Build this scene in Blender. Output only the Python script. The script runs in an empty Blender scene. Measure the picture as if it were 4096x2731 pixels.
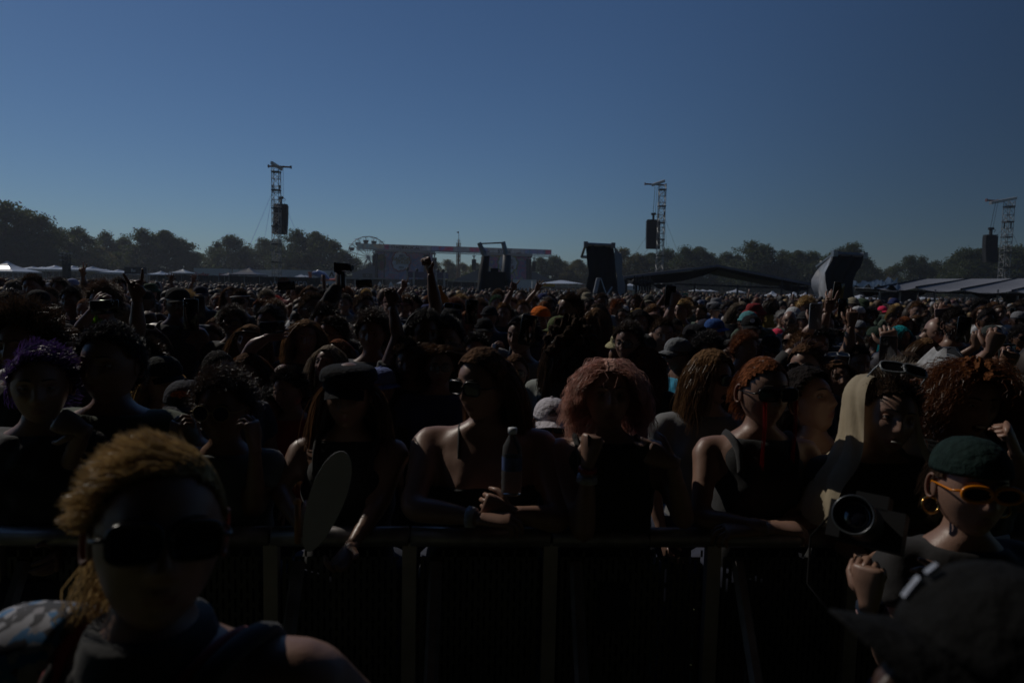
import bpy, math, random
import numpy as np
from mathutils import Vector, Matrix, Euler

# ---------------------------------------------------------------- camera
F = 2731.0                       # focal length in pixels of a 4096 wide frame (24 mm lens)
CAM = np.array([0.0, 0.0, 1.9])
PITCH = math.atan((1365.5 - 1145.0) / F)
ROLL = 0.022
fwd = np.array([0, math.cos(PITCH), -math.sin(PITCH)])
rt0 = np.array([1.0, 0, 0]); up0 = np.array([0, math.sin(PITCH), math.cos(PITCH)])
rt = rt0 * math.cos(ROLL) + up0 * math.sin(ROLL)
up = up0 * math.cos(ROLL) - rt0 * math.sin(ROLL)

def pix(x, y, d):
    """world point seen at photo position x, y (4096 wide frame) at depth d"""
    return CAM + (fwd + rt * ((x - 2048) / F) + up * ((1365.5 - y) / F)) * d

def hor(x):
    return 1145 + ROLL * (x - 2048)

def gpt(x, d):
    p = pix(x, hor(x), d)
    return np.array([p[0], p[1], 0.0])

def zat(x, y, d):
    return float(pix(x, y, d)[2])

scene = bpy.context.scene
cam_d = bpy.data.cameras.new('camera'); cam = bpy.data.objects.new('camera', cam_d)
scene.collection.objects.link(cam); scene.camera = cam
cam_d.lens = 24.0; cam_d.sensor_width = 36.0; cam_d.clip_end = 3000; cam_d.clip_start = 0.02
M3 = Matrix(((rt[0], up[0], -fwd[0]), (rt[1], up[1], -fwd[1]), (rt[2], up[2], -fwd[2])))
cam.matrix_world = Matrix.Translation(Vector(CAM)) @ M3.to_4x4()
cam_d.dof.use_dof = True; cam_d.dof.focus_distance = 4.2; cam_d.dof.aperture_fstop = 3.5

# ---------------------------------------------------------------- light
SUN_EL = math.radians(40); SUN_AZ = math.radians(-52)      # azimuth measured from +Y towards +X
world = bpy.data.worlds.new('World'); scene.world = world; world.use_nodes = True
wn = world.node_tree.nodes; wl = world.node_tree.links
bg = wn['Background']; sky = wn.new('ShaderNodeTexSky'); sky.sky_type = 'NISHITA'; sky.sun_disc = False
sky.sun_elevation = SUN_EL; sky.sun_rotation = SUN_AZ
sky.air_density = 1.0; sky.dust_density = 0.15; sky.ozone_density = 2.0; sky.altitude = 200
bg.inputs[1].default_value = 0.1
sun_d = bpy.data.lights.new('sun', 'SUN'); sun = bpy.data.objects.new('sun', sun_d); scene.collection.objects.link(sun)
sun_d.energy = 5.0; sun_d.angle = math.radians(0.5); sun_d.color = (1.0, 0.93, 0.82)
sv = Vector((math.sin(SUN_AZ) * math.cos(SUN_EL), math.cos(SUN_AZ) * math.cos(SUN_EL), math.sin(SUN_EL)))
sun.rotation_euler = sv.to_track_quat('Z', 'Y').to_euler(); sun.location = sv * 100
# the blue deepens away from the sun, as through the lens that took the photograph
tcw = wn.new('ShaderNodeTexCoord'); dt = wn.new('ShaderNodeVectorMath'); dt.operation = 'DOT_PRODUCT'; dt.inputs[1].default_value = sv
mrw = wn.new('ShaderNodeMapRange'); mrw.interpolation_type = 'SMOOTHSTEP'; mrw.inputs['From Min'].default_value = .0; mrw.inputs['From Max'].default_value = .62; mrw.inputs['To Min'].default_value = .41; mrw.inputs['To Max'].default_value = 1.0
tint = wn.new('ShaderNodeVectorMath'); tint.operation = 'MULTIPLY'; tint.inputs[1].default_value = (.80, 1.06, 1.38); sc_w = wn.new('ShaderNodeVectorMath'); sc_w.operation = 'SCALE'
wl.new(tcw.outputs['Generated'], dt.inputs[0]); wl.new(dt.outputs['Value'], mrw.inputs['Value']); wl.new(sky.outputs[0], tint.inputs[0]); wl.new(tint.outputs[0], sc_w.inputs[0]); wl.new(mrw.outputs[0], sc_w.inputs['Scale']); wl.new(sc_w.outputs[0], bg.inputs[0])
scene.view_settings.view_transform = 'Standard'; scene.view_settings.look = 'None'
scene.view_settings.gamma = 1; scene.view_settings.use_curve_mapping = False
scene.view_settings.exposure = -2.0
scene.cycles.use_denoising = True
scene.cycles.max_bounces = 5; scene.cycles.diffuse_bounces = 2; scene.cycles.glossy_bounces = 2
scene.cycles.transmission_bounces = 4; scene.cycles.transparent_max_bounces = 8; scene.cycles.volume_bounces = 0
scene.cycles.volume_step_rate = 10; scene.cycles.caustics_reflective = False; scene.cycles.caustics_refractive = False

rng = np.random.default_rng(7); random.seed(7)
COL = scene.collection

# ---------------------------------------------------------------- helpers
class G:
    """collects vertices and faces, then links them as one mesh object"""
    def __init__(s): s.v = []; s.f = []; s.m = []; s.n = 0
    def add(s, v, f, m=0):
        v = np.asarray(v, float); s.v.append(v)
        o = s.n
        for q in f: s.f.append(tuple(int(i) + o for i in q))
        if isinstance(m, int): s.m += [m] * len(f)
        else: s.m += list(m)
        s.n += len(v); return s
    def merge(s, g, M=None):
        if not g.n: return s
        v = np.concatenate(g.v)
        if M is not None:
            A = np.array(M); v = v @ A[:3, :3].T + A[:3, 3]
        return s.add(v, g.f, g.m)
    def box(s, c, size, rz=0, m=0, rx=0, ry=0):
        a = np.array([[x, y, z] for x in (-.5, .5) for y in (-.5, .5) for z in (-.5, .5)]) * np.array(size)
        if rz or rx or ry:
            R = np.array(Euler((rx, ry, rz)).to_matrix()); a = a @ R.T
        return s.add(a + np.array(c), [(0, 1, 3, 2), (4, 6, 7, 5), (0, 4, 5, 1), (2, 3, 7, 6), (0, 2, 6, 4), (1, 5, 7, 3)], m)
    def tube(s, pts, rad, n=8, m=0, cap=True, flat=1.0, updir=None):
        pts = np.asarray(pts, float); K = len(pts)
        rad = np.broadcast_to(np.asarray(rad, float), (K,))
        T = np.gradient(pts, axis=0); T /= np.linalg.norm(T, axis=1)[:, None] + 1e-9
        if updir is None: ref = np.array([0, 0, 1.0]) if abs(T[0][2]) < .9 else np.array([1.0, 0, 0])
        else: ref = np.array(updir, float)
        V = []; a = np.arange(n) * 2 * math.pi / n
        for k in range(K):
            u = np.cross(T[k], ref); u /= np.linalg.norm(u) + 1e-9; w = np.cross(u, T[k]); ref = w
            V.append(pts[k] + rad[k] * (np.cos(a)[:, None] * u + flat * np.sin(a)[:, None] * w))
        f = []
        for k in range(K - 1):
            for i in range(n):
                j = (i + 1) % n; f.append((k * n + i, k * n + j, (k + 1) * n + j, (k + 1) * n + i))
        if cap: f.append(tuple(range(n - 1, -1, -1))); f.append(tuple((K - 1) * n + i for i in range(n)))
        return s.add(np.concatenate(V), f, m)
    def rings(s, R, m=0, cap=True, n=None):
        """R: list of (n,3) arrays"""
        n = len(R[0]); f = []
        for k in range(len(R) - 1):
            for i in range(n):
                j = (i + 1) % n; f.append((k * n + i, k * n + j, (k + 1) * n + j, (k + 1) * n + i))
        if cap: f.append(tuple(range(n - 1, -1, -1))); f.append(tuple((len(R) - 1) * n + i for i in range(n)))
        return s.add(np.concatenate(R), f, m)
    def ball(s, c, r, nu=12, nv=8, m=0, R=None):
        r = np.broadcast_to(np.asarray(r, float), (3,)); Rg = []
        a = np.arange(nu) * 2 * math.pi / nu
        for k in range(nv + 1):
            p = -math.pi / 2 + math.pi * k / nv; cp = max(math.cos(p), .02)
            q = np.stack([np.cos(a) * cp, np.sin(a) * cp, np.full(nu, math.sin(p))], 1) * r
            if R is not None: q = q @ np.array(R).T
            Rg.append(q + np.array(c))
        return s.rings(Rg, m)
    def mesh(s, name, mats, smooth=False):
        me = bpy.data.meshes.new(name)
        v = np.concatenate(s.v) if s.v else np.zeros((0, 3))
        me.from_pydata(v.tolist(), [], s.f)
        for mt in mats: me.materials.append(mt)
        me.polygons.foreach_set('material_index', s.m)
        if smooth: me.polygons.foreach_set('use_smooth', [True] * len(s.f))
        me.update(); return me
    def build(s, name, mats, parent=None, smooth=False, color=None):
        if not isinstance(mats, (list, tuple)): mats = [mats]
        if parent is not None and parent.get('_abs'):
            o = np.array(parent['_abs']); s.v = [a - o for a in s.v]
        me = s.mesh(name, mats, smooth)
        return put(name, me, parent, color)

def put(name, me, parent=None, color=None):
    o = bpy.data.objects.new(name, me); COL.objects.link(o)
    if parent is not None:
        o.parent = parent
        if parent.get('_abs'): o['_abs'] = list(parent['_abs'])
    if color is not None: o.color = (*color, 1)
    return o

def tag(o, label=None, cat=None, group=None, kind=None):
    if label: o['label'] = label
    if cat: o['category'] = cat
    if group: o['group'] = group
    if kind: o['kind'] = kind
    return o

def thing(name, label, cat, loc=(0, 0, 0), group=None, absolute=True, rz=0):
    """Empty at a thing's base; meshes built under it are given in world coordinates when absolute"""
    o = bpy.data.objects.new(name, None); COL.objects.link(o); o.location = tuple(float(a) for a in loc)
    o.rotation_euler = (0, 0, rz); o.empty_display_size = .1
    if absolute: o['_abs'] = [float(a) for a in loc]
    return tag(o, label, cat, group)

MATS = {}
def mat(name, col, rough=.7, metal=0, var=.25, scale=8, bump=.0, objcol=False, spec=.5, trans=0.0, transcol=None, alpha=1, coord='Object', sheen=0):
    if name in MATS: return MATS[name]
    m = bpy.data.materials.new(name); m.use_nodes = True; nt = m.node_tree; N = nt.nodes; L = nt.links
    b = N['Principled BSDF']; out = N['Material Output']
    b.inputs['Roughness'].default_value = rough; b.inputs['Metallic'].default_value = metal
    b.inputs['Specular IOR Level'].default_value = spec
    if sheen: b.inputs['Sheen Weight'].default_value = sheen
    tc = N.new('ShaderNodeTexCoord'); nz = N.new('ShaderNodeTexNoise'); nz.inputs['Scale'].default_value = scale
    nz.inputs['Detail'].default_value = 4; L.new(tc.outputs[coord], nz.inputs['Vector'])
    mr = N.new('ShaderNodeMapRange'); mr.inputs['To Min'].default_value = 1 - var; mr.inputs['To Max'].default_value = 1 + var
    mr.inputs['From Min'].default_value = .3; mr.inputs['From Max'].default_value = .7
    L.new(nz.outputs['Fac'], mr.inputs['Value'])
    mx = N.new('ShaderNodeVectorMath'); mx.operation = 'SCALE'
    if objcol:
        oi = N.new('ShaderNodeObjectInfo'); L.new(oi.outputs['Color'], mx.inputs[0])
    else: mx.inputs[0].default_value = col[:3]
    L.new(mr.outputs[0], mx.inputs['Scale']); L.new(mx.outputs[0], b.inputs['Base Color'])
    if bump:
        bp = N.new('ShaderNodeBump'); bp.inputs['Strength'].default_value = bump; bp.inputs['Distance'].default_value = .02
        L.new(nz.outputs['Fac'], bp.inputs['Height']); L.new(bp.outputs[0], b.inputs['Normal'])
    if trans:
        t = N.new('ShaderNodeBsdfTranslucent'); ms = N.new('ShaderNodeMixShader'); ms.inputs[0].default_value = trans
        if transcol: t.inputs[0].default_value = (*transcol, 1)
        else: L.new(mx.outputs[0], t.inputs[0])
        L.new(b.outputs[0], ms.inputs[1]); L.new(t.outputs[0], ms.inputs[2]); L.new(ms.outputs[0], out.inputs[0])
    if alpha < 1:
        b.inputs['Alpha'].default_value = alpha
    MATS[name] = m; return m

def glass_mat(name, col, rough=.02):
    if name in MATS: return MATS[name]
    m = bpy.data.materials.new(name); m.use_nodes = True; b = m.node_tree.nodes['Principled BSDF']
    b.inputs['Base Color'].default_value = (*col, 1); b.inputs['Roughness'].default_value = rough
    b.inputs['Transmission Weight'].default_value = .9; b.inputs['IOR'].default_value = 1.1
    MATS[name] = m; return m

def text_mesh(name, s, size, M, material, parent, extrude=.01, bold=False, spacing=1.0):
    """flat raised lettering turned into a mesh; M = world matrix, text runs along local X, up local Y"""
    cu = bpy.data.curves.new(name, 'FONT'); cu.body = s; cu.size = size; cu.extrude = extrude; cu.align_x = 'CENTER'; cu.align_y = 'CENTER'
    cu.space_character = spacing; cu.resolution_u = 3
    if bold: cu.offset = size * .02
    ob = bpy.data.objects.new('tmp', cu); COL.objects.link(ob); dg = bpy.context.evaluated_depsgraph_get()
    me = bpy.data.meshes.new_from_object(ob.evaluated_get(dg)); bpy.data.objects.remove(ob); bpy.data.curves.remove(cu)
    me.name = name
    me.transform(M)
    if parent is not None and parent.get('_abs'): me.transform(Matrix.Translation(-Vector(parent['_abs'])))
    me.materials.clear(); me.materials.append(material)
    return put(name, me, parent)

def facing(c, xdir=(1, 0, 0), updir=(0, 0, 1)):
    x = Vector(xdir).normalized(); u = Vector(updir).normalized(); z = x.cross(u)
    return Matrix(((x.x, u.x, z.x, c[0]), (x.y, u.y, z.y, c[1]), (x.z, u.z, z.z, c[2]), (0, 0, 0, 1)))

def remesh(g, voxel, smooth=3, fac=.5):
    me = g.mesh('tmp', [])
    ob = bpy.data.objects.new('tmp', me); COL.objects.link(ob)
    r = ob.modifiers.new('r', 'REMESH'); r.mode = 'VOXEL'; r.voxel_size = voxel; r.use_smooth_shade = True
    if smooth:
        s = ob.modifiers.new('s', 'SMOOTH'); s.iterations = smooth; s.factor = fac
    dg = bpy.context.evaluated_depsgraph_get(); m2 = bpy.data.meshes.new_from_object(ob.evaluated_get(dg))
    bpy.data.objects.remove(ob); bpy.data.meshes.remove(me)
    v = np.empty(len(m2.vertices) * 3); m2.vertices.foreach_get('co', v); v = v.reshape(-1, 3)
    f = [tuple(p.vertices) for p in m2.polygons]; bpy.data.meshes.remove(m2)
    return v, f

# materials shared by many things
m_black = mat('black_fabric', (.012, .012, .013), .9, var=.4, scale=3)
m_drape = mat('black_drape', (.015, .015, .017), .85, var=.4, scale=1.5, bump=.3)
m_steel = mat('galvanised_steel', (.32, .33, .34), .38, metal=.8, var=.2, scale=5)
m_alu = mat('aluminium_truss', (.34, .34, .34), .5, metal=.3, var=.15, scale=6)
m_dark = mat('dark_painted_steel', (.03, .03, .033), .5, var=.3)
m_tent = mat('white_vinyl', (.74, .76, .8), .3, var=.06, scale=1.2, trans=.12, bump=.05)
m_tarp = mat('grey_tarp', (.28, .29, .31), .42, var=.25, scale=2, bump=.4)
m_awn = mat('grey_awning_cloth', (.27, .275, .3), .7, var=.1, scale=1.5, trans=.1)
m_rub = mat('black_plastic', (.012, .012, .013), .6, spec=.3, var=.2, scale=20)
# ================================================================ SETTING
g = G(); S = 560
gx = np.linspace(-S, S, 61); gy = np.linspace(-60, 640, 61); V = []
for y in gy:
    for x in gx: V.append((x, y, 0.0))
g.add(V, [(j * 61 + i, j * 61 + i + 1, (j + 1) * 61 + i + 1, (j + 1) * 61 + i) for j in range(60) for i in range(60)])
tag(g.build('ground', mat('worn_grass', (.06, .07, .03), .95, var=.5, scale=.4, bump=.4)), 'worn grass field under the whole crowd', kind='structure')

hz = G(); hz.box((0, 290, 14.5), (1140, 720, 31)); hzo = hz.build('haze', mat('haze_dummy', (1, 1, 1)))
mh = bpy.data.materials.new('haze_air'); mh.use_nodes = True; mh.node_tree.nodes.clear(); pv = mh.node_tree.nodes.new('ShaderNodeVolumePrincipled'); mo = mh.node_tree.nodes.new('ShaderNodeOutputMaterial')
pv.inputs['Color'].default_value = (.78, .86, 1, 1); pv.inputs['Density'].default_value = .0004; pv.inputs['Anisotropy'].default_value = .25; mh.node_tree.links.new(pv.outputs[0], mo.inputs['Volume'])
hzo.data.materials.clear(); hzo.data.materials.append(mh); tag(hzo, 'thin dusty air over the whole park', kind='stuff')

# ---- the stage behind the camera that the crowd looks at (unseen; its roof and outer walls are sized to shade the front row)
st = thing('concert_stage', 'large black concert stage behind the pit facing the crowd', 'stage', (0, -8, 0))
G().box((0, -8.4, .8), (26, 12, 1.6)).build('deck', m_black, st)
G().box((0, -14.6, 7), (26, .3, 10.8)).build('backdrop', m_drape, st)
G().box((0, -4.3, 11.7), (34, 20.4, .6)).build('roof', m_black, st)  # out of view; overhang lengthened over the pit to block sky light
for sx in (-13.2, 13.2):
    G().box((sx, -8.4, 6.9), (.25, 12, 10.8)).build('side_drape', m_drape, st); G().box((sx * 1.45, -1.9, 6.3), (13, .5, 11)).build('side_shade_wall', m_rub, st)  # outer black walls are unseen, added to block sky light from the sides

# ---------------------------------------------------------------- trees
def leaf_mat(name, col, tc):
    return mat(name, col, .65, var=.55, scale=.35, trans=.35, transcol=tc)
leafs = [leaf_mat('foliage_dark', (.045, .065, .028), (.10, .13, .03)), leaf_mat('foliage_olive', (.075, .08, .03), (.2, .17, .04)),
         leaf_mat('foliage_rust', (.08, .065, .03), (.2, .13, .04))]
m_bark = mat('bark', (.08, .065, .05), .9, var=.4, scale=6, bump=.6)

def tree_proto(seed, n_cl=70, leaves=95, spread=.42, low=.12, ls=.55):
    """unit tree 20 m tall; returns trunk mesh, crown mesh"""
    r = np.random.default_rng(seed); T = G(); H = 20.0
    base = np.array([0, 0, 0.]); tr = []
    p = base.copy(); 
    for k in range(7):
        tr.append(p.copy()); p = p + np.array([r.normal(0, .25), r.normal(0, .25), H * .11])
    T.tube(tr, np.linspace(.45, .16, 7), 9)
    cl = []
    for i in range(n_cl):
        a = r.uniform(0, 2 * math.pi); h = low + (1 - low) * r.uniform(0, 1) ** .8
        # crown radius by height
        prof = math.sin(min(1, (h - low) / (1 - low) * .93 + .12) * math.pi) ** .6
        rad = H * spread * prof * math.sqrt(r.uniform(.15, 1)) * (1 + .26 * math.sin(3 * a + seed) + .16 * math.sin(7 * a + seed * 2))
        c = np.array([rad * math.cos(a), rad * math.sin(a), H * h * .93 + r.normal(0, .5)])
        cl.append(c)
    cl = np.array(cl)
    for c in cl[::2]:
        s0 = tr[min(6, int(max(1, (c[2] / H) * 6)) - 0)] if c[2] > 5 else tr[1]
        mid = (s0 + c) / 2 + np.array([0, 0, -.6]) + r.normal(0, .4, 3)
        T.tube([s0, mid, c], [.14, .08, .03], 5, cap=False)
    P = []
    for c in cl:
        rs = r.uniform(.6, 2.7); n = int(leaves * rs / 1.5)
        q = r.normal(0, 1, (n, 3)); q /= np.linalg.norm(q, axis=1)[:, None]
        q *= (r.uniform(0, 1, (n, 1)) ** .5) * np.array([rs * 1.3, rs * 1.3, rs * .8])
        P.append(c + q)
    P = np.concatenate(P); n = len(P)
    A = r.normal(0, 1, (n, 3)); A /= np.linalg.norm(A, axis=1)[:, None]; B = np.cross(A, r.normal(0, 1, (n, 3))); B /= np.linalg.norm(B, axis=1)[:, None]
    s = ls * r.uniform(.35, .75, (n, 1))
    Q = np.stack([P - A * s, P + B * s * .6, P + A * s, P - B * s * .6], 1).reshape(-1, 3)
    C = G(); C.add(Q, [(4 * i, 4 * i + 1, 4 * i + 2, 4 * i + 3) for i in range(n)])
    return T, C
tree_meshes = []
for i, (sd, nc, lv, sp, lo) in enumerate([(1, 110, 105, .38, .06), (2, 140, 95, .46, .02), (3, 80, 95, .32, .08), (4, 160, 85, .50, .0), (5, 60, 85, .38, .12), (6, 120, 95, .42, .04)]):
    T, C = tree_proto(sd, nc, lv, sp, lo)
    tree_meshes.append((T.mesh('trunk', [m_bark], True), [C.mesh('crown', [leafs[j]]) for j in range(2)] + [None]))
TREES = [  # x, top y, depth, variant, colour, wording
 (30, 812, 175, 0, 0), (110, 838, 180, 2, 0), (165, 856, 178, 4, 0), (235, 915, 200, 0, 0), (318, 918, 205, 3, 0), (395, 985, 215, 1, 1), (-70, 840, 190, 1, 0), (60, 960, 170, 3, 0), (200, 985, 172, 1, 0),
 (428, 926, 235, 2, 0), (500, 950, 240, 1, 0), (575, 918, 225, 0, 0), (662, 922, 226, 1, 0), (720, 958, 228, 5, 0), (350, 1010, 210, 5, 1), (470, 1020, 220, 3, 1),
 (805, 1012, 300, 4, 0), (872, 965, 255, 2, 0), (928, 946, 250, 5, 0), (985, 985, 258, 1, 0), (1055, 952, 262, 4, 0), (1110, 965, 262, 3, 0), (840, 1030, 260, 3, 1),
 (1190, 922, 240, 0, 0), (1262, 928, 238, 1, 0), (1325, 965, 236, 5, 0), (1370, 1005, 232, 3, 0), (1425, 1040, 300, 3, 0), (1225, 1000, 236, 3, 1),
 (1480, 1050, 290, 1, 0), (1560, 1060, 290, 3, 0), (1650, 1065, 300, 5, 0), (1745, 1048, 290, 4, 0), (1790, 1040, 285, 0, 1), (1850, 1055, 300, 3, 1), (1905, 1052, 295, 1, 1), (1960, 1060, 300, 4, 1), (2040, 1055, 300, 5, 0),
 (2160, 1030, 245, 1, 0), (2215, 1026, 245, 5, 0), (2255, 1050, 250, 3, 1), (2310, 1038, 240, 1, 1), (2370, 1040, 250, 5, 1), (2430, 1045, 255, 1, 1),
 (2490, 990, 215, 4, 1), (2545, 1020, 220, 3, 1), (2600, 1012, 220, 1, 0), (2660, 1000, 225, 5, 0), (2735, 985, 215, 2, 0), (2790, 988, 218, 1, 0), (2835, 1010, 220, 4, 0),
 (2900, 1015, 235, 3, 0), (2945, 1020, 235, 1, 0), (3000, 968, 205, 0, 0), (3050, 985, 206, 5, 0), (3125, 1010, 210, 3, 0), (3185, 1003, 206, 1, 0), (3240, 1010, 206, 5, 0), (3290, 1035, 210, 1, 0),
 (3350, 1000, 190, 3, 0), (3398, 970, 190, 4, 0), (3455, 1035, 200, 1, 0), (3505, 1078, 230, 3, 1), (3560, 1072, 225, 5, 1), (3635, 1020, 195, 4, 0), (3680, 1025, 198, 2, 0), (3735, 1050, 200, 3, 0),
 (3800, 1035, 195, 1, 0), (3850, 998, 180, 5, 0), (3905, 995, 180, 1, 0), (3960, 990, 182, 3, 0), (4020, 985, 180, 1, 0), (4075, 990, 182, 5, 0), (4150, 970, 185, 0, 0), (4240, 985, 185, 3, 0),
]
LM = [(0, 'far left edge'), (300, 'white frame tents'), (620, 'small dark banner sign'), (840, 'parked white rental truck'), (1110, 'left loudspeaker mast'), (1300, 'inflatable blue slide'),
      (1470, 'ferris wheel'), (1660, 'left painted stage'), (1832, 'tall drop tower ride'), (1975, 'open leaning frames'), (2200, 'right painted stage'), (2405, 'black draped tower'), (2640, 'middle loudspeaker mast'),
      (2880, 'peaked dark marquee'), (3180, 'right end of the marquee'), (3370, 'silver-sided tower'), (3650, 'grey striped canopy'), (3990, 'right loudspeaker mast')]
def near_lm(x):
    return min(LM, key=lambda t: abs(t[0] - x))[1]
used = {}
def uniq(lab):
    if lab not in used: used[lab] = 1; return lab
    used[lab] += 1; return lab
shape_words = ['round-crowned', 'broad', 'slender', 'wide spreading', 'open airy', 'dense rounded']
size_seen = {}
for (x, yt, d, v, c) in TREES:
    b = gpt(x, d); h = zat(x, yt, d); s = h / 19.6
    rt_ = rng.uniform(0, 6.28); word = shape_words[v]
    tone = ['dark green', 'olive'][c]; place = near_lm(x)
    key = (word, tone, place); size_seen[key] = size_seen.get(key, 0) + 1
    extra = ['', 'second ', 'third ', 'fourth '][min(3, size_seen[key] - 1)]
    t = thing('tree', uniq(f'{extra}{word} {tone} tree behind the {place}' if extra else f'{word} {tone} tree rising behind the {place}'), 'tree', b, 'park trees behind the festival', absolute=False)
    t.rotation_euler = (0, 0, rt_); w = s * (1.0 if v in (2, 4) else 1.12); t.scale = (w * rng.uniform(.9, 1.15), w * rng.uniform(.9, 1.1), s)
    put('trunk', tree_meshes[v][0], t); put('crown', tree_meshes[v][1][c], t)
# undergrowth closing the gaps under the crowns
g = G(); n = 30000
xs = rng.uniform(-350, 4450, n); ds = rng.uniform(240, 330, n)
base = np.array([gpt(x, d) for x, d in zip(xs, ds)]); hh = 4.5 + 2.5 * np.sin(xs * .017) + 1.5 * np.sin(xs * .05 + 1)
P = base + np.stack([np.zeros(n), np.zeros(n), rng.uniform(0, 1, n) * (hh + rng.uniform(0, 2, n))], 1)
A = rng.normal(0, 1, (n, 3)); B = rng.normal(0, 1, (n, 3)); s = rng.uniform(.5, 1.1, (n, 1))
A /= np.linalg.norm(A, axis=1)[:, None]; B /= np.linalg.norm(B, axis=1)[:, None]
g.add(np.stack([P - A * s, P + B * s, P + A * s, P - B * s], 1).reshape(-1, 3), [(4 * i, 4 * i + 1, 4 * i + 2, 4 * i + 3) for i in range(n)])
tag(g.build('undergrowth', leafs[0]), 'dark undergrowth between the trunks along the park edge', 'undergrowth', kind='stuff')

# ---------------------------------------------------------------- loudspeaker masts
def bar(g, a, b, r=.02, n=4, m=0): g.tube([a, b], r, n, m)
def truss(g, c, w, z0, z1, step, r=.035, ang=0.0):
    ca, sa = math.cos(ang), math.sin(ang)
    cs = [np.array([c[0] + (x * ca - y * sa) * w / 2, c[1] + (x * sa + y * ca) * w / 2, 0]) for x, y in ((-1, -1), (1, -1), (1, 1), (-1, 1))]
    for p in cs: bar(g, p + [0, 0, z0], p + [0, 0, z1], r * 1.35, 6)
    n = max(1, int(round((z1 - z0) / step))); dz = (z1 - z0) / n
    for k in range(n):
        for i in range(4):
            a, b = cs[i], cs[(i + 1) % 4]; z = z0 + k * dz
            bar(g, a + [0, 0, z], b + [0, 0, z], r)
            bar(g, a + [0, 0, z], b + [0, 0, z + dz], r * .8)
            if k % 2: bar(g, b + [0, 0, z], a + [0, 0, z + dz], r * .8)
def mast(x, ytop, d, side, beam, cross, label, spk_label, sy, sx0, sx1, syt, syb, guys):
    b = gpt(x, d); H = zat(x, ytop, d)
    t = thing('loudspeaker_mast', label, 'mast', b, 'loudspeaker masts over the crowd')
    g = G(); truss(g, b, 1.0, 0, H, 1.0); g.build('truss_tower', m_alu, t)
    for z in np.arange(H * .25, H, H * .14): G().box((b[0], b[1], z), (1.14, 1.14, .16)).build('joint_collar', m_dark, t)
    (ax, ay, ad), (bx, by, bd) = beam; A = pix(ax, ay, d + ad); B = pix(bx, by, d + bd)
    dv = B - A; L = np.linalg.norm(dv); g = G(); rz = math.atan2(dv[1], dv[0]); ry = -math.asin(dv[2] / L)
    g.box((A + B) / 2, (L, .3, .42), rz=rz, ry=ry); g.build('top_beam', mat('white_painted_beam', (.6, .6, .6), .4), t)
    (ax, ay, ad), (bx, by, bd) = cross; C = pix(ax, ay, d + ad); D = pix(bx, by, d + bd)
    g = G(); g.tube([C, D], .13, 8); g.box(C, (.12, .4, .42)); g.box(D, (.12, .4, .42)); g.build('cross_arm', mat('maroon_steel_tube', (.12, .05, .05), .5), t)
    sp = (sx0 + sx1) / 2; top = pix(sp, syt, d + side); 
    hp = pix(sp, syt - 34, d + side); zb = zat(x, beam[0][1], d) - .2
    g = G(); bar(g, hp, [hp[0] + (b[0] - hp[0]) * .15, hp[1], zb], .035); bar(g, hp + [.35, 0, -.2], [hp[0] + .35 + (b[0] - hp[0]) * .15, hp[1], zb], .025)
    g.build('hoist_chain', m_dark, t)
    for (gxp, gyp, gd, fz) in guys:
        e = pix(gxp, gyp, d + gd); a = np.array([b[0] + (.5 if gxp > x else -.5), b[1], H * fz])
        e2 = a + (e - a) * (a[2] / max(.1, a[2] - e[2]))
        e2[2] = .02
        G().tube([a, e2], .016, 5).build('guy_wire', m_black, t)
        G().tube([a + [0, 0, .9], a], .09, 5).build('guy_strap', m_black, t)
    # hung loudspeaker array: a thing of its own
    w = abs(sx1 - sx0) / F * d; hgt = (syb - syt) / F * d
    s = thing('loudspeaker_array', spk_label, 'loudspeaker', top, 'hung loudspeaker arrays'); nb = 12; bh = hgt / nb
    for k in range(nb):
        cz = top[2] - (k + .5) * bh; yo = -.012 * k * k * bh
        gg = G(); gg.box((top[0], top[1] + yo, cz), (w, .8, bh * .95), rx=-.012 * k); gg.box((top[0], top[1] + yo - .42, cz), (w * .9, .03, bh * .8), rx=-.012 * k)
        gg.build('loudspeaker_cabinet', m_rub, s)
    gg = G(); gg.box((top[0], top[1], top[2] + .12), (w * .9, .9, .16)); gg.box((top[0], top[1], top[2] + .6), (.3, .35, .9)); gg.tube([(top[0] - .35, top[1], top[2] + 1.1), (top[0] + .35, top[1], top[2] + 1.15)], .2, 8)
    gg.tube([(top[0] + .3, top[1], top[2] + 1.2), (top[0] + .7, top[1], top[2] + .9), (top[0] + .5, top[1], top[2] + .6)], .04, 5)
    gg.build('flying_frame', m_rub, s)
mast(1107, 668, 100, 1.2, ((1086, 651, -2.5), (1127, 677, 1.2)), ((1074, 665, 0), (1164, 669, 0)), 'tall lattice loudspeaker mast left of the ferris wheel, speakers right of it',
     'black loudspeaker array hanging right of the leftmost mast', 1, 1096, 1151, 822, 938, [(1003, 973, -6, .8), (1058, 955, 8, .8), (1180, 918, 5, .8), (1157, 955, -7, .55)])
mast(2634, 740, 110, 1.2, ((2610, 740, -2), (2657, 724, 3)), ((2580, 736, 0), (2662, 741, 0)), 'lattice loudspeaker mast in the middle, behind the peaked marquee',
     'black loudspeaker array hanging left of the middle mast', 1, 2586, 2640, 884, 996, [(2546, 1005, 5, .7), (2570, 1024, -7, .55), (2667, 995, 9, .72), (2708, 1002, 3, .72)])
mast(4008, 808, 104, -1.8, ((3962, 812, -2), (4065, 793, 2)), ((3946, 801, 0), (3990, 804, 0)), 'rightmost lattice loudspeaker mast behind the grey canopy',
     'black loudspeaker array hanging left of the rightmost mast', -1, 3938, 3986, 945, 1048, [(3938, 985, -4, .75), (4080, 1000, 3, .75)])

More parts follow.
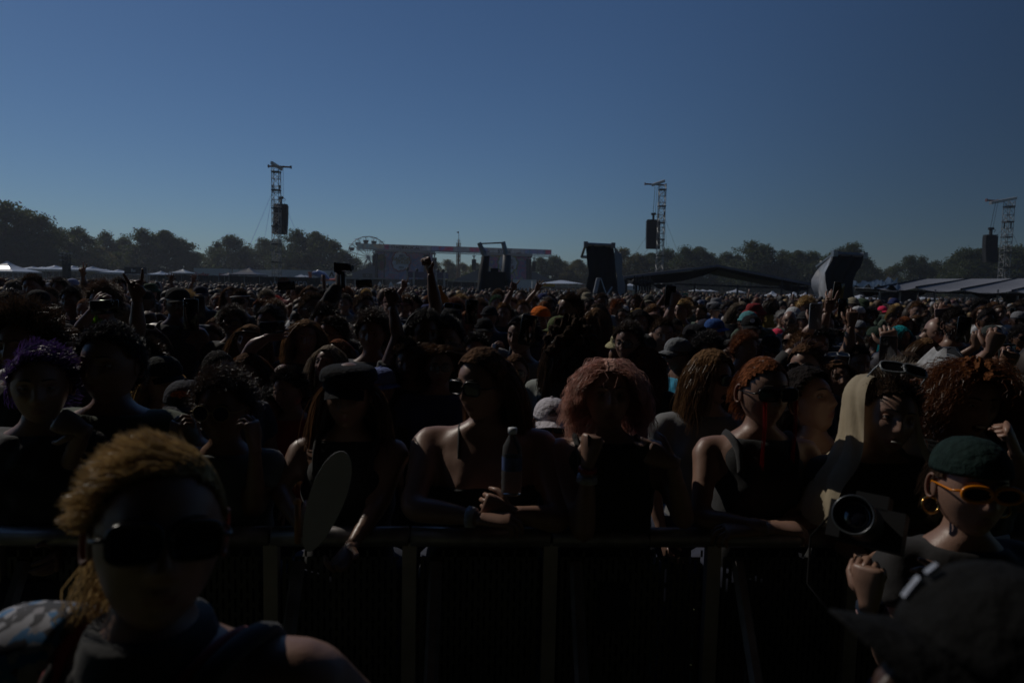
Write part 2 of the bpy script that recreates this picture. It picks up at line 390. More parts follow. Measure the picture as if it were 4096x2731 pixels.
# ---------------------------------------------------------------- ferris wheel
D = 230; c0 = pix(1473, 1029, D); R = 82 / F * D * 1.0
fw = thing('ferris_wheel', 'white ferris wheel with hanging tub gondolas left of the painted stage', 'ferris wheel', gpt(1473, D))
ca, sa = math.cos(.25), math.sin(.25)
def wp(a, r, off=0): return np.array([c0[0] + r * math.cos(a) * ca - off * sa, c0[1] + r * math.cos(a) * sa + off * ca, c0[2] + r * math.sin(a)])
mw = mat('white_ride_paint', (.5, .5, .48), .4, var=.15); mr_ = mat('weathered_ride_steel', (.2, .16, .15), .5)
for off in (-.7, .7):
    a = np.linspace(0, 2 * math.pi, 49); G().tube([wp(q, R, off) for q in a], .1, 5, cap=False).build('wheel_rim', mr_, fw)
a = np.linspace(0, 2 * math.pi, 33); G().tube([wp(q, R * .55, 0) for q in a], .05, 4, cap=False).build('inner_ring', mr_, fw)
for k in range(16):
    q = k * math.pi / 8 + .12; g = G()
    for off in (-.7, .7): g.tube([wp(q, .3, off * .6), wp(q, R, off)], .085, 4)
    g.build('spoke', mw, fw)
for k in range(16):
    q = k * math.pi / 8 + .12; p = wp(q, R); g = G()
    if p[2] < 2.2: continue
    g.tube([wp(q, R, -1.1), wp(q, R, 1.1)], .05, 4)
    g.tube([p + [-1.2, 0, -.05], p + [1.2, 0, .02]], .06, 4)
    Rg = []
    for z, r in ((-2.3, .55), (-2.1, .75), (-1.3, .98), (-1.2, 1.0)):
        aa = np.arange(10) * 2 * math.pi / 10; Rg.append(p + np.stack([np.cos(aa) * r, np.sin(aa) * r, np.full(10, z)], 1))
    gm = g.build('gondola', mat('gondola_paint', (.14, .13, .13), .4), fw)
    h = G(); h.rings(Rg); 
    for i in range(4): h.tube([p + [.9 * math.cos(i * 1.57), .9 * math.sin(i * 1.57), -1.2], p + [.5 * math.cos(i * 1.57), .5 * math.sin(i * 1.57), -.1]], .04, 4)
    h.build('gondola_tub', mat('gondola_paint', (.14, .13, .13), .4), gm)
for sx in (-1, 1):
    for off in (-1.4, 1.4):
        b0 = gpt(1473, D); G().tube([wp(0, 0, off), b0 + [sx * 5.5, off, 0]], .2, 6).build('support_leg', mw, fw)
G().tube([wp(0, 0, -1.4), wp(0, 0, 1.4)], .5, 12).build('hub', mw, fw)

# ---------------------------------------------------------------- drop tower ride
D = 215; b = gpt(1832, D); t = thing('drop_tower_ride', 'tan drop tower ride with a diamond top and flag between the stages', 'ride', b)
zt = zat(1820, 972, D); g = G(); truss(g, b, 1.15, 0, zt, 1.4, .06)
g.box((b[0], b[1], zt / 2), (.6, .6, zt)); g.build('lattice_column', mat('tan_painted_steel', (.3, .22, .13), .5), t)
g = G(); z1 = zat(1820, 951, D) - .4
for q in range(4):
    u = np.array([math.cos(q * 1.57 + .3), math.sin(q * 1.57 + .3), 0]) * .62
    for s in (1.0, .5): g.tube([b + [0, 0, zt], b + u * s + [0, 0, (zt + z1) / 2], b + [0, 0, z1]], .05, 4)
g.build('diamond_top', mw, t)
zf = zat(1820, 926, D)
f_ = G(); f_.tube([b + [0, 0, z1], b + [0, 0, zf]], .06, 5)
for k in range(4): f_.box((b[0], b[1], z1 + .3 + k * .5), (.16, .16, .25))
f_.build('flag_pole', mw, t)
G().add([b + [0, 0, zf], b + [-.8, .1, zf - .35], b + [0, 0, zf - .7], b + [0, .03, zf - .35]], [(0, 1, 2), (0, 2, 3)]).build('pennant', m_dark, t)

# ---------------------------------------------------------------- the two painted stages
D = 200
def mural_mat(name, seed, tint):
    m = bpy.data.materials.new(name); m.use_nodes = True; N = m.node_tree.nodes; L = m.node_tree.links; b = N['Principled BSDF']
    b.inputs['Roughness'].default_value = .8
    tc = N.new('ShaderNodeTexCoord'); mp = N.new('ShaderNodeMapping'); mp.inputs['Location'].default_value = (seed, seed * 2, 0); L.new(tc.outputs['Object'], mp.inputs[0])
    n1 = N.new('ShaderNodeTexNoise'); n1.inputs['Scale'].default_value = .35; n1.inputs['Detail'].default_value = 2; n1.inputs['Distortion'].default_value = 1.6; L.new(mp.outputs[0], n1.inputs['Vector'])
    cr = N.new('ShaderNodeValToRGB'); L.new(n1.outputs['Fac'], cr.inputs[0]); E = cr.color_ramp.elements
    E[0].position = .3; E[0].color = (*tint[0], 1); E[1].position = .72; E[1].color = (*tint[-1], 1)
    for i, c in enumerate(tint[1:-1]):
        e = E.new(.3 + .42 * (i + 1) / (len(tint) - 1)); e.color = (*c, 1)
    cr.color_ramp.interpolation = 'EASE'
    v = N.new('ShaderNodeTexNoise'); v.inputs['Scale'].default_value = .9; v.inputs['Detail'].default_value = 3; v.inputs['Distortion'].default_value = 3; L.new(mp.outputs[0], v.inputs['Vector'])
    c2 = N.new('ShaderNodeValToRGB'); L.new(v.outputs['Fac'], c2.inputs[0]); c2.color_ramp.elements[0].position = .485; c2.color_ramp.elements[0].color = (1, 1, 1, 1)
    c2.color_ramp.elements[1].position = .5; c2.color_ramp.elements[1].color = (.25, .22, .3, 1); e = c2.color_ramp.elements.new(.515); e.color = (1, 1, 1, 1)
    mx = N.new('ShaderNodeMix'); mx.data_type = 'RGBA'; mx.blend_type = 'MULTIPLY'; mx.inputs[0].default_value = 1
    L.new(cr.outputs[0], mx.inputs[6]); L.new(c2.outputs[0], mx.inputs[7]); L.new(mx.outputs[2], b.inputs['Base Color'])
    return m
blue_t = [(.12, .2, .38), (.25, .28, .5), (.5, .25, .35), (.22, .38, .55), (.58, .42, .46)]
pink_t = [(.26, .16, .38), (.62, .22, .38), (.22, .26, .52), (.6, .5, .3), (.68, .3, .48)]
m_mur1 = mural_mat('mural_blue', 3, blue_t); m_mur2 = mural_mat('mural_pink', 11, pink_t); 
m_ban = [mural_mat('banner_cream', 5, [(.66, .64, .58), (.5, .62, .66), (.68, .6, .5)]), mural_mat('banner_pink', 8, [(.7, .2, .34), (.72, .32, .44), (.4, .4, .7)]),
         mural_mat('banner_grey', 2, [(.5, .55, .6), (.62, .62, .64), (.45, .5, .62)]), mural_mat('banner_blue', 6, [(.25, .4, .6), (.5, .5, .68), (.3, .5, .66)])]
for m_ in m_ban:
    nt = m_.node_tree; pb = nt.nodes['Principled BSDF']; ms = nt.nodes.new('ShaderNodeMixShader'); tr_ = nt.nodes.new('ShaderNodeBsdfTranslucent'); ms.inputs[0].default_value = .45
    src = pb.inputs['Base Color'].links[0].from_socket; nt.links.new(src, tr_.inputs[0]); nt.links.new(pb.outputs[0], ms.inputs[1]); nt.links.new(tr_.outputs[0], ms.inputs[2]); nt.links.new(ms.outputs[0], nt.nodes['Material Output'].inputs[0])
m_cloud = mat('pale_painted_cloud', (.55, .58, .66), .8, var=.25, scale=.5); m_ink = mat('dark_letter_paint', (.05, .045, .07), .8, var=.3); m_ink2 = mat('maroon_letter_paint', (.16, .03, .06), .8, var=.3)
m_gold = mat('ochre_letter_paint', (.28, .2, .07), .8, var=.3); m_halo = mat('red_painted_halo', (.3, .08, .1), .8, var=.3, scale=.8)
m_yel = mat('yellow_green_halo', (.3, .3, .1), .8, var=.3, scale=.8)
def px3(x, y, off=0): return pix(x, y, D + off)
def blob(cx, cy, rx, ry, d, seed, amp=.12, n=64):
    a = np.linspace(0, 2 * math.pi, n, endpoint=False); r = 1 + amp * np.abs(np.sin(a * 5.5 + seed)) + amp * .5 * np.sin(a * 3 + seed)
    return np.array([pix(cx + rx * q * math.cos(p), cy + ry * q * math.sin(p), d) for p, q in zip(a, r)])
def slab(P, thick, name, material, parent):
    n = len(P); g = G(); g.add(np.concatenate([P, P + [0, thick, 0]]), [tuple(range(n)), tuple(range(2 * n - 1, n - 1, -1))] + [(i, (i + 1) % n + 0, n + (i + 1) % n, n + i) for i in range(n)])
    return g.build(name, material, parent)
def stage(xl, xr, ytl, ytr, yb, mural, label, tear, words, halo, wing_l, wing_r):
    b = gpt((xl + xr) / 2, D); t = thing('painted_stage', label, 'stage', b, 'painted festival stages across the park')
    tl, tr_ = px3(xl, ytl), px3(xr, ytr); bl = px3(xl, yb); br = px3(xr, yb + 3)
    dep = np.array([0, 12.0, 0])
    g = G(); g.add([tl, tr_, br, bl, tl + dep, tr_ + dep, br + dep, bl + dep], [(3, 2, 1, 0), (4, 5, 6, 7), (0, 1, 5, 4), (2, 3, 7, 6), (0, 4, 7, 3), (1, 2, 6, 5)])
    g.build('scrim', mural, t)
    top = G()
    q = [px3(xl - 8, ytl - 9, -.6), px3(xr + 8, ytr - 9, -.6), px3(xr + 8, ytr + 1, -.6), px3(xl - 8, ytl + 1, -.6)]
    top.add(q + [a + [0, 14, 0] for a in q], [(3, 2, 1, 0), (4, 5, 6, 7), (0, 1, 5, 4), (2, 3, 7, 6), (0, 4, 7, 3), (1, 2, 6, 5)]); top.build('roof_edge', mat('pale_roof_edge', (.42, .43, .45), .5), t)
    for (xa, xb) in ((xl - 6, xl + 10), (xr - 17, xr + 4)):
        p = [px3(xa, ytl + 12 if xa < (xl + xr) / 2 else ytr + 10, -.9), px3(xb, ytl + 12 if xa < (xl + xr) / 2 else ytr + 10, -.9), px3(xb, yb + 2, -.9), px3(xa, yb + 2, -.9)]
        G().add(p + [a + [0, .8, 0] for a in p], [(3, 2, 1, 0), (4, 5, 6, 7), (0, 1, 5, 4), (2, 3, 7, 6), (0, 4, 7, 3), (1, 2, 6, 5)]).build('side_wing', m_drape, t)
    g = G(); g.box(((bl[0] + br[0]) / 2, bl[1] + 5, bl[2] / 2), (br[0] - bl[0], 10, bl[2])); g.build('deck', m_dark, t)
    for w in (wing_l, wing_r):
        if not w: continue
        (ax, ay), (bx, by), cy = w
        P = np.array([px3(ax, ay, -1), px3(bx, by, -1), px3(bx, cy, -1), px3(ax, cy, -1)])
        if w is wing_r: P = P[::-1]
        slab(P, 6.0, 'side_tent', mat('grey_side_tent', (.12, .13, .15), .6), t)
    cx, cy, rx, ry, sd = tear
    slab(blob(cx, cy, rx * 1.13, ry * 1.15, D - .3, sd), .08, 'painted_halo', halo, t)
    slab(blob(cx, cy, rx, ry, D - .45, sd), .08, 'painted_cloud', m_cloud, t)
    xd = (px3(100, 100) - px3(0, 100)); xd = xd / np.linalg.norm(xd)
    for (s, wx, wy, sz, mt_) in words:
        text_mesh('lettering', s, sz / F * D, facing(px3(wx, wy, -.7), (xd[0], xd[1], xd[2] - .01)), mt_, t, .05, True)
    return t
stage(1500, 1712, 1001, 1008, 1115, m_mur1, 'left painted stage with a tiger mural and a pale cloud of lettering', (1603, 1045, 32, 34, 1.0),
      [('RIOT', 1608, 1023, 10, m_ink), ('RADICAL', 1608, 1036, 19, m_gold), ('STAGE', 1610, 1050, 18, m_gold), ('FEST', 1606, 1070, 10, m_ink)], m_halo,
      ((1410, 1092), (1500, 1058), 1118), ((1712, 1058), (1760, 1092), 1118))
stage(1930, 2122, 1015, 1026, 1118, m_mur2, 'right painted stage with a dark pink mural behind the leaning frames', (2030, 1056, 34, 36, 2.2),
      [('RISE', 2030, 1046, 22, m_ink2), ('STAGE', 2030, 1070, 17, m_ink2)], m_yel,
      ((1820, 1118), (1920, 1074), 1122), ((2126, 1082), (2205, 1120), 1124))
# tiger face on the left mural: painted as raised cut-outs
tg = tag(slab(blob(1524, 1048, 20, 32, D - .35, 4, .08), .05, 'mural_animal_face', mat('ochre_mural_paint', (.2, .18, .1), .8, var=.4, scale=.7), None), 'open-mouthed big cat painted at the left of the stage mural', 'mural')
slab(blob(1527, 1060, 9, 17, D - .5, 1, .05), .05, 'mouth', mat('red_mural_paint', (.2, .05, .06), .8), tg); slab(blob(1520, 1028, 14, 8, D - .5, 2, .2), .05, 'mane', m_gold, tg)

# long banner over both stages
ban = thing('overhead_banner', 'long painted banner on a truss spanning above both stages', 'banner', gpt(1810, D))
nx = [1428, 1453, 1485, 1520, 1537, 1556, 1577, 1600, 1621, 1643, 1666, 1686, 1705, 1725, 1756, 1788, 1813, 1832, 1850, 1878, 1904, 1925, 1952, 1973, 1996, 2018, 2036, 2059, 2080, 2099, 2118, 2150, 2181, 2205]
cols = [0, 0, 0, 0, 1, 2, 2, 2, 2, 2, 2, 2, 2, 3, 1, 1, 2, 2, 2, 1, 1, 3, 2, 2, 2, 2, 2, 2, 2, 3, 3, 3, 1]
yt_ = lambda x: 974 + (x - 1428) * 26 / 777
yb_ = lambda x: 994 + (x - 1428) * 24 / 777
for i in range(len(nx) - 1):
    a, b2 = nx[i], nx[i + 1]
    P = np.array([px3(a + .5, yb_(a), -2), px3(b2 - .5, yb_(b2), -2), px3(b2 - .5, yt_(b2), -2), px3(a + .5, yt_(a), -2)])
    slab(P, .05, 'banner_panel', m_ban[cols[i]], ban)
g = G()
for x in nx: g.tube([px3(x, yb_(x) + 5, -2.1), px3(x, yt_(x), -2.1)], .07, 4)
for k in (0, 1): g.tube([px3(1428, (yt_, yb_)[k](1428), -2.1), px3(2205, (yt_, yb_)[k](2205), -2.1)], .08, 4)
for off in (-2.4, -1.4):
    g.tube([px3(1426, 1001, off), px3(2206, 1028, off)], .1, 4); g.tube([px3(1426, 995, off), px3(2206, 1022, off)], .1, 4)
for k in range(130):
    x = 1426 + 6 * k; y = 995 + (x - 1426) * 27 / 780; z = [0, 6][k % 2]
    g.tube([px3(x, y + z, -2.4), px3(x + 6, y + 6 - z, -2.4)], .05, 3)
g.build('truss_frame', mat('pale_truss', (.4, .38, .38), .5), ban)
xd = px3(2205, 1020) - px3(1428, 993); xd /= np.linalg.norm(xd)
for s, x, y, sz, mt_ in [('RIOT', 1555, 988, 13, m_ban[3]), ('STAGE', 1589, 990, 17, m_dark), ('RADICAL', 1645, 992, 17, m_dark), ('FEST', 1690, 992, 11, m_ban[3]), ('RISE', 1950, 1006, 10, m_ink2), ('STAGE', 2018, 1007, 18, m_dark), ('FEST', 2076, 1013, 9, m_ink2)]:
    text_mesh('lettering', s, sz / F * D, facing(px3(x, y, -2.2), xd), mt_, ban, .03, True)
for x in (1537, 1718, 1955, 2113):   # masts carrying the banner truss
    yy = yb_(x) + 8; G().tube([gpt(x, D - 2.2), px3(x, yy, -2.2)], .16, 6).build('support_post', m_dark, ban)
for x, y0, y1, w, nm in [(1495, 1022, 1062, 11, 'left of the left painted stage'), (1738, 1030, 1076, 17, 'right of the left painted stage'), (1896, 1037, 1080, 17, 'left of the right painted stage'), (2136, 1045, 1085, 14, 'right of the right painted stage')]:
    p = px3(x, y0, -3); w_ = w / F * D; h_ = (y1 - y0) / F * D
    t = thing('loudspeaker_array', f'black loudspeaker array {nm}', 'loudspeaker', p, 'hung loudspeaker arrays')
    for k in range(8): G().box((p[0], p[1] + .01 * k * k, p[2] - (k + .5) * h_ / 8), (w_, .9, h_ / 8 * .96)).build('loudspeaker_cabinet', m_rub, t)
    g = G(); g.box((p[0], p[1], p[2] + .5), (.35, .3, .8)); g.box((p[0], p[1], p[2] + .9), (.9, .3, .25)); g.tube([(p[0], p[1], p[2] + .9), (p[0], p[1], zat(x, yb_(x) + 6, D - 3))], .05, 4)
    g.build('flying_frame', m_rub, t)

# ---------------------------------------------------------------- mid-ground structures in front of the stages
D = 120
b = gpt(1700, D); t = thing('mixing_riser', 'low dark purple mixing structure in front of the left painted stage', 'platform', b)
tl, tr_ = pix(1625, 1086, D), pix(1780, 1090, D); g = G(); z = tl[2]
g.box(((tl[0] + tr_[0]) / 2, tl[1] + 3, z - .5), (tr_[0] - tl[0], 6, 1.0)); g.build('roof', mat('purple_fascia', (.09, .07, .14), .7), t)
for x in (1628, 1655, 1745, 1777):
    p = gpt(x, D); G().box((p[0], p[1], z / 2), (.3, .3, z)).build('post', m_alu, t)
p = gpt(1700, D); G().box((p[0], p[1] + 6, z / 2 - .5), (tr_[0] - tl[0], .2, z - 1.5)).build('back_wall', m_drape, t)
for x, y in ((1630, 1077), (1668, 1081), (1752, 1083), (1772, 1083)):
    q = pix(x, y, D + 1); g = G(); g.ball(q, (.3, .3, .35), 10, 6); g.box(q - [0, 0, .35], (.12, .12, .35)); g.build('spotlight', m_rub, t)
def tent(x0, x1, ypk, yeave, ybot, d, label, m=None, depth=None, peaks=None, name='tent', wall=False, grp='festival tents', cat='tent'):
    m = m or m_tent; A, B = gpt(x0, d), gpt(x1, d); w = np.linalg.norm(B - A); dp = depth or min(w, 4)
    ze = zat((x0 + x1) / 2, yeave, d); zp = zat((x0 + x1) / 2, ypk, d); zb = zat((x0 + x1) / 2, ybot, d)
    t = thing(name, label, cat, (A + B) / 2, grp); u = (B - A) / w; v = np.array([-u[1], u[0], 0])
    peaks = peaks or [(.5,)]; g = G(); n = len(peaks)
    for k, pk in enumerate(peaks):
        a = A + u * w * k / n; b_ = A + u * w * (k + 1) / n; c = (a + b_) / 2 + v * dp / 2; top = c + [0, 0, zp]
        cor = [a, b_, b_ + v * dp, a + v * dp]; R_ = []
        for lv, sag in ((0, 0), (.25, .45), (.5, .72), (.75, .9), (.97, 1)):
            ring = []
            for i in range(4):
                for tt in (0, .5):
                    e = cor[i] * (1 - tt) + cor[(i + 1) % 4] * tt; e = e + [0, 0, ze]
                    q = e * (1 - sag * .97) + np.array([c[0], c[1], ze]) * sag * .97; q[2] = ze + (zp - ze) * lv ** 1.0 * (1 if tt == 0 else .96)
                    ring.append(q)
            R_.append(np.array(ring))
        if len(peaks) == 1 and pk and pk[0] == 'frame':
            R_ = [np.array([np.append((cor[i] * (1 - tt) + cor[(i + 1) % 4] * tt)[:2] * (1 - s) + c[:2] * s, ze + (zp - ze) * s / .97) for i in range(4) for tt in (0, .5)]) for s in (0, .3, .6, .9)]
        g.rings(R_)
        g.rings([np.array([np.append((cor[i] * (1 - tt) + cor[(i + 1) % 4] * tt)[:2], z_) for i in range(4) for tt in (0, .5)]) for z_ in (zb, ze + .004)], cap=False)
    g.build('canopy', m, t, smooth=False)
    for k in range(n + 1):
        for s in (0, 1):
            p = A + u * w * k / n + v * dp * s; G().tube([p, p + [0, 0, ze]], .035, 5).build('pole', m_steel, t)
    if wall: G().box((A + B) / 2 + v * dp + [0, 0, zb / 2], (w, .05, zb), rz=math.atan2(u[1], u[0])).build('back_wall', m, t)
    return t
m_bluegrey = mat('slate_vinyl', (.3, .36, .42), .4, var=.1, scale=1, trans=.1); m_navy = mat('navy_vinyl', (.03, .03, .07), .45, var=.2)
tent(-120, 52, 1040, 1083, 1088, 60, 'big white peaked tent at the left edge')
tent(22, 90, 1062, 1076, 1080, 110, 'small white tent behind the left edge tent', depth=9)
tent(72, 132, 1063, 1077, 1080, 105, 'second small white tent, flat topped, from the left edge', depth=8)
tent(110, 258, 1058, 1076, 1081, 85, 'long white frame tent left of the dark light pole', peaks=[(1,), (1,)], depth=7)
tent(275, 330, 1062, 1078, 1083, 85, 'white tent just right of the dark light pole', depth=7)
tent(345, 497, 1075, 1088, 1095, 88, 'row of white flat-roofed tents behind the raised fingers', peaks=[(1,), (1,), (1,)], depth=6)
tent(585, 628, 1082, 1096, 1100, 90, 'small white tent right of the small dark banner sign', depth=5)
tent(672, 752, 1073, 1091, 1094, 95, 'slate blue canopy tent left of the white rental truck', m=m_bluegrey)
tent(875, 930, 1088, 1101, 1105, 90, 'small dark navy pop-up tent in front of the white rental truck', m=m_navy)
tent(916, 1030, 1062, 1097, 1102, 80, 'dark pop-up tent with white skirt and a swirl emblem', m=mat('charcoal_vinyl', (.07, .07, .09), .4, var=.2))
tent(1176, 1220, 1094, 1107, 1110, 110, 'tiny white peaked tent in front of the long white trailer'); tent(1208, 1232, 1096, 1107, 1110, 112, 'tiny tent leaning behind the tiny white peaked tent')
tent(1585, 1632, 1116, 1133, 1137, 75, 'white pop-up tent in front of the left painted stage')
tent(2162, 2345, 1119, 1135, 1140, 95, 'long white food tent left of the black draped tower', peaks=[('frame',)], depth=10)
tent(2472, 2490, 1132, 1140, 1160, 96, 'sliver of white food tent right of the black draped tower', depth=6)
tent(2508, 2560, 1133, 1143, 1160, 96, 'white tent with pink writing under the marquee left post', depth=6)
for i, x in enumerate((2795, 2825, 2855)): tent(x - 17, x + 17, 1157 + i, 1163 + i, 1165 + i, 150, f'{["leftmost", "middle", "rightmost"][i]} of three tiny white tents under the marquee', depth=5)
tent(2925, 2985, 1156, 1168, 1173, 140, 'tiny peaked white tent under the marquee ridge')
tent(3070, 3135, 1163, 1185, 1200, 75, 'white walled tent under the right end of the marquee', wall=True)
tent(3160, 3215, 1166, 1182, 1188, 75, 'white peaked tent behind the marquee right posts'); tent(3205, 3270, 1168, 1188, 1192, 70, 'white peaked tent beside the silver-sided tower')
tent(3430, 3545, 1180, 1196, 1203, 60, 'white merchandise tent seen under the grey canopy', depth=4)
tent(3690, 3800, 1189, 1196, 1199, 62, 'thin white tent roof under the middle of the grey canopy', depth=4)
tent(3960, 4020, 1196, 1210, 1214, 60, 'small white tent under the right of the grey canopy'); tent(4035, 4100, 1193, 1206, 1210, 60, 'small white tent at the right edge under the canopy')

def sign(x0, x1, y0, y1, d, label, m, words=(), post=True, name='banner_sign'):
    A, B = pix(x0, (y0 + y1) / 2, d), pix(x1, (y0 + y1) / 2, d); w = np.linalg.norm(B - A); h = (y1 - y0) / F * d; rz = math.atan2(B[1] - A[1], B[0] - A[0]); ry = -math.asin((B[2] - A[2]) / w)
    t = thing(name, label, 'sign', (*((A + B) / 2)[:2], 0)); G().box((A + B) / 2, (w, .08, h), rz=rz, ry=ry).build('panel', m, t)
    if post:
        for p in (A, B): G().tube([(p[0], p[1] + .1, 0), (p[0], p[1] + .1, p[2] + h * .6)], .05, 5).build('post', m_steel, t)
    for s, fx, fy, fs, mm in words:
        c = A + (B - A) * fx + [0, -.06, (fy - .5) * h]; text_mesh('lettering', s, fs * h, facing(c, B - A), mm, t, .01, True)
    return t
m_white = mat('white_print', (.75, .75, .75), .6, var=.05); m_char = mat('charcoal_banner', (.035, .035, .04), .7); m_redp = mat('red_print', (.5, .03, .04), .6)
sign(497, 586, 1069, 1096, 84, 'small dark banner sign with white letters behind the raised hand', m_char, [('Ro', .42, .5, .6, m_white)])
def trailer(x0, x1, y0, y1, d, label, words=(), name='parked_truck', cat='truck', depth=2.5):
    A, B = gpt(x0, d), gpt(x1, d); w = np.linalg.norm(B - A); z1 = zat((x0 + x1) / 2, y0, d); z0 = max(.9, zat((x0 + x1) / 2, y1, d)); c = (A + B) / 2; rz = math.atan2(B[1] - A[1], B[0] - A[0])
    t = thing(name, label, cat, c); m = mat('white_truck_paint', (.62, .63, .64), .35, var=.06, scale=1)
    zl = zat((x0 + x1) / 2, y1, d)
    G().box((c[0], c[1] + depth / 2, (z1 + .9) / 2), (w, depth, z1 - .9), rz=rz).build('cargo_box', m, t)
    G().box((c[0], c[1] + depth / 2, z1 + .03), (w + .06, depth + .06, .05), rz=rz).build('roof_rail', m_alu, t)
    for fx in (.12, .2, .8, .88):
        p = A + (B - A) * fx
        wh = G(); wh.tube([(p[0], p[1] + .1, .45), (p[0], p[1] + .4, .45)], .45, 14); wh.build('wheel', m_rub, t)
    for s, fx, fy, fs, mm in words:
        text_mesh('lettering', s, fs, facing(A + (B - A) * fx + [0, -.05, fy * z1], B - A), mm, t, .01, True)
trailer(776, 902, 1074, 1100, 110, 'parked white rental truck with red lettering, centre left', [('Ryder', .25, .72, 1.0, m_redp), ('Ryder', .93, .75, .55, m_redp)])
trailer(932, 1090, 1079, 1100, 125, 'white trailer behind the dark pop-up tent', name='parked_trailer', cat='trailer')
trailer(1090, 1342, 1081, 1106, 118, 'longest white trailer, right of the leftmost mast', [('^', .94, .75, 2.0, m_dark)], name='parked_trailer', cat='trailer')
trailer(2010, 2145, 1118, 1150, 130, 'white trailer with a rounded end below the right painted stage', name='parked_trailer', cat='trailer')
trailer(2128, 2143, 1124, 1150, 105, 'cream box truck end beside the food tent', name='parked_truck', cat='truck')
# inflatable slide
D = 105; t = thing('inflatable_slide', 'shiny blue inflatable slide with orange base behind the scrim fence', 'inflatable', gpt(1290, D)); m_inf = mat('shiny_blue_vinyl', (.12, .2, .45), .2); m_or = mat('orange_vinyl', (.6, .1, .03), .35)
g = G(); g.tube([pix(1246, 1093, D), pix(1270, 1094, D), pix(1290, 1102, D), pix(1318, 1118, D)], [.22, .5, .55, .12], 10); g.build('slide_body', m_inf, t)
g = G(); g.tube([pix(1247, 1093, D + 2), pix(1272, 1092, D + 2), pix(1296, 1101, D + 2), pix(1322, 1122, D + 2)], [.1, .5, .5, .1], 10); g.build('slide_wall', mat('pale_vinyl', (.5, .5, .6), .3), t)
for x in (1300, 1335): g = G(); g.ball(pix(x, 1120, D), (.9, .9, .22), 12, 5); g.build('orange_float', m_or, t)
g = G(); p = pix(1241, 1100, D); g.tube([p + [0, 0, -.6], p, p + [0, 0, .5]], [.25, .25, .4], 8); g.build('orange_cone_top', m_or, t)
# black scrim fences
def fence(x0, x1, y0, d, label, posts=6, m=m_black, words=()):
    A, B = gpt(x0, d), gpt(x1, d); n = posts - 1; t = thing('scrim_fence', label, 'fence', (A + B) / 2)
    for k in range(posts):
        p = A + (B - A) * k / n; G().tube([p, p + [0, 0, zat(x0 + (x1 - x0) * k / n, y0 + ROLL * (x1 - x0) * k / n, d) + .1]], .04, 5).build('fence_post', m_steel, t)
        if k < n:
            q = A + (B - A) * (k + 1) / n; z = zat(x0, y0, d); V = []
            for j in range(7):
                a = p + (q - p) * j / 6; V += [a + [0, .06 * math.sin(j * 2.1 + k), 0.05], a + [0, .06 * math.sin(j * 2.1 + k + .5), z - .04 * math.sin(math.pi * j / 6)]]
            G().add(V, [(2 * j, 2 * j + 2, 2 * j + 3, 2 * j + 1) for j in range(6)]).build('fabric_panel', m, t)
    for s, fx, h, sz, mm in words: text_mesh('lettering', s, sz, facing(A + (B - A) * fx + [0, -.15, h], B - A), mm, t, .01, False)
fence(916, 1282, 1102, 78, 'black scrim fence with pale graffiti writing right of the leftmost mast', 7, words=[('WINNER', .66, 1.5, 1.1, mat('pale_graffiti', (.3, .33, .38), .7))])
fence(600, 916, 1096, 92, 'dark scrim fence in front of the white rental truck', 6)
fence(1790, 2010, 1126, 110, 'black railing fence left of the leaning frames', 5)
m_ye = mat('yellow_banner_cloth', (.55, .36, .02), .6, var=.15, trans=.2); m_cr = mat('cream_banner_cloth', (.5, .45, .38), .6, var=.15, trans=.2)
sign(2173, 2220, 1134, 1146, 92, 'yellow banner on the food tent front', m_ye, [('HOT', .2, .6, .5, m_redp), ('PIZZA', .68, .5, .35, m_dark)], False)
sign(2221, 2315, 1134, 1149, 92, 'cream banner of small vendor logos on the food tent', m_cr, [('TACOS', .15, .5, .3, m_redp), ('BBQ', .4, .6, .3, m_dark), ('ELOTE', .65, .5, .3, m_redp), ('FRIES', .88, .5, .3, m_dark)], False)
sign(2316, 2345, 1135, 1150, 92, 'cream banner end with red print by the black tower', m_cr, [('GYRO', .5, .5, .35, m_redp)], False)
sign(3440, 3540, 1183, 1190, 59, 'white sign band reading merch on the merchandise tent', mat('grey_sign_band', (.4, .38, .36), .6), [('RIOT MERCH', .22, .5, .75, m_dark), ('RIOT MERCH', .68, .5, .75, m_dark)], False)
sign(1450, 1490, 1094, 1118, 190, 'dark round-badge sign left of the left painted stage', m_char, [('O', .5, .65, .6, mat('grey_print', (.25, .25, .25), .6)), ('SMOKE CLUB', .5, .15, .2, m_white)], False)
def kiosk(x0, x1, y0, d, label):
    A, B = gpt(x0, d), gpt(x1, d); w = np.linalg.norm(B - A); z = zat(x0, y0, d); c = (A + B) / 2; t = thing('vendor_kiosk', label, 'kiosk', c, 'vendor kiosks')
    G().box((c[0], c[1] + 1.5, z - .08), (w + .4, 3.4, .16)).build('roof', m_steel, t); G().box((c[0], c[1] + 2.6, (z - .2) / 2), (w, .1, z - .2)).build('back_wall', m_dark, t)
    for p in (A, B, c): G().box((p[0], p[1], (z - .16) / 2), (.12, .12, z - .16)).build('post', m_steel, t)
    G().box((c[0], c[1] + .2, .55), (w * .9, .5, 1.1)).build('counter', mat('kiosk_counter', (.12, .12, .13), .6), t)
kiosk(1440, 1530, 1111, 110, 'grey roofed vendor kiosk below the ferris wheel'); kiosk(1795, 1900, 1122, 125, 'dark vendor kiosk below the drop tower ride'); kiosk(1345, 1420, 1109, 105, 'small low kiosk behind the raised film camera')
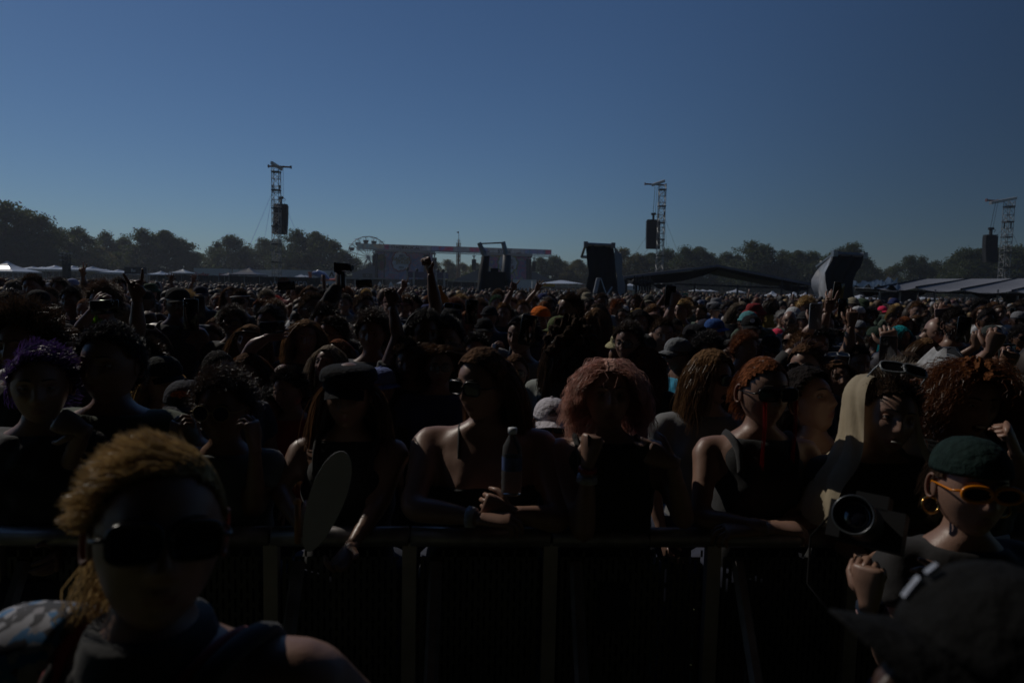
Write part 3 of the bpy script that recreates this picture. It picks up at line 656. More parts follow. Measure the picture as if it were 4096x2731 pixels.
# surfboard-shaped feather signs
for i, x in enumerate((1519, 1564)):
    p = gpt(x, 105); g = G(); R_ = []
    for k in range(9):
        z = 2.1 * k / 8 + .1; w = .34 * math.sin(math.pi * (k / 8 * .93 + .05)) ** .7; a = np.arange(8) * math.pi / 4
        R_.append(np.stack([p[0] + w * np.cos(a), p[1] + .04 * np.sin(a), np.full(8, z)], 1))
    g.rings(R_); tag(g.build('surfboard_sign', m_tent), f'{["left", "right"][i]} of two white surfboard signs standing below the left painted stage', 'sign')

# dark lighting pole far left
D = 70; b = gpt(267, D); t = thing('light_tower', 'dark pole with stacked floodlights between the white tents', 'light tower', b)
g = G(); truss(g, b, .5, 0, zat(267, 1012, D), .5, .03); g.box((b[0], b[1], 1.6), (.5, .5, 3.2)); g.build('pole', m_dark, t)
for (x, y) in ((246, 1012), (256, 1010), (268, 1013), (283, 1014), (241, 1021), (252, 1021), (243, 1040), (254, 1040)):
    q = pix(x, y, D); g = G(); g.box(q, (.2, .2, .14)); g.tube([q + [0, 0, -.1], (b[0], b[1], q[2] - .1)], .02, 4); g.build('floodlight', m_steel, t)

# leaning open frames with a dark speaker stack
D = 44
def lean_tower(x0t, y0t, x1t, y1t, x0b, x1b, yb, label, mode):
    base = gpt((x0b + x1b) / 2, D); t = thing('draped_tower', label, 'tower', base)
    TL, TR = pix(x0t, y0t, D), pix(x1t, y1t, D); BL, BR = gpt(x0b, D), gpt(x1b, D); bk = np.array([0, 2.4, 0])
    return t, TL, TR, BL, BR, bk
t, TL, TR, BL, BR, bk = lean_tower(1916, 975, 2012, 971, 1918, 2028, 1165, 'open leaning tower frames joined by a thin crossbar', 0)
for (T_, B_, off) in ((TL, BL, 24), (TR, BR, 14)):
    K = T_ + np.array([off / F * D, 0, -.75]); mid = K * .5 + B_ * .5 + [off * .2 / F * D, 0, 0]
    g = G(); g.tube([T_ + [0, 0, .06], K], [.14, .16], 4); g.build('slanted_beam', m_steel, t)
    R_ = []
    for q, w in ((K, .26), (K * .7 + B_ * .3, .3), (mid, .34), (B_ * .8 + K * .2, .4), (B_, .55)):
        a = np.arange(10) * 2 * math.pi / 10; rr = w * (1 + .18 * np.sin(a * 3 + q[2] * 2)); R_.append(np.stack([q[0] + rr * np.cos(a), q[1] + .6 + 1.2 * rr * np.sin(a), np.full(10, q[2])], 1))
    G().rings(R_).build('wrapped_leg', m_drape if off == 24 else mat('dark_grey_tarp', (.07, .075, .085), .6, var=.3, scale=2, bump=.4), t, True)
G().tube([TL, TR], .05, 6).build('crossbar', mat('maroon_steel_tube', (.12, .05, .05), .5), t)
stk = thing('loudspeaker_stack', 'tall black covered loudspeaker stack between the leaning frames', 'loudspeaker', gpt(1984, D - 1))
q0, q1 = pix(1945, 1086, D - 1), pix(2021, 1086, D - 1); 
R_ = []
for z, w in ((0, .92), (.8, .9), (1.4, .93), (2.0, 1.0), (q0[2], 1.02)):
    a = np.array([[-1, -1], [-.3, -1.06], [.4, -1], [1, -1], [1, 0], [1, 1], [0, 1], [-1, 1], [-1, 0]]); hw = (q1[0] - q0[0]) / 2
    R_.append(np.stack([(q0[0] + q1[0]) / 2 + a[:, 0] * hw * w, q0[1] + .7 + a[:, 1] * .7, np.full(9, z)], 1))
G().rings(R_).build('cover', m_drape, stk); G().box(((q0[0] + q1[0]) / 2 - .1, q0[1] + .6, q0[2] + .1), (.5, .3, .25)).build('top_light', m_rub, stk)

def draped(x0t, y0t, x1t, y1t, prof, d, label, side_m, fl, dp=2.2, outer=None):
    """prof: list of (y, xl, xr) down the front face"""
    t = thing('draped_tower', label, 'tower', gpt((prof[-1][1] + prof[-1][2]) / 2, d))
    g = G(); V = []; K = 9
    for (y, a, b_) in prof:
        for k in range(K):
            x = a + (b_ - a) * k / (K - 1); p = pix(x, y, d); V.append(p + [0, .10 * math.sin(k * 1.9 + y * .02), 0])
    n = len(prof); g.add(V, [(j * K + k + 1, j * K + k, (j + 1) * K + k, (j + 1) * K + k + 1) for j in range(n - 1) for k in range(K - 1)]); g.build('front_drape', m_drape, t, True)
    for side in (0, 1):
        V = []
        for i, (y, a, b_) in enumerate(prof):
            p = pix([a, b_][side], y, d)
            for k in range(5):
                f = k / 4
                if outer and side == 0:
                    V.append(p + (pix(outer[i][0], outer[i][1], d + dp) - p) * f + [.03 * math.sin(i * 1.7 + k), 0, 0]); continue
                V.append(p + np.array([fl[side] * f, dp * f, .0 - (.55 * f if i == 0 else 0)]) + [.05 * math.sin(i * 1.7 + k), 0, 0])
        if side == 0: fs = [(j * 5 + k, j * 5 + k + 1, (j + 1) * 5 + k + 1, (j + 1) * 5 + k) for j in range(n - 1) for k in range(4)]
        else: fs = [(j * 5 + k, (j + 1) * 5 + k, (j + 1) * 5 + k + 1, j * 5 + k + 1) for j in range(n - 1) for k in range(4)]
        G().add(V, fs).build('side_tarp', side_m, t, True)
    g = G(); a = pix(x0t, y0t, d); b_ = pix(x1t, y1t, d); g.tube([a, b_], .11, 6); g.box(a, (.22, .3, .3)); g.box(b_, (.22, .3, .3)); g.tube([a + [0, dp, -.6], b_ + [0, dp, -.6]], .1, 6); g.tube([b_, b_ + [0, dp, -.6]], .08, 5); g.tube([a, a + [0, dp, -.6]], .08, 5)
    g.build('top_rail', m_steel, t)
    return t
D1 = 38
tw = draped(2343, 977, 2452, 982, [(977, 2343, 2452), (1000, 2345, 2455), (1030, 2348, 2458), (1060, 2352, 2460), (1090, 2356, 2463), (1110, 2352, 2466), (1140, 2346, 2470), (1170, 2342, 2474), (1185, 2341, 2478)], D1, 'black draped tower standing in the crowd left of the marquee', mat('slate_tarp', (.16, .17, .19), .6, var=.2, bump=.3), (.5, .75))
g = G()
for k in range(4): g.tube([pix(2388 + k * 3.5, 1112, D1 - .4), pix(2374 + k * 3.5, 1172, D1 - .6)], .045, 5)
g.build('leaning_pole', m_alu, tw); G().tube([pix(2403, 1112, D1 - .4), pix(2424, 1172, D1 - .6)], .03, 5).build('brace', m_steel, tw); G().tube([pix(2448, 1148, D1 - .4), pix(2424, 1185, D1 - .8)], .05, 5).build('brace', m_steel, tw)
tw2 = draped(3338, 1014, 3457, 1022, [(1018, 3330, 3450), (1040, 3326, 3447), (1065, 3314, 3440), (1090, 3302, 3424), (1120, 3300, 3412), (1150, 3304, 3409), (1180, 3314, 3418), (1210, 3322, 3434), (1240, 3330, 3452)], 34, 'black tower with silver tarp on its left side, right of the marquee', mat('silver_tarp', (.36, .365, .38), .35, var=.3, scale=2, bump=.6), (0, -1.2), 1.9, [(3276, 1062), (3273, 1075), (3272, 1095), (3272, 1115), (3271, 1135), (3270, 1160), (3270, 1180), (3270, 1205), (3272, 1235)])

# peaked marquee in the middle
D = 46; ap, le, re = pix(2872, 1058, D), pix(2494, 1106, D), pix(3272, 1138, D); t = thing('marquee', 'large low peaked marquee with dark underside in the middle of the crowd', 'marquee', gpt(2880, D)); dp = np.array([0, 9.0, .0])
th = np.array([0, 0, .16])
m_fas = mat('grey_fascia', (.2, .2, .23), .5, var=.15)
for (a, b_) in ((le, ap), (ap, re)):
    G().add([a, b_, b_ - th, a - th, a + [0, .1, 0], b_ + [0, .1, 0], b_ - th + [0, .1, 0], a - th + [0, .1, 0]], [(3, 2, 1, 0), (4, 5, 6, 7), (0, 1, 5, 4), (2, 3, 7, 6), (0, 4, 7, 3), (1, 2, 6, 5)]).build('fascia', m_fas, t)
    V = []; n = 12
    for j in range(4):
        for k in range(n + 1):
            p = a + (b_ - a) * k / n + [0, .1 + 9 * j / 3, -.02]; V.append(p)
    V2 = [v - [0, 0, .05] for v in V]; q = [(j * (n + 1) + k, j * (n + 1) + k + 1, (j + 1) * (n + 1) + k + 1, (j + 1) * (n + 1) + k) for j in range(3) for k in range(n)]
    G().add(V, q).add(V2, [tuple(reversed(f)) for f in q]).build('roof_sheet', m_black, t)
def swag(xa, xb, ya, yb2, sag, d, par):
    V = []; n = 16
    for k in range(n + 1):
        x = xa + (xb - xa) * k / n; yt2 = ya + (yb2 - ya) * k / n; yl = yt2 + 3 + sag * math.sin(math.pi * k / n) ** .8
        for f in (0, .33, .66, 1): V.append(pix(x, yt2 + (yl - yt2) * f, d) + [0, .15 * math.sin(3 * f + k), 0])
    G().add(V, [(4 * k + i, 4 * k + i + 1, 4 * k + i + 5, 4 * k + i + 4) for k in range(n) for i in range(3)]).build('hanging_swag', m_black, par, True)
swag(2500, 2872, 1112, 1074, 34, D + 1, t); swag(2872, 3270, 1074, 1140, 12, D + 1, t); swag(2610, 2690, 1136, 1137, 18, D + .5, t); swag(2535, 2620, 1120, 1124, 22, D + .2, t); swag(3110, 3240, 1140, 1148, 20, D + .4, t)
for x, w in ((2500, .16), (2544, .1), (2582, .05), (2598, .05), (2778, .06), (2950, .07), (3126, .06), (3166, .05), (3192, .08), (3230, .06)):
    p = gpt(x, D + .4); zt = ap[2] - abs(x - 2872) / (390 if x > 2872 else 378) * (ap[2] - (re if x > 2872 else le)[2]) - .2
    if 2700 < x < 3100: zt = zat(x, hor(x) - 28, D)
    G().tube([p, (p[0], p[1], zt)], w, 6).build('post', m_dark, t)
G().tube([pix(2700, 1136, D + .4), pix(3130, 1152, D + .4)], .05, 5).build('cross_rail', m_dark, t)
for i in range(7):
    x = 2536 + i * 11; p = pix(x, 1128 + (i % 3) * 3, D - .3); g = G(); g.ball(p, (.16, .16, .2), 10, 6); g.box(p + [0, 0, .3], (.08, .08, .25)); g.tube([p - [0, 0, .15], p - [0, 0, .5 + .1 * (i % 2)]], .05, 5); g.build('hanging_lamp', m_rub, t)
bx = thing('green_crate_wall', 'bright green panelled crates under the marquee', 'crates', gpt(2700, D + 3)); A, B = gpt(2636, D + 2), gpt(2772, D + 2); z = zat(2700, 1172, D + 2)
for k in range(4):
    a = A + (B - A) * k / 4; b_ = A + (B - A) * (k + 1) / 4; G().box(((a[0] + b_[0]) / 2, a[1], z / 2), ((b_[0] - a[0]) * .97, 1.2, z)).build('crate', mat('green_crate_paint', (.02, .3, .16), .5), bx)

# grey striped canopy on the right
t = thing('striped_canopy', 'long grey awning canopy with dark seams at the right edge', 'canopy', gpt(3800, 38)); dn, df = 30, 48
seam = [(3420, 1152, 3470, 1150), (3500, 1153, 3705, 1115), (3665, 1150, 3880, 1115), (3845, 1158, 4070, 1114), (4050, 1163, 4260, 1114), (4250, 1168, 4450, 1114)]
for i in range(1, len(seam) - 1):
    (a0, b0, a1, b1), (c0_, d0, c1, d1_) = seam[i], seam[i + 1]; V = []; n = 8
    for j in range(n + 1):
        f = j / n
        for k in range(7):
            g_ = k / 6; xn = a0 + (c0_ - a0) * f; yn = b0 + (d0 - b0) * f + 13 * math.sin(math.pi * f); xf = a1 + (c1 - a1) * f; yf = b1 + (d1_ - b1) * f
            P0 = pix(xn, yn, dn); P1 = pix(xf, yf, df); p = P0 + (P1 - P0) * g_; p[2] -= .10 * math.sin(math.pi * f) * math.sin(math.pi * g_); V.append(p)
    q = [(j * 7 + k, (j + 1) * 7 + k, (j + 1) * 7 + k + 1, j * 7 + k + 1) for j in range(n) for k in range(6)]
    G().add(V, q).build('awning_panel', m_awn, t, True)
    P0, P1 = pix(a0, b0, dn), pix(a1, b1, df); G().tube([P0 + [0, 0, .02], P1 + [0, 0, .02]], .045, 5).build('seam_strap', m_black, t)
for x in (3520, 3670, 3860, 4070, 3600, 3740, 3990):
    p = gpt(x, dn + .4); G().tube([p, (p[0], p[1], zat(x, 1158, dn))], .045, 6).build('post', m_steel, t)
G().tube([pix(3420, 1158, dn + .3), pix(4150, 1180, dn + .3)], .04, 5).build('front_rail', m_dark, t)
for (a, b_, y, s, d) in ((3600, 3700, 1165, 20, dn + 3), (3890, 4000, 1172, 24, dn + 2), (3990, 4096, 1172, 40, dn + 2.5), (3440, 3520, 1166, 16, dn + 3)): swag(a, b_, y, y + 2, s, d, t)
# collapsed black cloth on the canopy's left end
V = []; n = 14
for j in range(5):
    for k in range(n + 1):
        x = 3412 + (3590 - 3412) * k / n; y = 1148 - j * (4 + 4.5 * k / n) + 4 * math.sin(k * 2.3 + j); V.append(pix(x, y, dn + 1 + j * 3.4) + [0, 0, .12 * math.sin(k * 1.7 + j * 2)])
G().add(V, [(j * (n + 1) + k, j * (n + 1) + k + 1, (j + 1) * (n + 1) + k + 1, (j + 1) * (n + 1) + k) for j in range(4) for k in range(n)]).build('bunched_cloth', mat('glossy_black_cloth', (.02, .02, .022), .35, bump=.5, scale=3), t, False)
G().add([pix(3418, 1152, dn), pix(3500, 1153, dn), pix(3470, 1150, dn + 4), pix(3420, 1150, dn + 4)], [(0, 1, 2, 3)]).build('white_edge_sheet', m_tent, t)
# dark translucent banner with a pale round shape
sg = thing('hanging_banner', 'crumpled dark hanging banner with a pale round print under the canopy', 'banner', gpt(3600, dn + 1)); V = []; n = 14
for j in range(9):
    for k in range(n + 1): V.append(pix(3526 + (3675 - 3526) * k / n + 3 * math.sin(j), 1168 + 62 * j / 8, dn + 1) + [0, .12 * math.sin(k * .9 + j * .8), 0])
mb = mat('dark_blue_banner', (.05, .06, .085), .5, var=.3, bump=.2)
G().add(V, [(j * (n + 1) + k, (j + 1) * (n + 1) + k, (j + 1) * (n + 1) + k + 1, j * (n + 1) + k + 1) for j in range(8) for k in range(n)]).build('cloth', mb, sg, True)
slab(blob(3590, 1230, 46, 26, dn + .75, 1, .05), .03, 'pale_print', mat('pale_print', (.2, .2, .2), .7), sg)
# ================================================================ PEOPLE
m_skin = mat('skin', None, .42, var=.10, scale=18, objcol=True, bump=.05)
nt_ = m_skin.node_tree; n2 = nt_.nodes.new('ShaderNodeTexNoise'); n2.inputs['Scale'].default_value = 260; n2.inputs['Detail'].default_value = 3
nt_.links.new([n for n in nt_.nodes if n.type == 'TEX_COORD'][0].outputs['Object'], n2.inputs['Vector']); r2 = nt_.nodes.new('ShaderNodeMapRange'); r2.inputs['To Min'].default_value = .28; r2.inputs['To Max'].default_value = .55
nt_.links.new([n for n in nt_.nodes if n.type == 'TEX_NOISE'][0].outputs['Fac'], r2.inputs['Value']); nt_.links.new(r2.outputs[0], nt_.nodes['Principled BSDF'].inputs['Roughness'])
b2 = nt_.nodes.new('ShaderNodeBump'); b2.inputs['Strength'].default_value = .25; b2.inputs['Distance'].default_value = .002; nt_.links.new(n2.outputs['Fac'], b2.inputs['Height'])
b1 = [n for n in nt_.nodes if n.type == 'BUMP'][0]; nt_.links.new(b1.outputs[0], b2.inputs['Normal']); nt_.links.new(b2.outputs[0], nt_.nodes['Principled BSDF'].inputs['Normal'])
m_lip = mat('lips', (.24, .10, .085), .4, var=.1)
m_ear = mat('ear_skin', None, .45, var=.1, scale=20, objcol=True, trans=.2, transcol=(.75, .08, .04))
m_eyew = mat('eye_white', (.42, .40, .38), .15, var=.02); m_iris = mat('iris', (.03, .02, .015), .1, var=.05)
m_brow = mat('brow_hair', (.03, .02, .015), .8, var=.2); m_mouth = mat('mouth_inside', (.06, .01, .01), .6); m_teeth = mat('teeth', (.6, .58, .52), .3, var=.02)
BODYM = [m_skin, m_lip, m_ear, m_eyew, m_iris, m_brow, m_mouth, m_teeth]
m_hair = mat('hair', None, .38, var=.35, scale=26, objcol=True, trans=.42, spec=.5)
m_scalp = mat('hair_roots', None, .9, var=.5, scale=60, objcol=True, spec=.1, bump=1.0)
m_cloth = mat('cloth', None, .85, var=.2, scale=10, objcol=True, bump=.35, sheen=.15)
m_denim = mat('dark_denim', (.03, .035, .06), .9, var=.3, scale=30)
m_lens = mat('sunglass_lens', (.01, .01, .012), .05, var=.05, spec=.8); m_frame = mat('sunglass_frame', None, .25, var=.05, objcol=True)
m_mirror = mat('mirror_lens', None, .06, metal=.9, var=.3, scale=40, objcol=True)

def sm(x, a, b):
    t = np.clip((x - a) / (b - a), 0, 1); return t * t * (3 - 2 * t)
def ga(x, s): return np.exp(-(x / s) ** 2)
HX, HY, HZ = .077, .098, .120
def head_base(dx, dy, dz):
    X = dx * HX; Y = dy * HY; Z = dz * HZ
    t = np.clip(-Z / HZ, 0, 1); X = X * (1 - .30 * t ** 1.5); Y = np.where(dy < 0, Y * (1 - .04 * t), Y * (1 - .38 * t ** 1.2))
    X = X * (1 + .03 * np.clip(Z / HZ, 0, 1))
    return X, Y, Z
def head_mesh(mouth='closed', nu=60, nv=46, fem=False):
    t = np.linspace(0, 2 * math.pi, nu, endpoint=False); a = t - .5 * np.sin(t)
    ph = np.linspace(-math.pi / 2 + .02, math.pi / 2 - .02, nv)
    A, Pp = np.meshgrid(a, ph); dx = np.sin(A) * np.cos(Pp); dy = -np.cos(A) * np.cos(Pp); dz = np.sin(Pp)
    X, Y, Z = head_base(dx, dy, dz); m = sm(-dy, .25, .75); aX = np.abs(X)
    s = np.clip((.028 - Z) / .056, 0, 1)
    nose = (.005 + .017 * s) * ga(X, .0095 + .004 * s) * sm(Z, -.042, -.033) * (1 - sm(Z, .022, .034))
    d = nose + .008 * ga(aX - .013, .007) * ga(Z + .030, .007)
    d += -.014 * ga(aX - .031, .016) * ga(Z - .008, .011)
    d += (.004 if fem else .007) * ga(Z - .031, .008) * (1 - sm(aX, .045, .06)) * (1 - .5 * ga(X, .008))
    d += .006 * ga(aX - .044, .018) * ga(Z + .018, .016)
    d += -.004 * ga(aX - .035, .014) * ga(Z + .055, .02)
    wide = .026 if mouth == 'smile' else .020
    if mouth == 'open':
        d += .006 * ga(X, .02) * ga(Z + .052, .005) + .007 * ga(X, .02) * ga(Z + .087, .006) - .03 * sm(1 - (X / .018) ** 2 - ((Z + .070) / .0115) ** 2, 0, .5)
    else:
        zc = -.0640 + (.008 * (aX / .026) ** 2 if mouth == 'smile' else 0)
        d += .0065 * ga(X, wide) * ga(Z - zc - .0055, .0045) + .0075 * ga(X, wide * .85) * ga(Z - zc + .0065, .005) - .006 * ga(X, wide) * ga(Z - zc, .0022)
    d += .010 * ga(X, .020) * ga(Z + .100, .014) - .004 * ga(X, .03) * ga(Z + .083, .006)
    d += .004 * ga(Z - .06, .03) * ga(X, .05)
    Y = Y - d * m; X = X * (1 + .05 * ga(Z + .085, .025) * (0 if fem else 1))
    # flat face plane
    Y = np.where((dy < 0) & (Z < .04), Y * (1 - .0) + .004 * m, Y)
    V = np.stack([X.ravel(), Y.ravel(), Z.ravel()], 1); f = []; mi = []
    for j in range(nv - 1):
        for i in range(nu):
            i2 = (i + 1) % nu; f.append((j * nu + i, j * nu + i2, (j + 1) * nu + i2, (j + 1) * nu + i))
            cx = (X[j, i] + X[j + 1, i2]) / 2; cz = (Z[j, i] + Z[j + 1, i2]) / 2; fr = dy[j, i] < -.5; k = 0
            if fr and mouth == 'open':
                e = (cx / .021) ** 2 + ((cz + .07) / .0155) ** 2
                if e < 1: k = 1
                if (cx / .0175) ** 2 + ((cz + .07) / .011) ** 2 < 1: k = 6
            elif fr and abs(cx) < wide and abs(cz + .064) < .010 * (1 - (cx / wide) ** 2 * .6): k = 1
            mi.append(k)
    f.append(tuple(range(nu - 1, -1, -1))); mi.append(0); f.append(tuple((nv - 1) * nu + i for i in range(nu))); mi.append(0)
    g = G(); g.add(V, f, mi)
    for sx in (-1, 1):
        g.ball((sx * .031, -.0700, .0070), (.0125, .0115, .0062), 12, 8, 3); g.ball((sx * .031, -.0785, .0070), (.0048, .0034, .0052), 8, 5, 4)
        g.tube([(sx * .031 + q, -.0745 - .006 * math.cos(q * 60), .0012 + 10 * q * q) for q in (-.015, -.008, 0, .008, .015)], [.002, .004, .0045, .004, .002], 6, 0, flat=.6)
        g.tube([(sx * .031 + q, -.0735 - .006 * math.cos(q * 60), .0145 - 12 * q * q) for q in (-.016, -.008, 0, .008, .016)], [.003, .0055, .006, .0055, .003], 6, 0, flat=.6)
        g.tube([(sx * (.014 + .034 * k / 5), -.0985 + .0022 * k ** 1.35, .0300 + .004 * math.sin(k * .6)) for k in range(6)], [.0024, .0036, .0036, .003, .0024, .001], 5, 5, flat=.7)
        # ear: helix ridge, bowl and lobe
        a = np.linspace(-2.1, 2.2, 12); P = np.array([(sx * (.081 + .006 * math.cos(q * .7)), .012 - .0165 * math.cos(q + .3) * -1, .000 + .030 * math.sin(q)) for q in a])
        g.tube(P, [.003, .004, .0045, .0045, .0045, .0045, .0045, .0045, .004, .004, .0045, .003], 6, 2)
        g.ball((sx * .078, .010, 0), (.0055, .0165, .027), 10, 7, 2)
    if mouth == 'open': g.box((0, -.084, -.0625), (.026, .006, .006), m=7)
    if mouth == 'smile': g.box((0, -.0945, -.0625), (.028, .004, .005), m=7)
    return g
HEADS = {k: head_mesh(k) for k in ('closed', 'open', 'smile')}
HEADF = {k: head_mesh(k, fem=True) for k in ('closed', 'open', 'smile')}

def hand(side, curls, thumb=0.4, spread=.25, r=.0082, m=0):
    """local frame: +X hand direction, +Z palm side, thumb towards side*Y; side = +1 / -1"""
    g = G(); ang = np.arange(10) * 2 * math.pi / 10; R_ = []
    for x, w, h in ((-.02, .026, .020), (.0, .027, .018), (.025, .034, .017), (.055, .041, .0155), (.085, .042, .0135), (.094, .036, .009)):
        R_.append(np.stack([np.full(10, x), np.cos(ang) * w * .95, np.sin(ang) * h * .95], 1))
    g.rings(R_, m)
    L = [(.072, .029, .045), (.080, .010, .05), (.074, -.009, .047), (.058, -.027, .037)]
    for i, (ln, y0, _) in enumerate(L):
        c = curls[i]; p = np.array([.086 - .006 * abs(i - 1), side * y0, 0.0]); dirv = side * spread * (1.2 - .8 * i) * .5 * (1 - c); pts = [p - np.array([.02, 0, 0]), p]; th = 0
        for seg, (fr, mx) in enumerate(((.45, 1.45), (.30, 1.75), (.25, 1.2))):
            th += c * mx + .08; st_ = ln * fr; pts.append(pts[-1] + np.array([math.cos(th) * math.cos(dirv), math.sin(dirv) * abs(math.cos(th)), math.sin(th)]) * st_)
        g.tube(pts, [r * 1.05, r * 1.1, r, r * .92, r * .62], 7, m)
        q = pts[-1]; g.ball(q, r * .72, 7, 5, m)
    tp = [np.array([.015, side * .018, .004]), np.array([.034, side * .040, .010])]
    d0 = np.array([.55 + .3 * thumb, side * (1 - thumb * 1.1), .25 + .6 * thumb]); d0 /= np.linalg.norm(d0)
    d1 = np.array([.75, side * (.7 - 1.5 * thumb), .3 + .4 * thumb]); d1 /= np.linalg.norm(d1)
    tp += [tp[-1] + d0 * .034, tp[-1] + d0 * .034 + d1 * .028]
    g.tube(tp, [.014, .0125, .0098, .0068], 7, m); g.ball(tp[-1], .0066, 7, 5, m)
    return g
HANDS = {'relax': ([.25, .3, .35, .4], .3, .2), 'open': ([.03, .02, .04, .06], .0, .9), 'fist': ([1, 1, 1, 1], .95, 0), 'horns': ([.03, 1, 1, .05], .9, .5), 'point': ([.02, 1, 1, 1], .9, .0),
         'thumb': ([.95, 1, 1, 1], -.35, 0), 'hold': ([.5, .5, .5, .5], .35, .1), 'grip': ([.72, .76, .8, .85], .5, .05), 'wave': ([.15, .1, .15, .3], -.2, .7), 'peace': ([.02, .02, 1, 1], .9, .8)}
def nrm(v): v = np.asarray(v, float); return v / (np.linalg.norm(v) + 1e-9)
def frame(o, x, z):
    x = nrm(x); z = nrm(np.asarray(z, float) - np.dot(z, x) * x); y = np.cross(z, x); M = np.eye(4); M[:3, 0] = x; M[:3, 1] = y; M[:3, 2] = z; M[:3, 3] = o; return M

def smooth_path(P, r, n):
    P = np.asarray(P, float); t = np.linspace(0, len(P) - 1, n); out = []; rr = np.interp(t, range(len(P)), r)
    for q in t:
        i = min(int(q), len(P) - 2); f = q - i; p0 = P[max(i - 1, 0)]; p1 = P[i]; p2 = P[i + 1]; p3 = P[min(i + 2, len(P) - 1)]
        out.append(.5 * ((2 * p1) + (-p0 + p2) * f + (2 * p0 - 5 * p1 + 4 * p2 - p3) * f * f + (-p0 + 3 * p1 - 3 * p2 + p3) * f ** 3))
    return np.array(out), rr

class Pose:
    """joints in a person frame: facing -Y, Z up, feet on z = 0, 1.75 m tall; right hand is at -X"""
    def __init__(s, rE=(-.25, .03, 1.16), rW=(-.22, -.10, .93), lE=(.25, .03, 1.16), lW=(.22, -.10, .93), rh='relax', lh='relax', rn=(1, 0, 0), ln=(-1, 0, 0), lean=0, fem=False, heavy=1.0, hy=0, hp=0, hr=0, shr=0, hoff=(0, 0, 0), rd=None, ld=None, legs=True, shoulder=1.0, hs=1.0):
        s.hs = hs
        s.rE, s.rW, s.lE, s.lW = [np.array(q, float) for q in (rE, rW, lE, lW)]; s.rh, s.lh, s.rn, s.ln = rh, lh, rn, ln
        s.lean = lean; s.fem = fem; s.heavy = heavy; s.hy, s.hp, s.hr = hy, hp, hr; s.shr = shr; s.hoff = hoff; s.rd, s.ld = rd, ld; s.legs = legs
        w = (.165 if fem else .19) * shoulder; s.w = w
        s.rS = np.array([-w, .01 - lean, 1.425 + shr]); s.lS = np.array([w, .01 - lean, 1.425 + shr]); s.H = np.array([0, -.022 - lean * 1.15, 1.635]) + np.array(hoff)
    def off(s, z):  # forward lean of the spine by height
        return -s.lean * sm(np.array(z), .95, 1.42)
    def head_mat(s):
        E = Matrix.Translation(Vector(s.H)) @ Matrix.Translation((0, .02, -.09)) @ (Matrix.Rotation(s.hy, 4, 'Z') @ Matrix.Rotation(s.hp, 4, 'X') @ Matrix.Rotation(s.hr, 4, 'Y')) @ Matrix.Translation((0, -.02, .09)) @ Matrix.Scale(s.hs, 4)
        return E
    def torso(s, grow=0, top=1.52, bottom=.86, sh=1.0):
        f = s.fem; h = s.heavy; A = np.arange(20) * 2 * math.pi / 20
        T = [(.86, .165 * h, .115 * h), (.95, (.172 if f else .165) * h, .12 * h), (1.08, (.135 if f else .15) * h, .105 * h), (1.2, (.145 if f else .165) * h, .112 * h), (1.30, (.155 if f else .178) * h, .122 * h),
             (1.38, s.w * .94 * sh, .112 * h ** .5), (1.44, s.w * .86 * sh, .09), (1.475, s.w * .60 * sh, .072), (1.50, .078, .062), (1.54, .06, .058), (1.60, .055, .056)]
        R_ = []
        for z, rx, ry in T:
            if z > top or z < bottom: continue
            c, n = np.cos(A), np.sin(A); e = .8; zz = z + (s.shr if 1.34 < z < 1.49 else 0)
            x = np.sign(c) * np.abs(c) ** e * (rx + grow); y = np.sign(n) * np.abs(n) ** e * (ry + grow)
            if f and 1.2 <= z <= 1.38: y = np.where(n < -.2, y - .028 * h * np.exp(-((np.abs(x) - .075) / .055) ** 2) * (1 if z == 1.30 else .45), y)
            ox = s.hoff[0] * float(sm(np.array(z), 1.4, 1.62)); R_.append(np.stack([x + ox, y + s.off(z) + (.0 if z < 1.5 else -.012), np.full(20, zz)], 1))
        return R_
    def body(s, mouth='closed', voxel=.014):
        g = G(); g.rings(s.torso())
        # neck up into the head
        Hm = np.array(s.head_mat()); nb = (Hm @ np.array([0, .018, -.06, 1]))[:3]
        g.tube([np.array([0, s.off(1.46), 1.46 + s.shr]), np.array([s.hoff[0] * .5, s.off(1.5) - .01, 1.53]), nb], [.072, .055 if s.fem else .06, .052], 12)
        k = s.heavy ** .6
        for S_, E, W in ((s.rS, s.rE, s.rW), (s.lS, s.lE, s.lW)):
            inn = S_ * [.45, 1, 1]; u = E - S_
            P, r = smooth_path([inn, S_ + u * .03, S_ + u * .3, S_ + u * .75, E, E + (W - E) * .3, E + (W - E) * .7, W], np.array([.05, .056, .053, .043, .040, .042, .031, .026]) * (.9 if s.fem else 1.0) * k, 22)
            g.tube(P, r, 12)
        if s.legs:
            for sx in (-1, 1):
                P, r = smooth_path([(sx * .085, 0, .92), (sx * .10, 0, .7), (sx * .10, -.01, .48), (sx * .10, .0, .3), (sx * .105, .02, .09), (sx * .105, .0, .05)], [.10, .088, .06, .055, .042, .045], 14)
                g.tube(P, r, 12); g.tube([(sx * .105, .04, .04), (sx * .11, -.06, .035), (sx * .115, -.16, .03)], [.042, .045, .03], 8)
        v, f = remesh(g, voxel, 4)
        out = G(); out.add(v, f, 0)
        out.merge((HEADF if s.fem else HEADS)[mouth], Hm)
        for (E, W, h, n, side, d) in ((s.rE, s.rW, s.rh, s.rn, -1, s.rd), (s.lE, s.lW, s.lh, s.ln, 1, s.ld)):
            cu, th, spd = HANDS[h]; dv = nrm(W - E) if d is None else nrm(d)
            # thumb side: for the right hand with fingers up and palm forward (-Y) the thumb points to +X
            hm = hand(side, cu, th, spd); out.merge(hm, frame(W, dv, n))
        return out
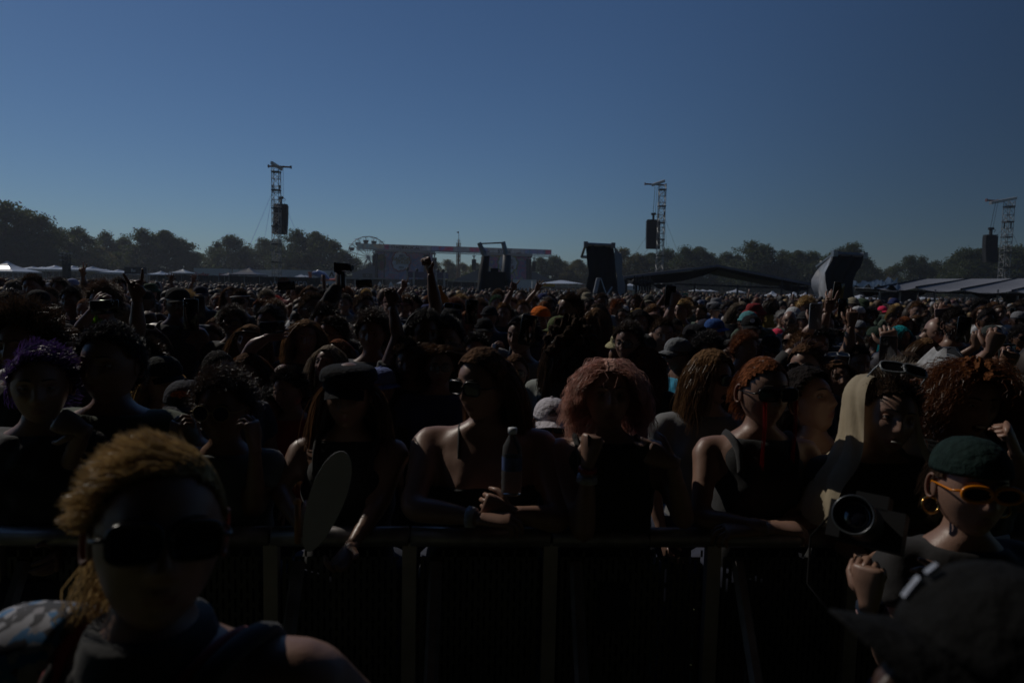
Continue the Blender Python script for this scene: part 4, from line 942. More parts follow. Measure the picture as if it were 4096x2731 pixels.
    def shirt(s, kind='tee', voxel=.013, seed=0):
        g = G(); k = s.heavy ** .6
        sh = {'tee': 1.0, 'tank': .82, 'long': 1.0, 'strap': .8, 'hoodie': 1.03}[kind]; gr = {'tee': .014, 'tank': .015, 'long': .016, 'strap': .012, 'hoodie': .025}[kind]
        if kind == 'strap': g.rings(s.torso(gr, top=1.33, sh=1))
        else: g.rings(s.torso(gr, top=1.48, sh=sh))
        if kind in ('tank',): pass
        fr = {'tee': .55, 'long': 1.9, 'hoodie': 1.92}.get(kind, 0)
        if fr:
            for S_, E, W in ((s.rS, s.rE, s.rW), (s.lS, s.lE, s.lW)):
                u = E - S_; inn = S_ * [.45, 1, 1]
                if fr < 1: P, r = smooth_path([inn, S_ + u * .05, S_ + u * .3, S_ + u * fr], np.array([.056, .068, .066, .068]) * k, 10)
                else: P, r = smooth_path([inn, S_ + u * .05, S_ + u * .5, E, E + (W - E) * .5, E + (W - E) * .93], np.array([.06, .07, .062, .058, .048, .038]) * k, 16)
                g.tube(P, r, 12)
        v, f = remesh(g, voxel, 2)
        if kind == 'strap':
            pass
        n = .004 * (np.sin(v[:, 2] * 55 + v[:, 0] * 30 + seed) + np.sin(v[:, 0] * 70 - v[:, 2] * 38 + seed * 2) * .7); c = v - np.array([0, 0, 0]); rr = np.stack([v[:, 0], v[:, 1], np.zeros(len(v))], 1); rr /= np.linalg.norm(rr, axis=1)[:, None] + 1e-6
        v = v + rr * n[:, None]; o = G(); o.add(v, f)
        if kind == 'strap':
            for sx in (-1, 1):
                P, r = smooth_path([(sx * .085, s.off(1.3) - .135, 1.32), (sx * .09, s.off(1.4) - .105, 1.42), (sx * .095, s.off(1.45) - .01, 1.49 + s.shr), (sx * .09, s.off(1.4) + .10, 1.40), (sx * .08, s.off(1.3) + .125, 1.30)], [.005] * 5, 16); o.tube(P, .0055, 6, flat=1)
        if kind == 'tank':
            for sx in (-1, 1):
                P, r = smooth_path([(sx * .10, s.off(1.3) - .115, 1.36), (sx * .105, s.off(1.4) - .09, 1.44), (sx * .115, s.off(1.45) - .0, 1.475 + s.shr), (sx * .105, s.off(1.4) + .08, 1.43), (sx * .10, s.off(1.3) + .11, 1.36)], [.02] * 5, 14); o.tube(P, .022, 8, flat=.45)
        if kind == 'hoodie': o.merge(torus((0, s.off(1.45) + .02, 1.50), .085, .028, (1.15, 1, 1)))
        return o
    def trousers(s):
        g = G(); A = np.arange(16) * 2 * math.pi / 16
        g.rings([np.stack([np.cos(A) * .178 * s.heavy, np.sin(A) * .13 * s.heavy, np.full(16, z)], 1) for z in (.82, .9, 1.0)])
        for sx in (-1, 1):
            P, r = smooth_path([(sx * .085, 0, .92), (sx * .10, 0, .7), (sx * .10, -.01, .48), (sx * .10, .0, .3), (sx * .105, .02, .10)], [.115, .10, .078, .072, .065], 10); g.tube(P, r, 12)
        return g
def torus(c, R, r, sc=(1, 1, 1), n=24, m=10, mi=0):
    g = G(); a = np.linspace(0, 2 * math.pi, n + 1); g.tube([(c[0] + R * math.cos(q) * sc[0], c[1] + R * math.sin(q) * sc[1], c[2]) for q in a], r, m, mi, cap=False); return g

# ---------------------------------------------------------------- hair
HL_A = np.radians([0, 30, 55, 72, 90, 105, 140, 180]); HL_Z = np.array([.082, .078, .058, .028, .015, -.028, -.062, -.078])
def hairline(dx, dy):
    a = np.abs(np.arctan2(dx, -dy)); return np.interp(a, HL_A, HL_Z)
def inside_push(P, th):
    """push points out of the scalp shell"""
    S = np.array([HX, HY, HZ]) + th; q = P / S; r = np.linalg.norm(q, axis=-1, keepdims=True); return np.where(r < 1, P / np.maximum(r, .05), P)
def hair_mesh(seed=0, n=1500, length=.05, lenvar=.4, K=5, lift=.8, grav=.0, flow=(0, .5, 0), side=.0, curl=0, curlf=3, clump=.5, nclump=90, width=.0016, thick=.008, zmax=9, part=0, wind=(0, 0, 0), frizz=.1, cap=True, beard=0, shell=0.0, front_long=False, top_only=-9, fall_back=0, xmax=9):
    r = np.random.default_rng(seed); g = G()
    # roots
    q = r.normal(0, 1, (n * 4, 3)); q /= np.linalg.norm(q, axis=1)[:, None]; X, Y, Z = head_base(q[:, 0], q[:, 1], q[:, 2]); ok = (Z > hairline(q[:, 0], q[:, 1])) & (Z < zmax) & (Z > top_only) & (X < xmax)
    R0 = np.stack([X, Y, Z], 1)[ok][:n]; N0 = q[ok][:n]; n = len(R0)
    sgn = np.sign(R0[:, 0] - part + r.normal(0, .006, n))[:, None]
    D = N0 * lift + np.array(flow) + np.concatenate([sgn * side, np.zeros((n, 2))], 1) + r.normal(0, frizz, (n, 3))
    D /= np.linalg.norm(D, axis=1)[:, None]; ln = length * (1 + lenvar * r.uniform(-1, .6, n)); st_ = (ln / K)[:, None]
    P = [R0 + N0 * .001]; W = np.array(wind)
    for k in range(K):
        D = D + np.array([0, 0, -grav]) * (length / K / .03) + W * (k / K) + r.normal(0, frizz * .5, (n, 3)); D /= np.linalg.norm(D, axis=1)[:, None]
        p = P[-1] + D * st_; hi = p[:, 2:3] > -.11
        p2 = inside_push(p, thick * .6 + .004 * r.uniform(0, 1, (n, 1)))
        if grav > .2:   # long hair stays off the face
            face = (p2[:, 1] < -.035) & (np.abs(p2[:, 0]) < .072) & (p2[:, 2] < .05)
            p2[:, 0] = np.where(face, np.sign(p2[:, 0] + 1e-6) * (.074 + .01 * r.uniform(0, 1, n)), p2[:, 0])
        if fall_back: p2[:, 1] = np.where(p2[:, 2] < -.02, np.maximum(p2[:, 1], fall_back), p2[:, 1])
        P.append(np.where(hi, p2, p))
    P = np.stack(P, 1)
    C = r.choice(n, min(nclump, n), replace=False); dist = ((R0[:, None, :] - R0[None, C, :]) ** 2).sum(2); ci = C[np.argmin(dist, 1)]
    w = (np.linspace(0, 1, K + 1) ** 1.2 * clump)[None, :, None]; P = P * (1 - w) + P[ci] * w
    if curl:
        ph = r.uniform(0, 6.28, n)[ci][:, None] + r.normal(0, .35, n)[:, None]; t = np.linspace(0, 1, K + 1)[None, :] * curlf * 6.28
        off = np.stack([np.sin(t + ph), np.cos(t + ph), np.sin(t + ph + 1.5) * .7], 2) * curl * np.minimum(1, np.linspace(0, 1, K + 1) * 3)[None, :, None]; P = P + off
    T = np.gradient(P, axis=1); A = r.normal(0, 1, (n, 1, 3)); B = np.cross(T, np.broadcast_to(A, T.shape)); B /= np.linalg.norm(B, axis=2)[:, :, None] + 1e-9
    wd = width * np.linspace(1, .35, K + 1)[None, :, None] * r.uniform(.6, 1.3, (n, 1, 1))
    V = np.stack([P - B * wd, P + B * wd], 2).reshape(-1, 3); f = []
    for i in range(n):
        o = i * (K + 1) * 2
        for k in range(K): a = o + 2 * k; f.append((a, a + 1, a + 3, a + 2))
    g.add(V, f)
    if cap:
        nu, nv = 40, 26; a = np.linspace(0, 2 * math.pi, nu, endpoint=False); ph = np.linspace(-1.0, math.pi / 2 - .03, nv); AA, PP = np.meshgrid(a, ph)
        dx, dy, dz = np.sin(AA) * np.cos(PP), -np.cos(AA) * np.cos(PP), np.sin(PP); X, Y, Z = head_base(dx, dy, dz); ok = (Z > hairline(dx, dy) - .003) & (Z < zmax)
        th = (thick + shell) * (.75 + .5 * np.sin(AA * 7 + seed) * np.sin(PP * 9 + seed)) + .0015
        if shell == 0: th = thick * .8 + th * .2
        X, Y, Z = X + dx * th, Y + dy * th, Z + dz * th; f = []
        for j in range(nv - 1):
            for i in range(nu):
                i2 = (i + 1) % nu
                if ok[j, i] and ok[j, i2] and ok[j + 1, i] and ok[j + 1, i2]: f.append((j * nu + i, j * nu + i2, (j + 1) * nu + i2, (j + 1) * nu + i))
        if zmax > 1: f.append(tuple((nv - 1) * nu + i for i in range(nu)))
        g.add(np.stack([X.ravel(), Y.ravel(), Z.ravel()], 1), f, 1)
    if beard:
        nb = 700; q = r.normal(0, 1, (nb * 6, 3)); q /= np.linalg.norm(q, axis=1)[:, None]; X, Y, Z = head_base(q[:, 0], q[:, 1], q[:, 2]); aX = np.abs(X)
        ok = (Y < .01) & (Z < np.where(aX > .045, -.01, -.045)) & ~((aX < .018) & (Z > -.073) & (Z < -.055)); R0 = np.stack([X, Y - .006, Z], 1)[ok][:nb]; N0 = q[ok][:nb]; nb = len(R0)
        D = N0 * .5 + np.array([0, 0, -.7]) + r.normal(0, .2, (nb, 3)); P0 = R0; P1 = R0 + D * beard; B = r.normal(0, .0012, (nb, 3))
        V = np.stack([P0 - B, P0 + B, P1 + B * .4, P1 - B * .4], 1).reshape(-1, 3); g.add(V, [(4 * i, 4 * i + 1, 4 * i + 2, 4 * i + 3) for i in range(nb)])
    return g
HS = {
 'short': dict(n=1500, length=.028, lift=1, flow=(0, -.1, .3), thick=.008, K=3, clump=.3, width=.0018),
 'messy': dict(n=2000, length=.055, lift=.55, flow=(.25, -.35, .2), grav=.12, thick=.014, K=5, frizz=.25, clump=.55, nclump=70, width=.0018),
 'spiky': dict(n=1700, length=.05, lift=1.1, flow=(0, 0, .7), thick=.01, K=3, frizz=.15, clump=.8, nclump=70, width=.002),
 'buzz': dict(n=1200, length=.008, lift=1, flow=(0, 0, 0), thick=.004, K=2, width=.0012),
 'sidepart': dict(n=1700, length=.07, lift=.5, flow=(.9, -.1, .1), thick=.016, K=5, grav=.12, part=.03, clump=.6, width=.0018),
 'swept': dict(n=1700, length=.085, lift=.55, flow=(.2, 1.0, .1), thick=.016, K=5, grav=.12, clump=.6, width=.0018),
 'curly': dict(n=2600, length=.065, lift=.7, flow=(.1, -.1, -.1), curl=.008, curlf=2.2, thick=.016, K=8, frizz=.22, clump=.35, nclump=260, width=.0012, shell=.012),
 'afro': dict(n=2600, length=.07, lift=1, flow=(0, .05, .1), curl=.008, curlf=4, thick=.03, K=7, frizz=.35, clump=.2, width=.0014, shell=.02),
 'shortcurl': dict(n=2400, length=.042, lift=.8, flow=(.1, -.2, .1), curl=.005, curlf=2.0, thick=.012, K=6, frizz=.3, clump=.3, nclump=260, width=.0012, shell=.006),
 'long': dict(n=2600, length=.38, lift=.35, side=.9, flow=(0, .25, .1), grav=.5, thick=.016, K=10, clump=.4, width=.0015, frizz=.08),
 'longwavy': dict(n=3000, length=.36, lift=.35, side=.8, flow=(0, .25, .1), grav=.65, curl=.006, curlf=2.0, thick=.014, K=12, clump=.5, nclump=140, width=.0014, frizz=.12, wind=(.02, 0, 0)),
 'longcurly': dict(n=3600, length=.25, lift=.5, side=.7, flow=(0, .2, .1), grav=.5, curl=.007, curlf=6, thick=.02, K=18, clump=.4, nclump=260, width=.0013, frizz=.2, shell=.01),
 'bob': dict(n=4200, length=.155, lift=.3, side=.7, flow=(0, -.1, .15), grav=.6, curl=.006, curlf=2.2, thick=.012, K=9, clump=.55, nclump=150, width=.0013, frizz=.12),
 'pulled': dict(n=1800, length=.08, lift=.1, grav=.45, flow=(0, 1.3, .0), thick=.008, K=5, clump=.4, width=.0016, frizz=.04),
 'hatshort': dict(n=900, length=.035, lift=.5, flow=(0, .3, -.5), thick=.006, K=3, zmax=.035, width=.0018),
 'hatlong': dict(n=1700, length=.33, lift=.3, side=.5, flow=(0, .2, -.3), grav=.5, thick=.012, K=10, zmax=.045, clump=.4, width=.0022, frizz=.09, wind=(-.03, 0, 0)),
 'bald': dict(n=500, length=.01, lift=1, thick=.003, K=2, zmax=.02, width=.0012),
 'beardlong': dict(n=2000, length=.28, lift=.35, side=.8, flow=(0, .5, .1), grav=.5, thick=.014, K=9, clump=.5, width=.0022, beard=.05),
 'shortbeard': dict(n=1700, length=.03, lift=1, flow=(0, -.1, .3), thick=.010, K=3, clump=.3, width=.0018, beard=.02),
}
HAIRME = {}
def hair_me(k, **kw):
    key = k + str(sorted(kw.items()))
    if key not in HAIRME:
        p = dict(HS[k]); p.update(kw); g = hair_mesh(seed=len(HAIRME) + 3, **p)
        if k == 'pulled': g.ball((0, .115, .03), (.035, .035, .035), 14, 9)
        HAIRME[key] = g.mesh('hair', [m_hair, m_scalp])
    return HAIRME[key]
BUN = None

# ---------------------------------------------------------------- hats and glasses (head frame, origin at the head centre)
def dome(rx, ry, rz, z0, off=(0, 0, 0), nu=36, nv=12, seam=6, top=1.0, sq=2.0):
    a = np.linspace(0, 2 * math.pi, nu, endpoint=False); R_ = []
    for k in range(nv):
        p = k / (nv - 1); c = max(.02, (1 - p ** sq) ** (1 / sq) if p < 1 else .02); s_ = 1 - .012 * (np.abs(np.cos(a * seam / 2)) < .12)
        R_.append(np.stack([np.cos(a) * rx * c * s_ + off[0], np.sin(a) * ry * c * s_ + off[1], np.full(nu, z0 + rz * p * top + off[2])], 1))
    g = G(); g.rings(R_); return g
def brim(w, ln, y0, z0, drop, curve, nx=12, ny=6, th=.0025):
    V = []
    for j in range(ny + 1):
        f = j / ny
        for i in range(nx + 1):
            u = -1 + 2 * i / nx; y = y0 * math.sqrt(max(0, 1 - (u * .8) ** 2)) - f * ln * math.sqrt(max(0.0, 1 - u * u * .92)); V.append((u * w, y, z0 - drop * f - curve * u * u))
    n = len(V); V = np.array(V); V2 = V - [0, 0, th]; q = [(j * (nx + 1) + i, j * (nx + 1) + i + 1, (j + 1) * (nx + 1) + i + 1, (j + 1) * (nx + 1) + i) for j in range(ny) for i in range(nx)]
    g = G(); g.add(V, [tuple(reversed(f)) for f in q]); g.add(V2, q)
    e = [i for i in range(nx + 1)] + [j * (nx + 1) + nx for j in range(1, ny + 1)] + [ny * (nx + 1) + i for i in range(nx - 1, -1, -1)] + [j * (nx + 1) for j in range(ny - 1, 0, -1)]
    g.add(np.concatenate([V[e], V2[e]]), [(i, (i + 1) % len(e), len(e) + (i + 1) % len(e), len(e) + i) for i in range(len(e))]); return g
m_hat = mat('hat_cloth', None, .9, var=.2, scale=45, objcol=True, bump=.5, spec=.15)
capC = dome(.088, .107, .095, .040, seam=6, sq=2.3); capC.ball((0, 0, .137), (.008, .008, .005), 8, 4)
capC = capC.mesh('crown', [m_hat], True); capB = brim(.078, .072, -.096, .047, .022, .022).mesh('brim', [m_hat], True)
bucC = dome(.087, .105, .085, .045, sq=3.2, seam=4).mesh('crown', [m_hat], True)
def bucket_brim():
    a = np.linspace(0, 2 * math.pi, 40, endpoint=False); R_ = []
    for r, z in ((0, .052), (.018, .040), (.036, .022), (.048, .004), (.046, .001), (.02, .034), (0, .045)): R_.append(np.stack([np.cos(a) * (.088 + r), np.sin(a) * (.106 + r), z + .006 * np.sin(a * 2 + 1)], 1))
    g = G(); g.rings(R_, cap=False); return g
bucB = bucket_brim().mesh('brim', [m_hat], True)
beanie = dome(.088, .108, .10, .03, sq=2.1, seam=20); beanie.merge(torus((0, 0, .036), .089, .012, (1, 1.21, 1), 36)); beanieM = beanie.mesh('beanie', [m_hat], True)
band = dome(.085, .104, .088, .042, sq=2.2, seam=2); band.ball((.01, .105, .03), (.018, .02, .018), 8, 6); band.tube([(.01, .11, .03), (.04, .15, -.03)], [.012, .022], 6, flat=.3); bandM = band.mesh('bandana', [m_hat], True)
hb = G(); hb.tube([(.086 * math.cos(q), .105 * math.sin(q), .055 + .006 * math.sin(q + 1.57)) for q in np.linspace(0, 2 * math.pi, 33)], .017, 8, cap=False, flat=.35, updir=(0, 0, 1)); hbM = hb.mesh('headband', [m_hat], True)
# fisherman cap: soft wide top, short peak
fcap = dome(.100, .118, .055, .060, sq=3.5, seam=3); fcap.merge(dome(.088, .107, .030, .035, sq=8, seam=0)); fcapM = fcap.mesh('crown', [m_hat], True); fcapB = brim(.068, .045, -.098, .046, .03, .016).mesh('brim', [m_hat], True)
def glasses(kind):
    L = G(); Fm = G()
    for sx in (-1, 1):
        c = np.array([sx * .0335, -.106, .006]); a = np.linspace(0, 2 * math.pi, 20, endpoint=False)
        if kind == 'round': rx = rz = .026; e = 1.0
        elif kind == 'oval': rx, rz, e = .032, .018, .9
        elif kind == 'wrap': rx, rz, e = .036, .021, .6
        else: rx, rz, e = .029, .022, .55
        cc, ss = np.cos(a), np.sin(a); x = np.sign(cc) * np.abs(cc) ** e * rx; z = np.sign(ss) * np.abs(ss) ** e * rz; ring = np.stack([c[0] + x, c[1] + .22 * np.abs(c[0] + x) ** 1.0 * .6 + .0 * z, c[2] + z], 1)
        L.add(np.concatenate([ring, ring + [0, .003, 0], [[c[0], c[1] + .008 * 0 + .0035, c[2]]], [[c[0], c[1] + .006, c[2]]]]), [(i, (i + 1) % 20, 40) for i in range(20)] + [(20 + (i + 1) % 20, 20 + i, 41) for i in range(20)])
        th = {'round': .0012, 'clear': .0015, 'oval': .0050}.get(kind, .0032)
        Fm.tube(np.concatenate([ring, ring[:1]]), th, 6, cap=False)
        o = ring[np.argmax(sx * ring[:, 0])] + [0, 0, .006]; Fm.tube([o, (sx * .078, -.075, .008), (sx * .083, .01, .012), (sx * .080, .03, -.006)], [.0035 if th > .002 else .0015, .003 if th > .002 else .0013, .0018, .0018], 5)
    Fm.tube([(-.010, -.105, .008), (0, -.108, .011), (.010, -.105, .008)], .002, 5)
    return L, Fm
GL = {}
for k in ('square', 'round', 'oval', 'wrap', 'clear'):
    L_, F_ = glasses('square' if k == 'clear' else k) if k != 'clear' else glasses('clear')
    GL[k] = (L_, F_.mesh('frame', [m_frame], True))
m_clear = glass_mat('clear_lens', (.9, .95, .95)); GLm = {}
def lens_mesh(k, mirror=False):
    key = (k, mirror)
    if key not in GLm:
        GLm[key] = GL[k][0].mesh('lens', [m_clear if k == 'clear' else (m_mirror if mirror else m_lens)], True)
    return GLm[key]
gog = G(); V = []
for j in range(5):
    for i in range(17):
        u = -1.15 + 2.3 * i / 16; z = -.020 + .046 * j / 4 + (.010 * ga(u, .16) if j == 0 else 0); V.append((.098 * math.sin(u) * .95, -.116 * math.cos(u) + .004, z))
gog.add(V, [(j * 17 + i, j * 17 + i + 1, (j + 1) * 17 + i + 1, (j + 1) * 17 + i) for j in range(4) for i in range(16)]); gogM = gog
hph = G()
for sx in (-1, 1):
    hph.tube([(sx * .078, .005, 0), (sx * .095, .005, 0), (sx * .118, .005, -.002), (sx * .124, .005, -.002)], [.036, .045, .043, .025], 18, flat=1.25)
hph.tube([(.108 * math.sin(q), .005, .115 * math.cos(q) + .02) for q in np.linspace(-1.5, 1.5, 16)], .010, 8, flat=.6); hphM = hph.mesh('ear_defenders', [m_rub], True)

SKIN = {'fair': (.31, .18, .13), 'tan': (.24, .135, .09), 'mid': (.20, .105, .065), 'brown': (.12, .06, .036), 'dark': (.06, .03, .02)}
HC = {'black': (.018, .014, .013), 'dark': (.045, .027, .017), 'brown': (.10, .05, .025), 'lightbrown': (.16, .085, .038), 'auburn': (.17, .055, .02), 'ginger': (.17, .062, .022), 'blond': (.42, .28, .12), 'ash': (.24, .19, .14),
      'grey': (.28, .27, .26), 'white': (.6, .58, .55), 'pink': (.62, .36, .29), 'purple': (.07, .035, .15), 'teal': (.02, .30, .33), 'green': (.22, .48, .01), 'red': (.5, .02, .02)}
BODYME = {}
def pose_assets(key, pose, mouth, kinds=('tee',)):
    k = (key, mouth)
    if k not in BODYME: BODYME[k] = pose.body(mouth, voxel=.016).mesh('body', BODYM, True)
    for kd in kinds:
        k2 = (key, kd)
        if k2 not in BODYME: BODYME[k2] = pose.shirt(kd, voxel=.016, seed=len(BODYME)).mesh('shirt', [m_cloth], True)
    if 'trousers' not in BODYME: BODYME['trousers'] = pose.trousers().mesh('trousers', [m_denim], True)

def child(name, me, par, color=None, M=None):
    o = bpy.data.objects.new(name, me); COL.objects.link(o); o.parent = par
    if M is not None: o.matrix_local = M
    if color is not None: o.color = (*color, 1)
    return o

def add_hat(t, hat, color, HM, flip=0):
    M = HM @ Matrix.Rotation(flip, 4, 'Z')
    if hat == 'cap': h = child('cap', capC, t, color, M); child('brim', capB, h, color)
    elif hat == 'bucket': h = child('bucket_hat', bucC, t, color, M); child('brim', bucB, h, color)
    elif hat == 'beanie': child('beanie', beanieM, t, color, M)
    elif hat == 'bandana': child('bandana', bandM, t, color, M)
    elif hat == 'headband': child('headband', hbM, t, color, M)
    elif hat == 'fisher': h = child('cap', fcapM, t, color, M); child('brim', fcapB, h, color)
    elif hat == 'earmuffs': child('ear_defenders', hphM, t, color, M)
def add_glasses(t, kind, color, HM, mirror=False, up=False):
    M = HM @ (Matrix.Translation((0, .025, .088)) @ Matrix.Rotation(-.75, 4, 'X') if up else Matrix())
    if kind == 'goggles':
        o = child('goggles', gogM.mesh('goggles', [m_mirror], True), t, color, M); return
    f = child('sunglasses' if kind != 'clear' else 'glasses', GL[kind][1], t, color, M); child('lens', lens_mesh(kind, mirror), f, color)

LIB = {
 'rest': Pose(), 'restf': Pose(fem=True), 'front': Pose(rE=(-.22, .02, 1.17), rW=(-.10, -.22, 1.10), lE=(.22, .02, 1.17), lW=(.10, -.22, 1.08), rh='hold', lh='hold'),
 'turn': Pose(hy=.55, hp=-.05), 'turnr': Pose(hy=-.6, hp=0.03, fem=True), 'look': Pose(hp=.28, fem=True, hr=.12), 'tilt': Pose(hr=.22, hy=.2), 'down': Pose(hp=-.3, hy=-.2, fem=True),
 'phone': Pose(rE=(-.25, -.16, 1.30), rW=(-.085, -.34, 1.50), lE=(.25, -.16, 1.30), lW=(.085, -.34, 1.50), rh='hold', lh='hold', rn=(.6, .8, 0), ln=(-.6, .8, 0), rd=(.1, -.1, 1), ld=(-.1, -.1, 1)),
 'phonehi': Pose(rE=(-.30, -.16, 1.58), rW=(-.20, -.30, 1.82), rh='hold', rn=(.5, .8, 0), rd=(.1, -.1, 1), hp=.1),
 'armup': Pose(rE=(-.30, -.04, 1.66), rW=(-.27, -.08, 1.90), rh='horns', rn=(0, -1, 0), hp=.1), 'fistup': Pose(lE=(.29, -.05, 1.64), lW=(.25, -.08, 1.90), lh='fist', ln=(0, -1, 0)),
 'openup': Pose(rE=(-.30, -.04, 1.66), rW=(-.24, -.08, 1.90), rh='wave', rn=(0, -1, 0), fem=True), 'pointup': Pose(lE=(.30, -.05, 1.62), lW=(.26, -.1, 1.86), lh='point', ln=(0, -1, 0)),
 'brow': Pose(rE=(-.34, -.14, 1.50), rW=(-.165, -.15, 1.64), rh='open', rn=(0, .3, -1), rd=(1, -.1, .25), lh='relax'), 'brow2': Pose(lE=(.34, -.14, 1.50), lW=(.165, -.15, 1.64), lh='open', ln=(0, .3, -1), ld=(-1, -.1, .25), fem=True),
 'face': Pose(rE=(-.24, -.18, 1.30), rW=(-.10, -.19, 1.50), rh='hold', rn=(.5, .8, 0), rd=(.1, .1, 1)),
}
PERSONS = 0
def person(loc, s, rz, skin, hair, hcol, shirt=('tee', (.03, .03, .03)), hat=None, hatcol=(.03,) * 3, gl=None, glcol=(.01,) * 3, mirror=False, glup=False, pose='rest', mouth='closed', label='', group='festival crowd facing the stage', flip=0, tilt=0.0, hairkw=None, custom=None, muff=False):
    """s scales a 1.75 m person; rz = 0 faces the camera side (-Y)"""
    t = thing('person', label, 'person', loc, group, absolute=False); t.rotation_euler = (0, tilt, rz); t.scale = (s, s, s)
    po = custom or LIB[pose]; key = pose if custom is None else 'c%d' % id(custom)
    pose_assets(key, po, mouth, (shirt[0],)); HM = po.head_mat()
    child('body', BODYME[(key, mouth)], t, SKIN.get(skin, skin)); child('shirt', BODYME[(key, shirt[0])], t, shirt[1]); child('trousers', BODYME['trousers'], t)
    if hair: child('hair', hair_me(hair, **(hairkw or {})), t, HC.get(hcol, hcol), HM)
    if hat: add_hat(t, hat, hatcol, HM, flip)
    if muff: add_hat(t, 'earmuffs', (0, 0, 0), HM)
    if gl: add_glasses(t, gl, glcol, HM, mirror, glup)
    return t
m_phone = mat('dark_phone_glass', None, .12, var=.05, objcol=True, spec=.8)
def phone_mesh():
    g = G(); w, h, d = .038, .078, .0045; R_ = []
    cor = []
    for cx, cz, a0 in ((w - .01, h - .01, 0), (-w + .01, h - .01, 1), (-w + .01, -h + .01, 2), (w - .01, -h + .01, 3)):
        for q in (0, .33, .66, 1): a = (a0 + q) * math.pi / 2; cor.append((cx + .01 * math.cos(a), cz + .01 * math.sin(a)))
    cor = np.array(cor)
    for y, k in ((-d, .97), (-d * .6, 1), (d * .6, 1), (d, .97)): R_.append(np.stack([cor[:, 0] * k, np.full(16, y), cor[:, 1] * k], 1))
    g.rings(R_); return g
phM = phone_mesh().mesh('phone_case', [m_phone], True)
lg = G(); lg.box((-.020, -.0055, .055), (.028, .003, .034)); lensP = lg.mesh('camera_plate', [m_phone]); lq = G(); lq.tube([(0, 0, 0), (0, -.003, 0)], .0065, 12); lensC = lq.mesh('camera_lens', [m_lens], True)
def phone(P, rz, label, col=(.02, .02, .022), roll=0, s=1.0, tilt=0, group='phones held up to film'):
    t = thing('phone', label, 'phone', P, group, absolute=False); t.rotation_euler = (tilt, roll, rz); t.scale = (s,) * 3
    child('case', phM, t, col); pl = child('camera_plate', lensP, t, col)
    for x, z in ((-.027, .063), (-.027, .048), (-.013, .056)):
        c = child('camera_lens', lensC, pl); c.location = (x, -.007, z)
    return t
# ================================================================ BARRIER
bd = lambda x: 2.08 + (x / 4096) * .17
bar_t = thing('crowd_barrier', 'steel crowd barrier with perforated panels that the front row leans on', 'barrier', (0, 2.15, 0))
def bpt(x, z): 
    p = pix(x, hor(x), bd(x)); return np.array([p[0], p[1], z])
m_rail = mat('worn_barrier_steel', (.26, .24, .24), .45, metal=.6, var=.35, scale=12); m_perf = mat('perforated_panel_steel', (.06, .06, .063), .5, metal=.5, var=.25, scale=6)
edges = [-700, -60, 560, 1080, 1650, 2230, 2900, 3480, 4100, 4700]
for i in range(len(edges) - 1):
    A, B = bpt(edges[i] + 6, 0), bpt(edges[i + 1] - 6, 0); u = (B - A); w = np.linalg.norm(u); u /= w; nrmv = np.array([-u[1], u[0], 0])
    g = G(); g.tube([A + [0, 0, 1.085], B + [0, 0, 1.085]], .032, 10); g.build('top_rail', m_rail, bar_t, True)
    for P in (A, B): G().box(P + [0, 0, .54], (.036, .035, 1.06), rz=math.atan2(u[1], u[0])).build('upright', mat('pale_upright_steel', (.42, .38, .37), .5, metal=.2, var=.2), bar_t)
    g = G(); nx = int(w / .022); nr = 14; pw = w - .06; z0, z1 = .12, 1.02; cw = pw / nx; rh = (z1 - z0) / nr; O = A + u * .03 - nrmv * .005
    def quad(x0, x1, a, b): g.add([O + u * x0 + [0, 0, a], O + u * x1 + [0, 0, a], O + u * x1 + [0, 0, b], O + u * x0 + [0, 0, b]], [(0, 1, 2, 3)])
    for k in range(nx):
        x0 = k * cw; quad(x0, x0 + cw * .62, z0, z1); so = (k % 2) * rh / 2
        for r_ in range(nr + 1):
            a = z0 + r_ * rh + so - rh * .14; quad(x0 + cw * .62, x0 + cw, max(z0, a), min(z1, a + rh * .28))
    g.build('perforated_panel', m_perf, bar_t)
    G().box((A + B) / 2 - nrmv * .35 + [0, 0, .02], (w, .7, .02), rz=math.atan2(u[1], u[0])).build('foot_plate', m_rail, bar_t)
    for P in (A + u * .08,): G().tube([P + [0, 0, 1.0], P - nrmv * .62 + [0, 0, .04]], .022, 6).build('rear_brace', m_rail, bar_t)

# ================================================================ FRONT PEOPLE
placed = []      # (x, ytop, width px, depth)
def hero(x, y, d, pose_fn, **kw):
    """x, y = head centre in the photo, d = depth; pose_fn(L) gets a pixel-to-body function"""
    P = pix(x, y, d); 
    lean = kw.pop('lean', 0.0); s = P[2] / 1.635; loc = np.array([P[0], P[1] + (.022 + lean * 1.15) * s, 0]); rz = kw.pop('rz', 0)
    ca, sa = math.cos(-rz), math.sin(-rz)
    def L(px_, py_, dd): q = (pix(px_, py_, dd) - loc) / s; return np.array([q[0] * ca - q[1] * sa, q[0] * sa + q[1] * ca, q[2]])
    po = pose_fn(L); po.lean = lean; po.rS[1] -= lean; po.lS[1] -= lean; po.H[1] -= lean * 1.15; hd = .24 * s / d * F; placed.append((x, y - hd * .55, hd * .85, d))
    t = person(loc, s, rz, custom=po, **kw); KEEP.append(po); t['_s'] = s; return t, L, po, loc, s
KEEP = []
FR = 'front row at the barrier'
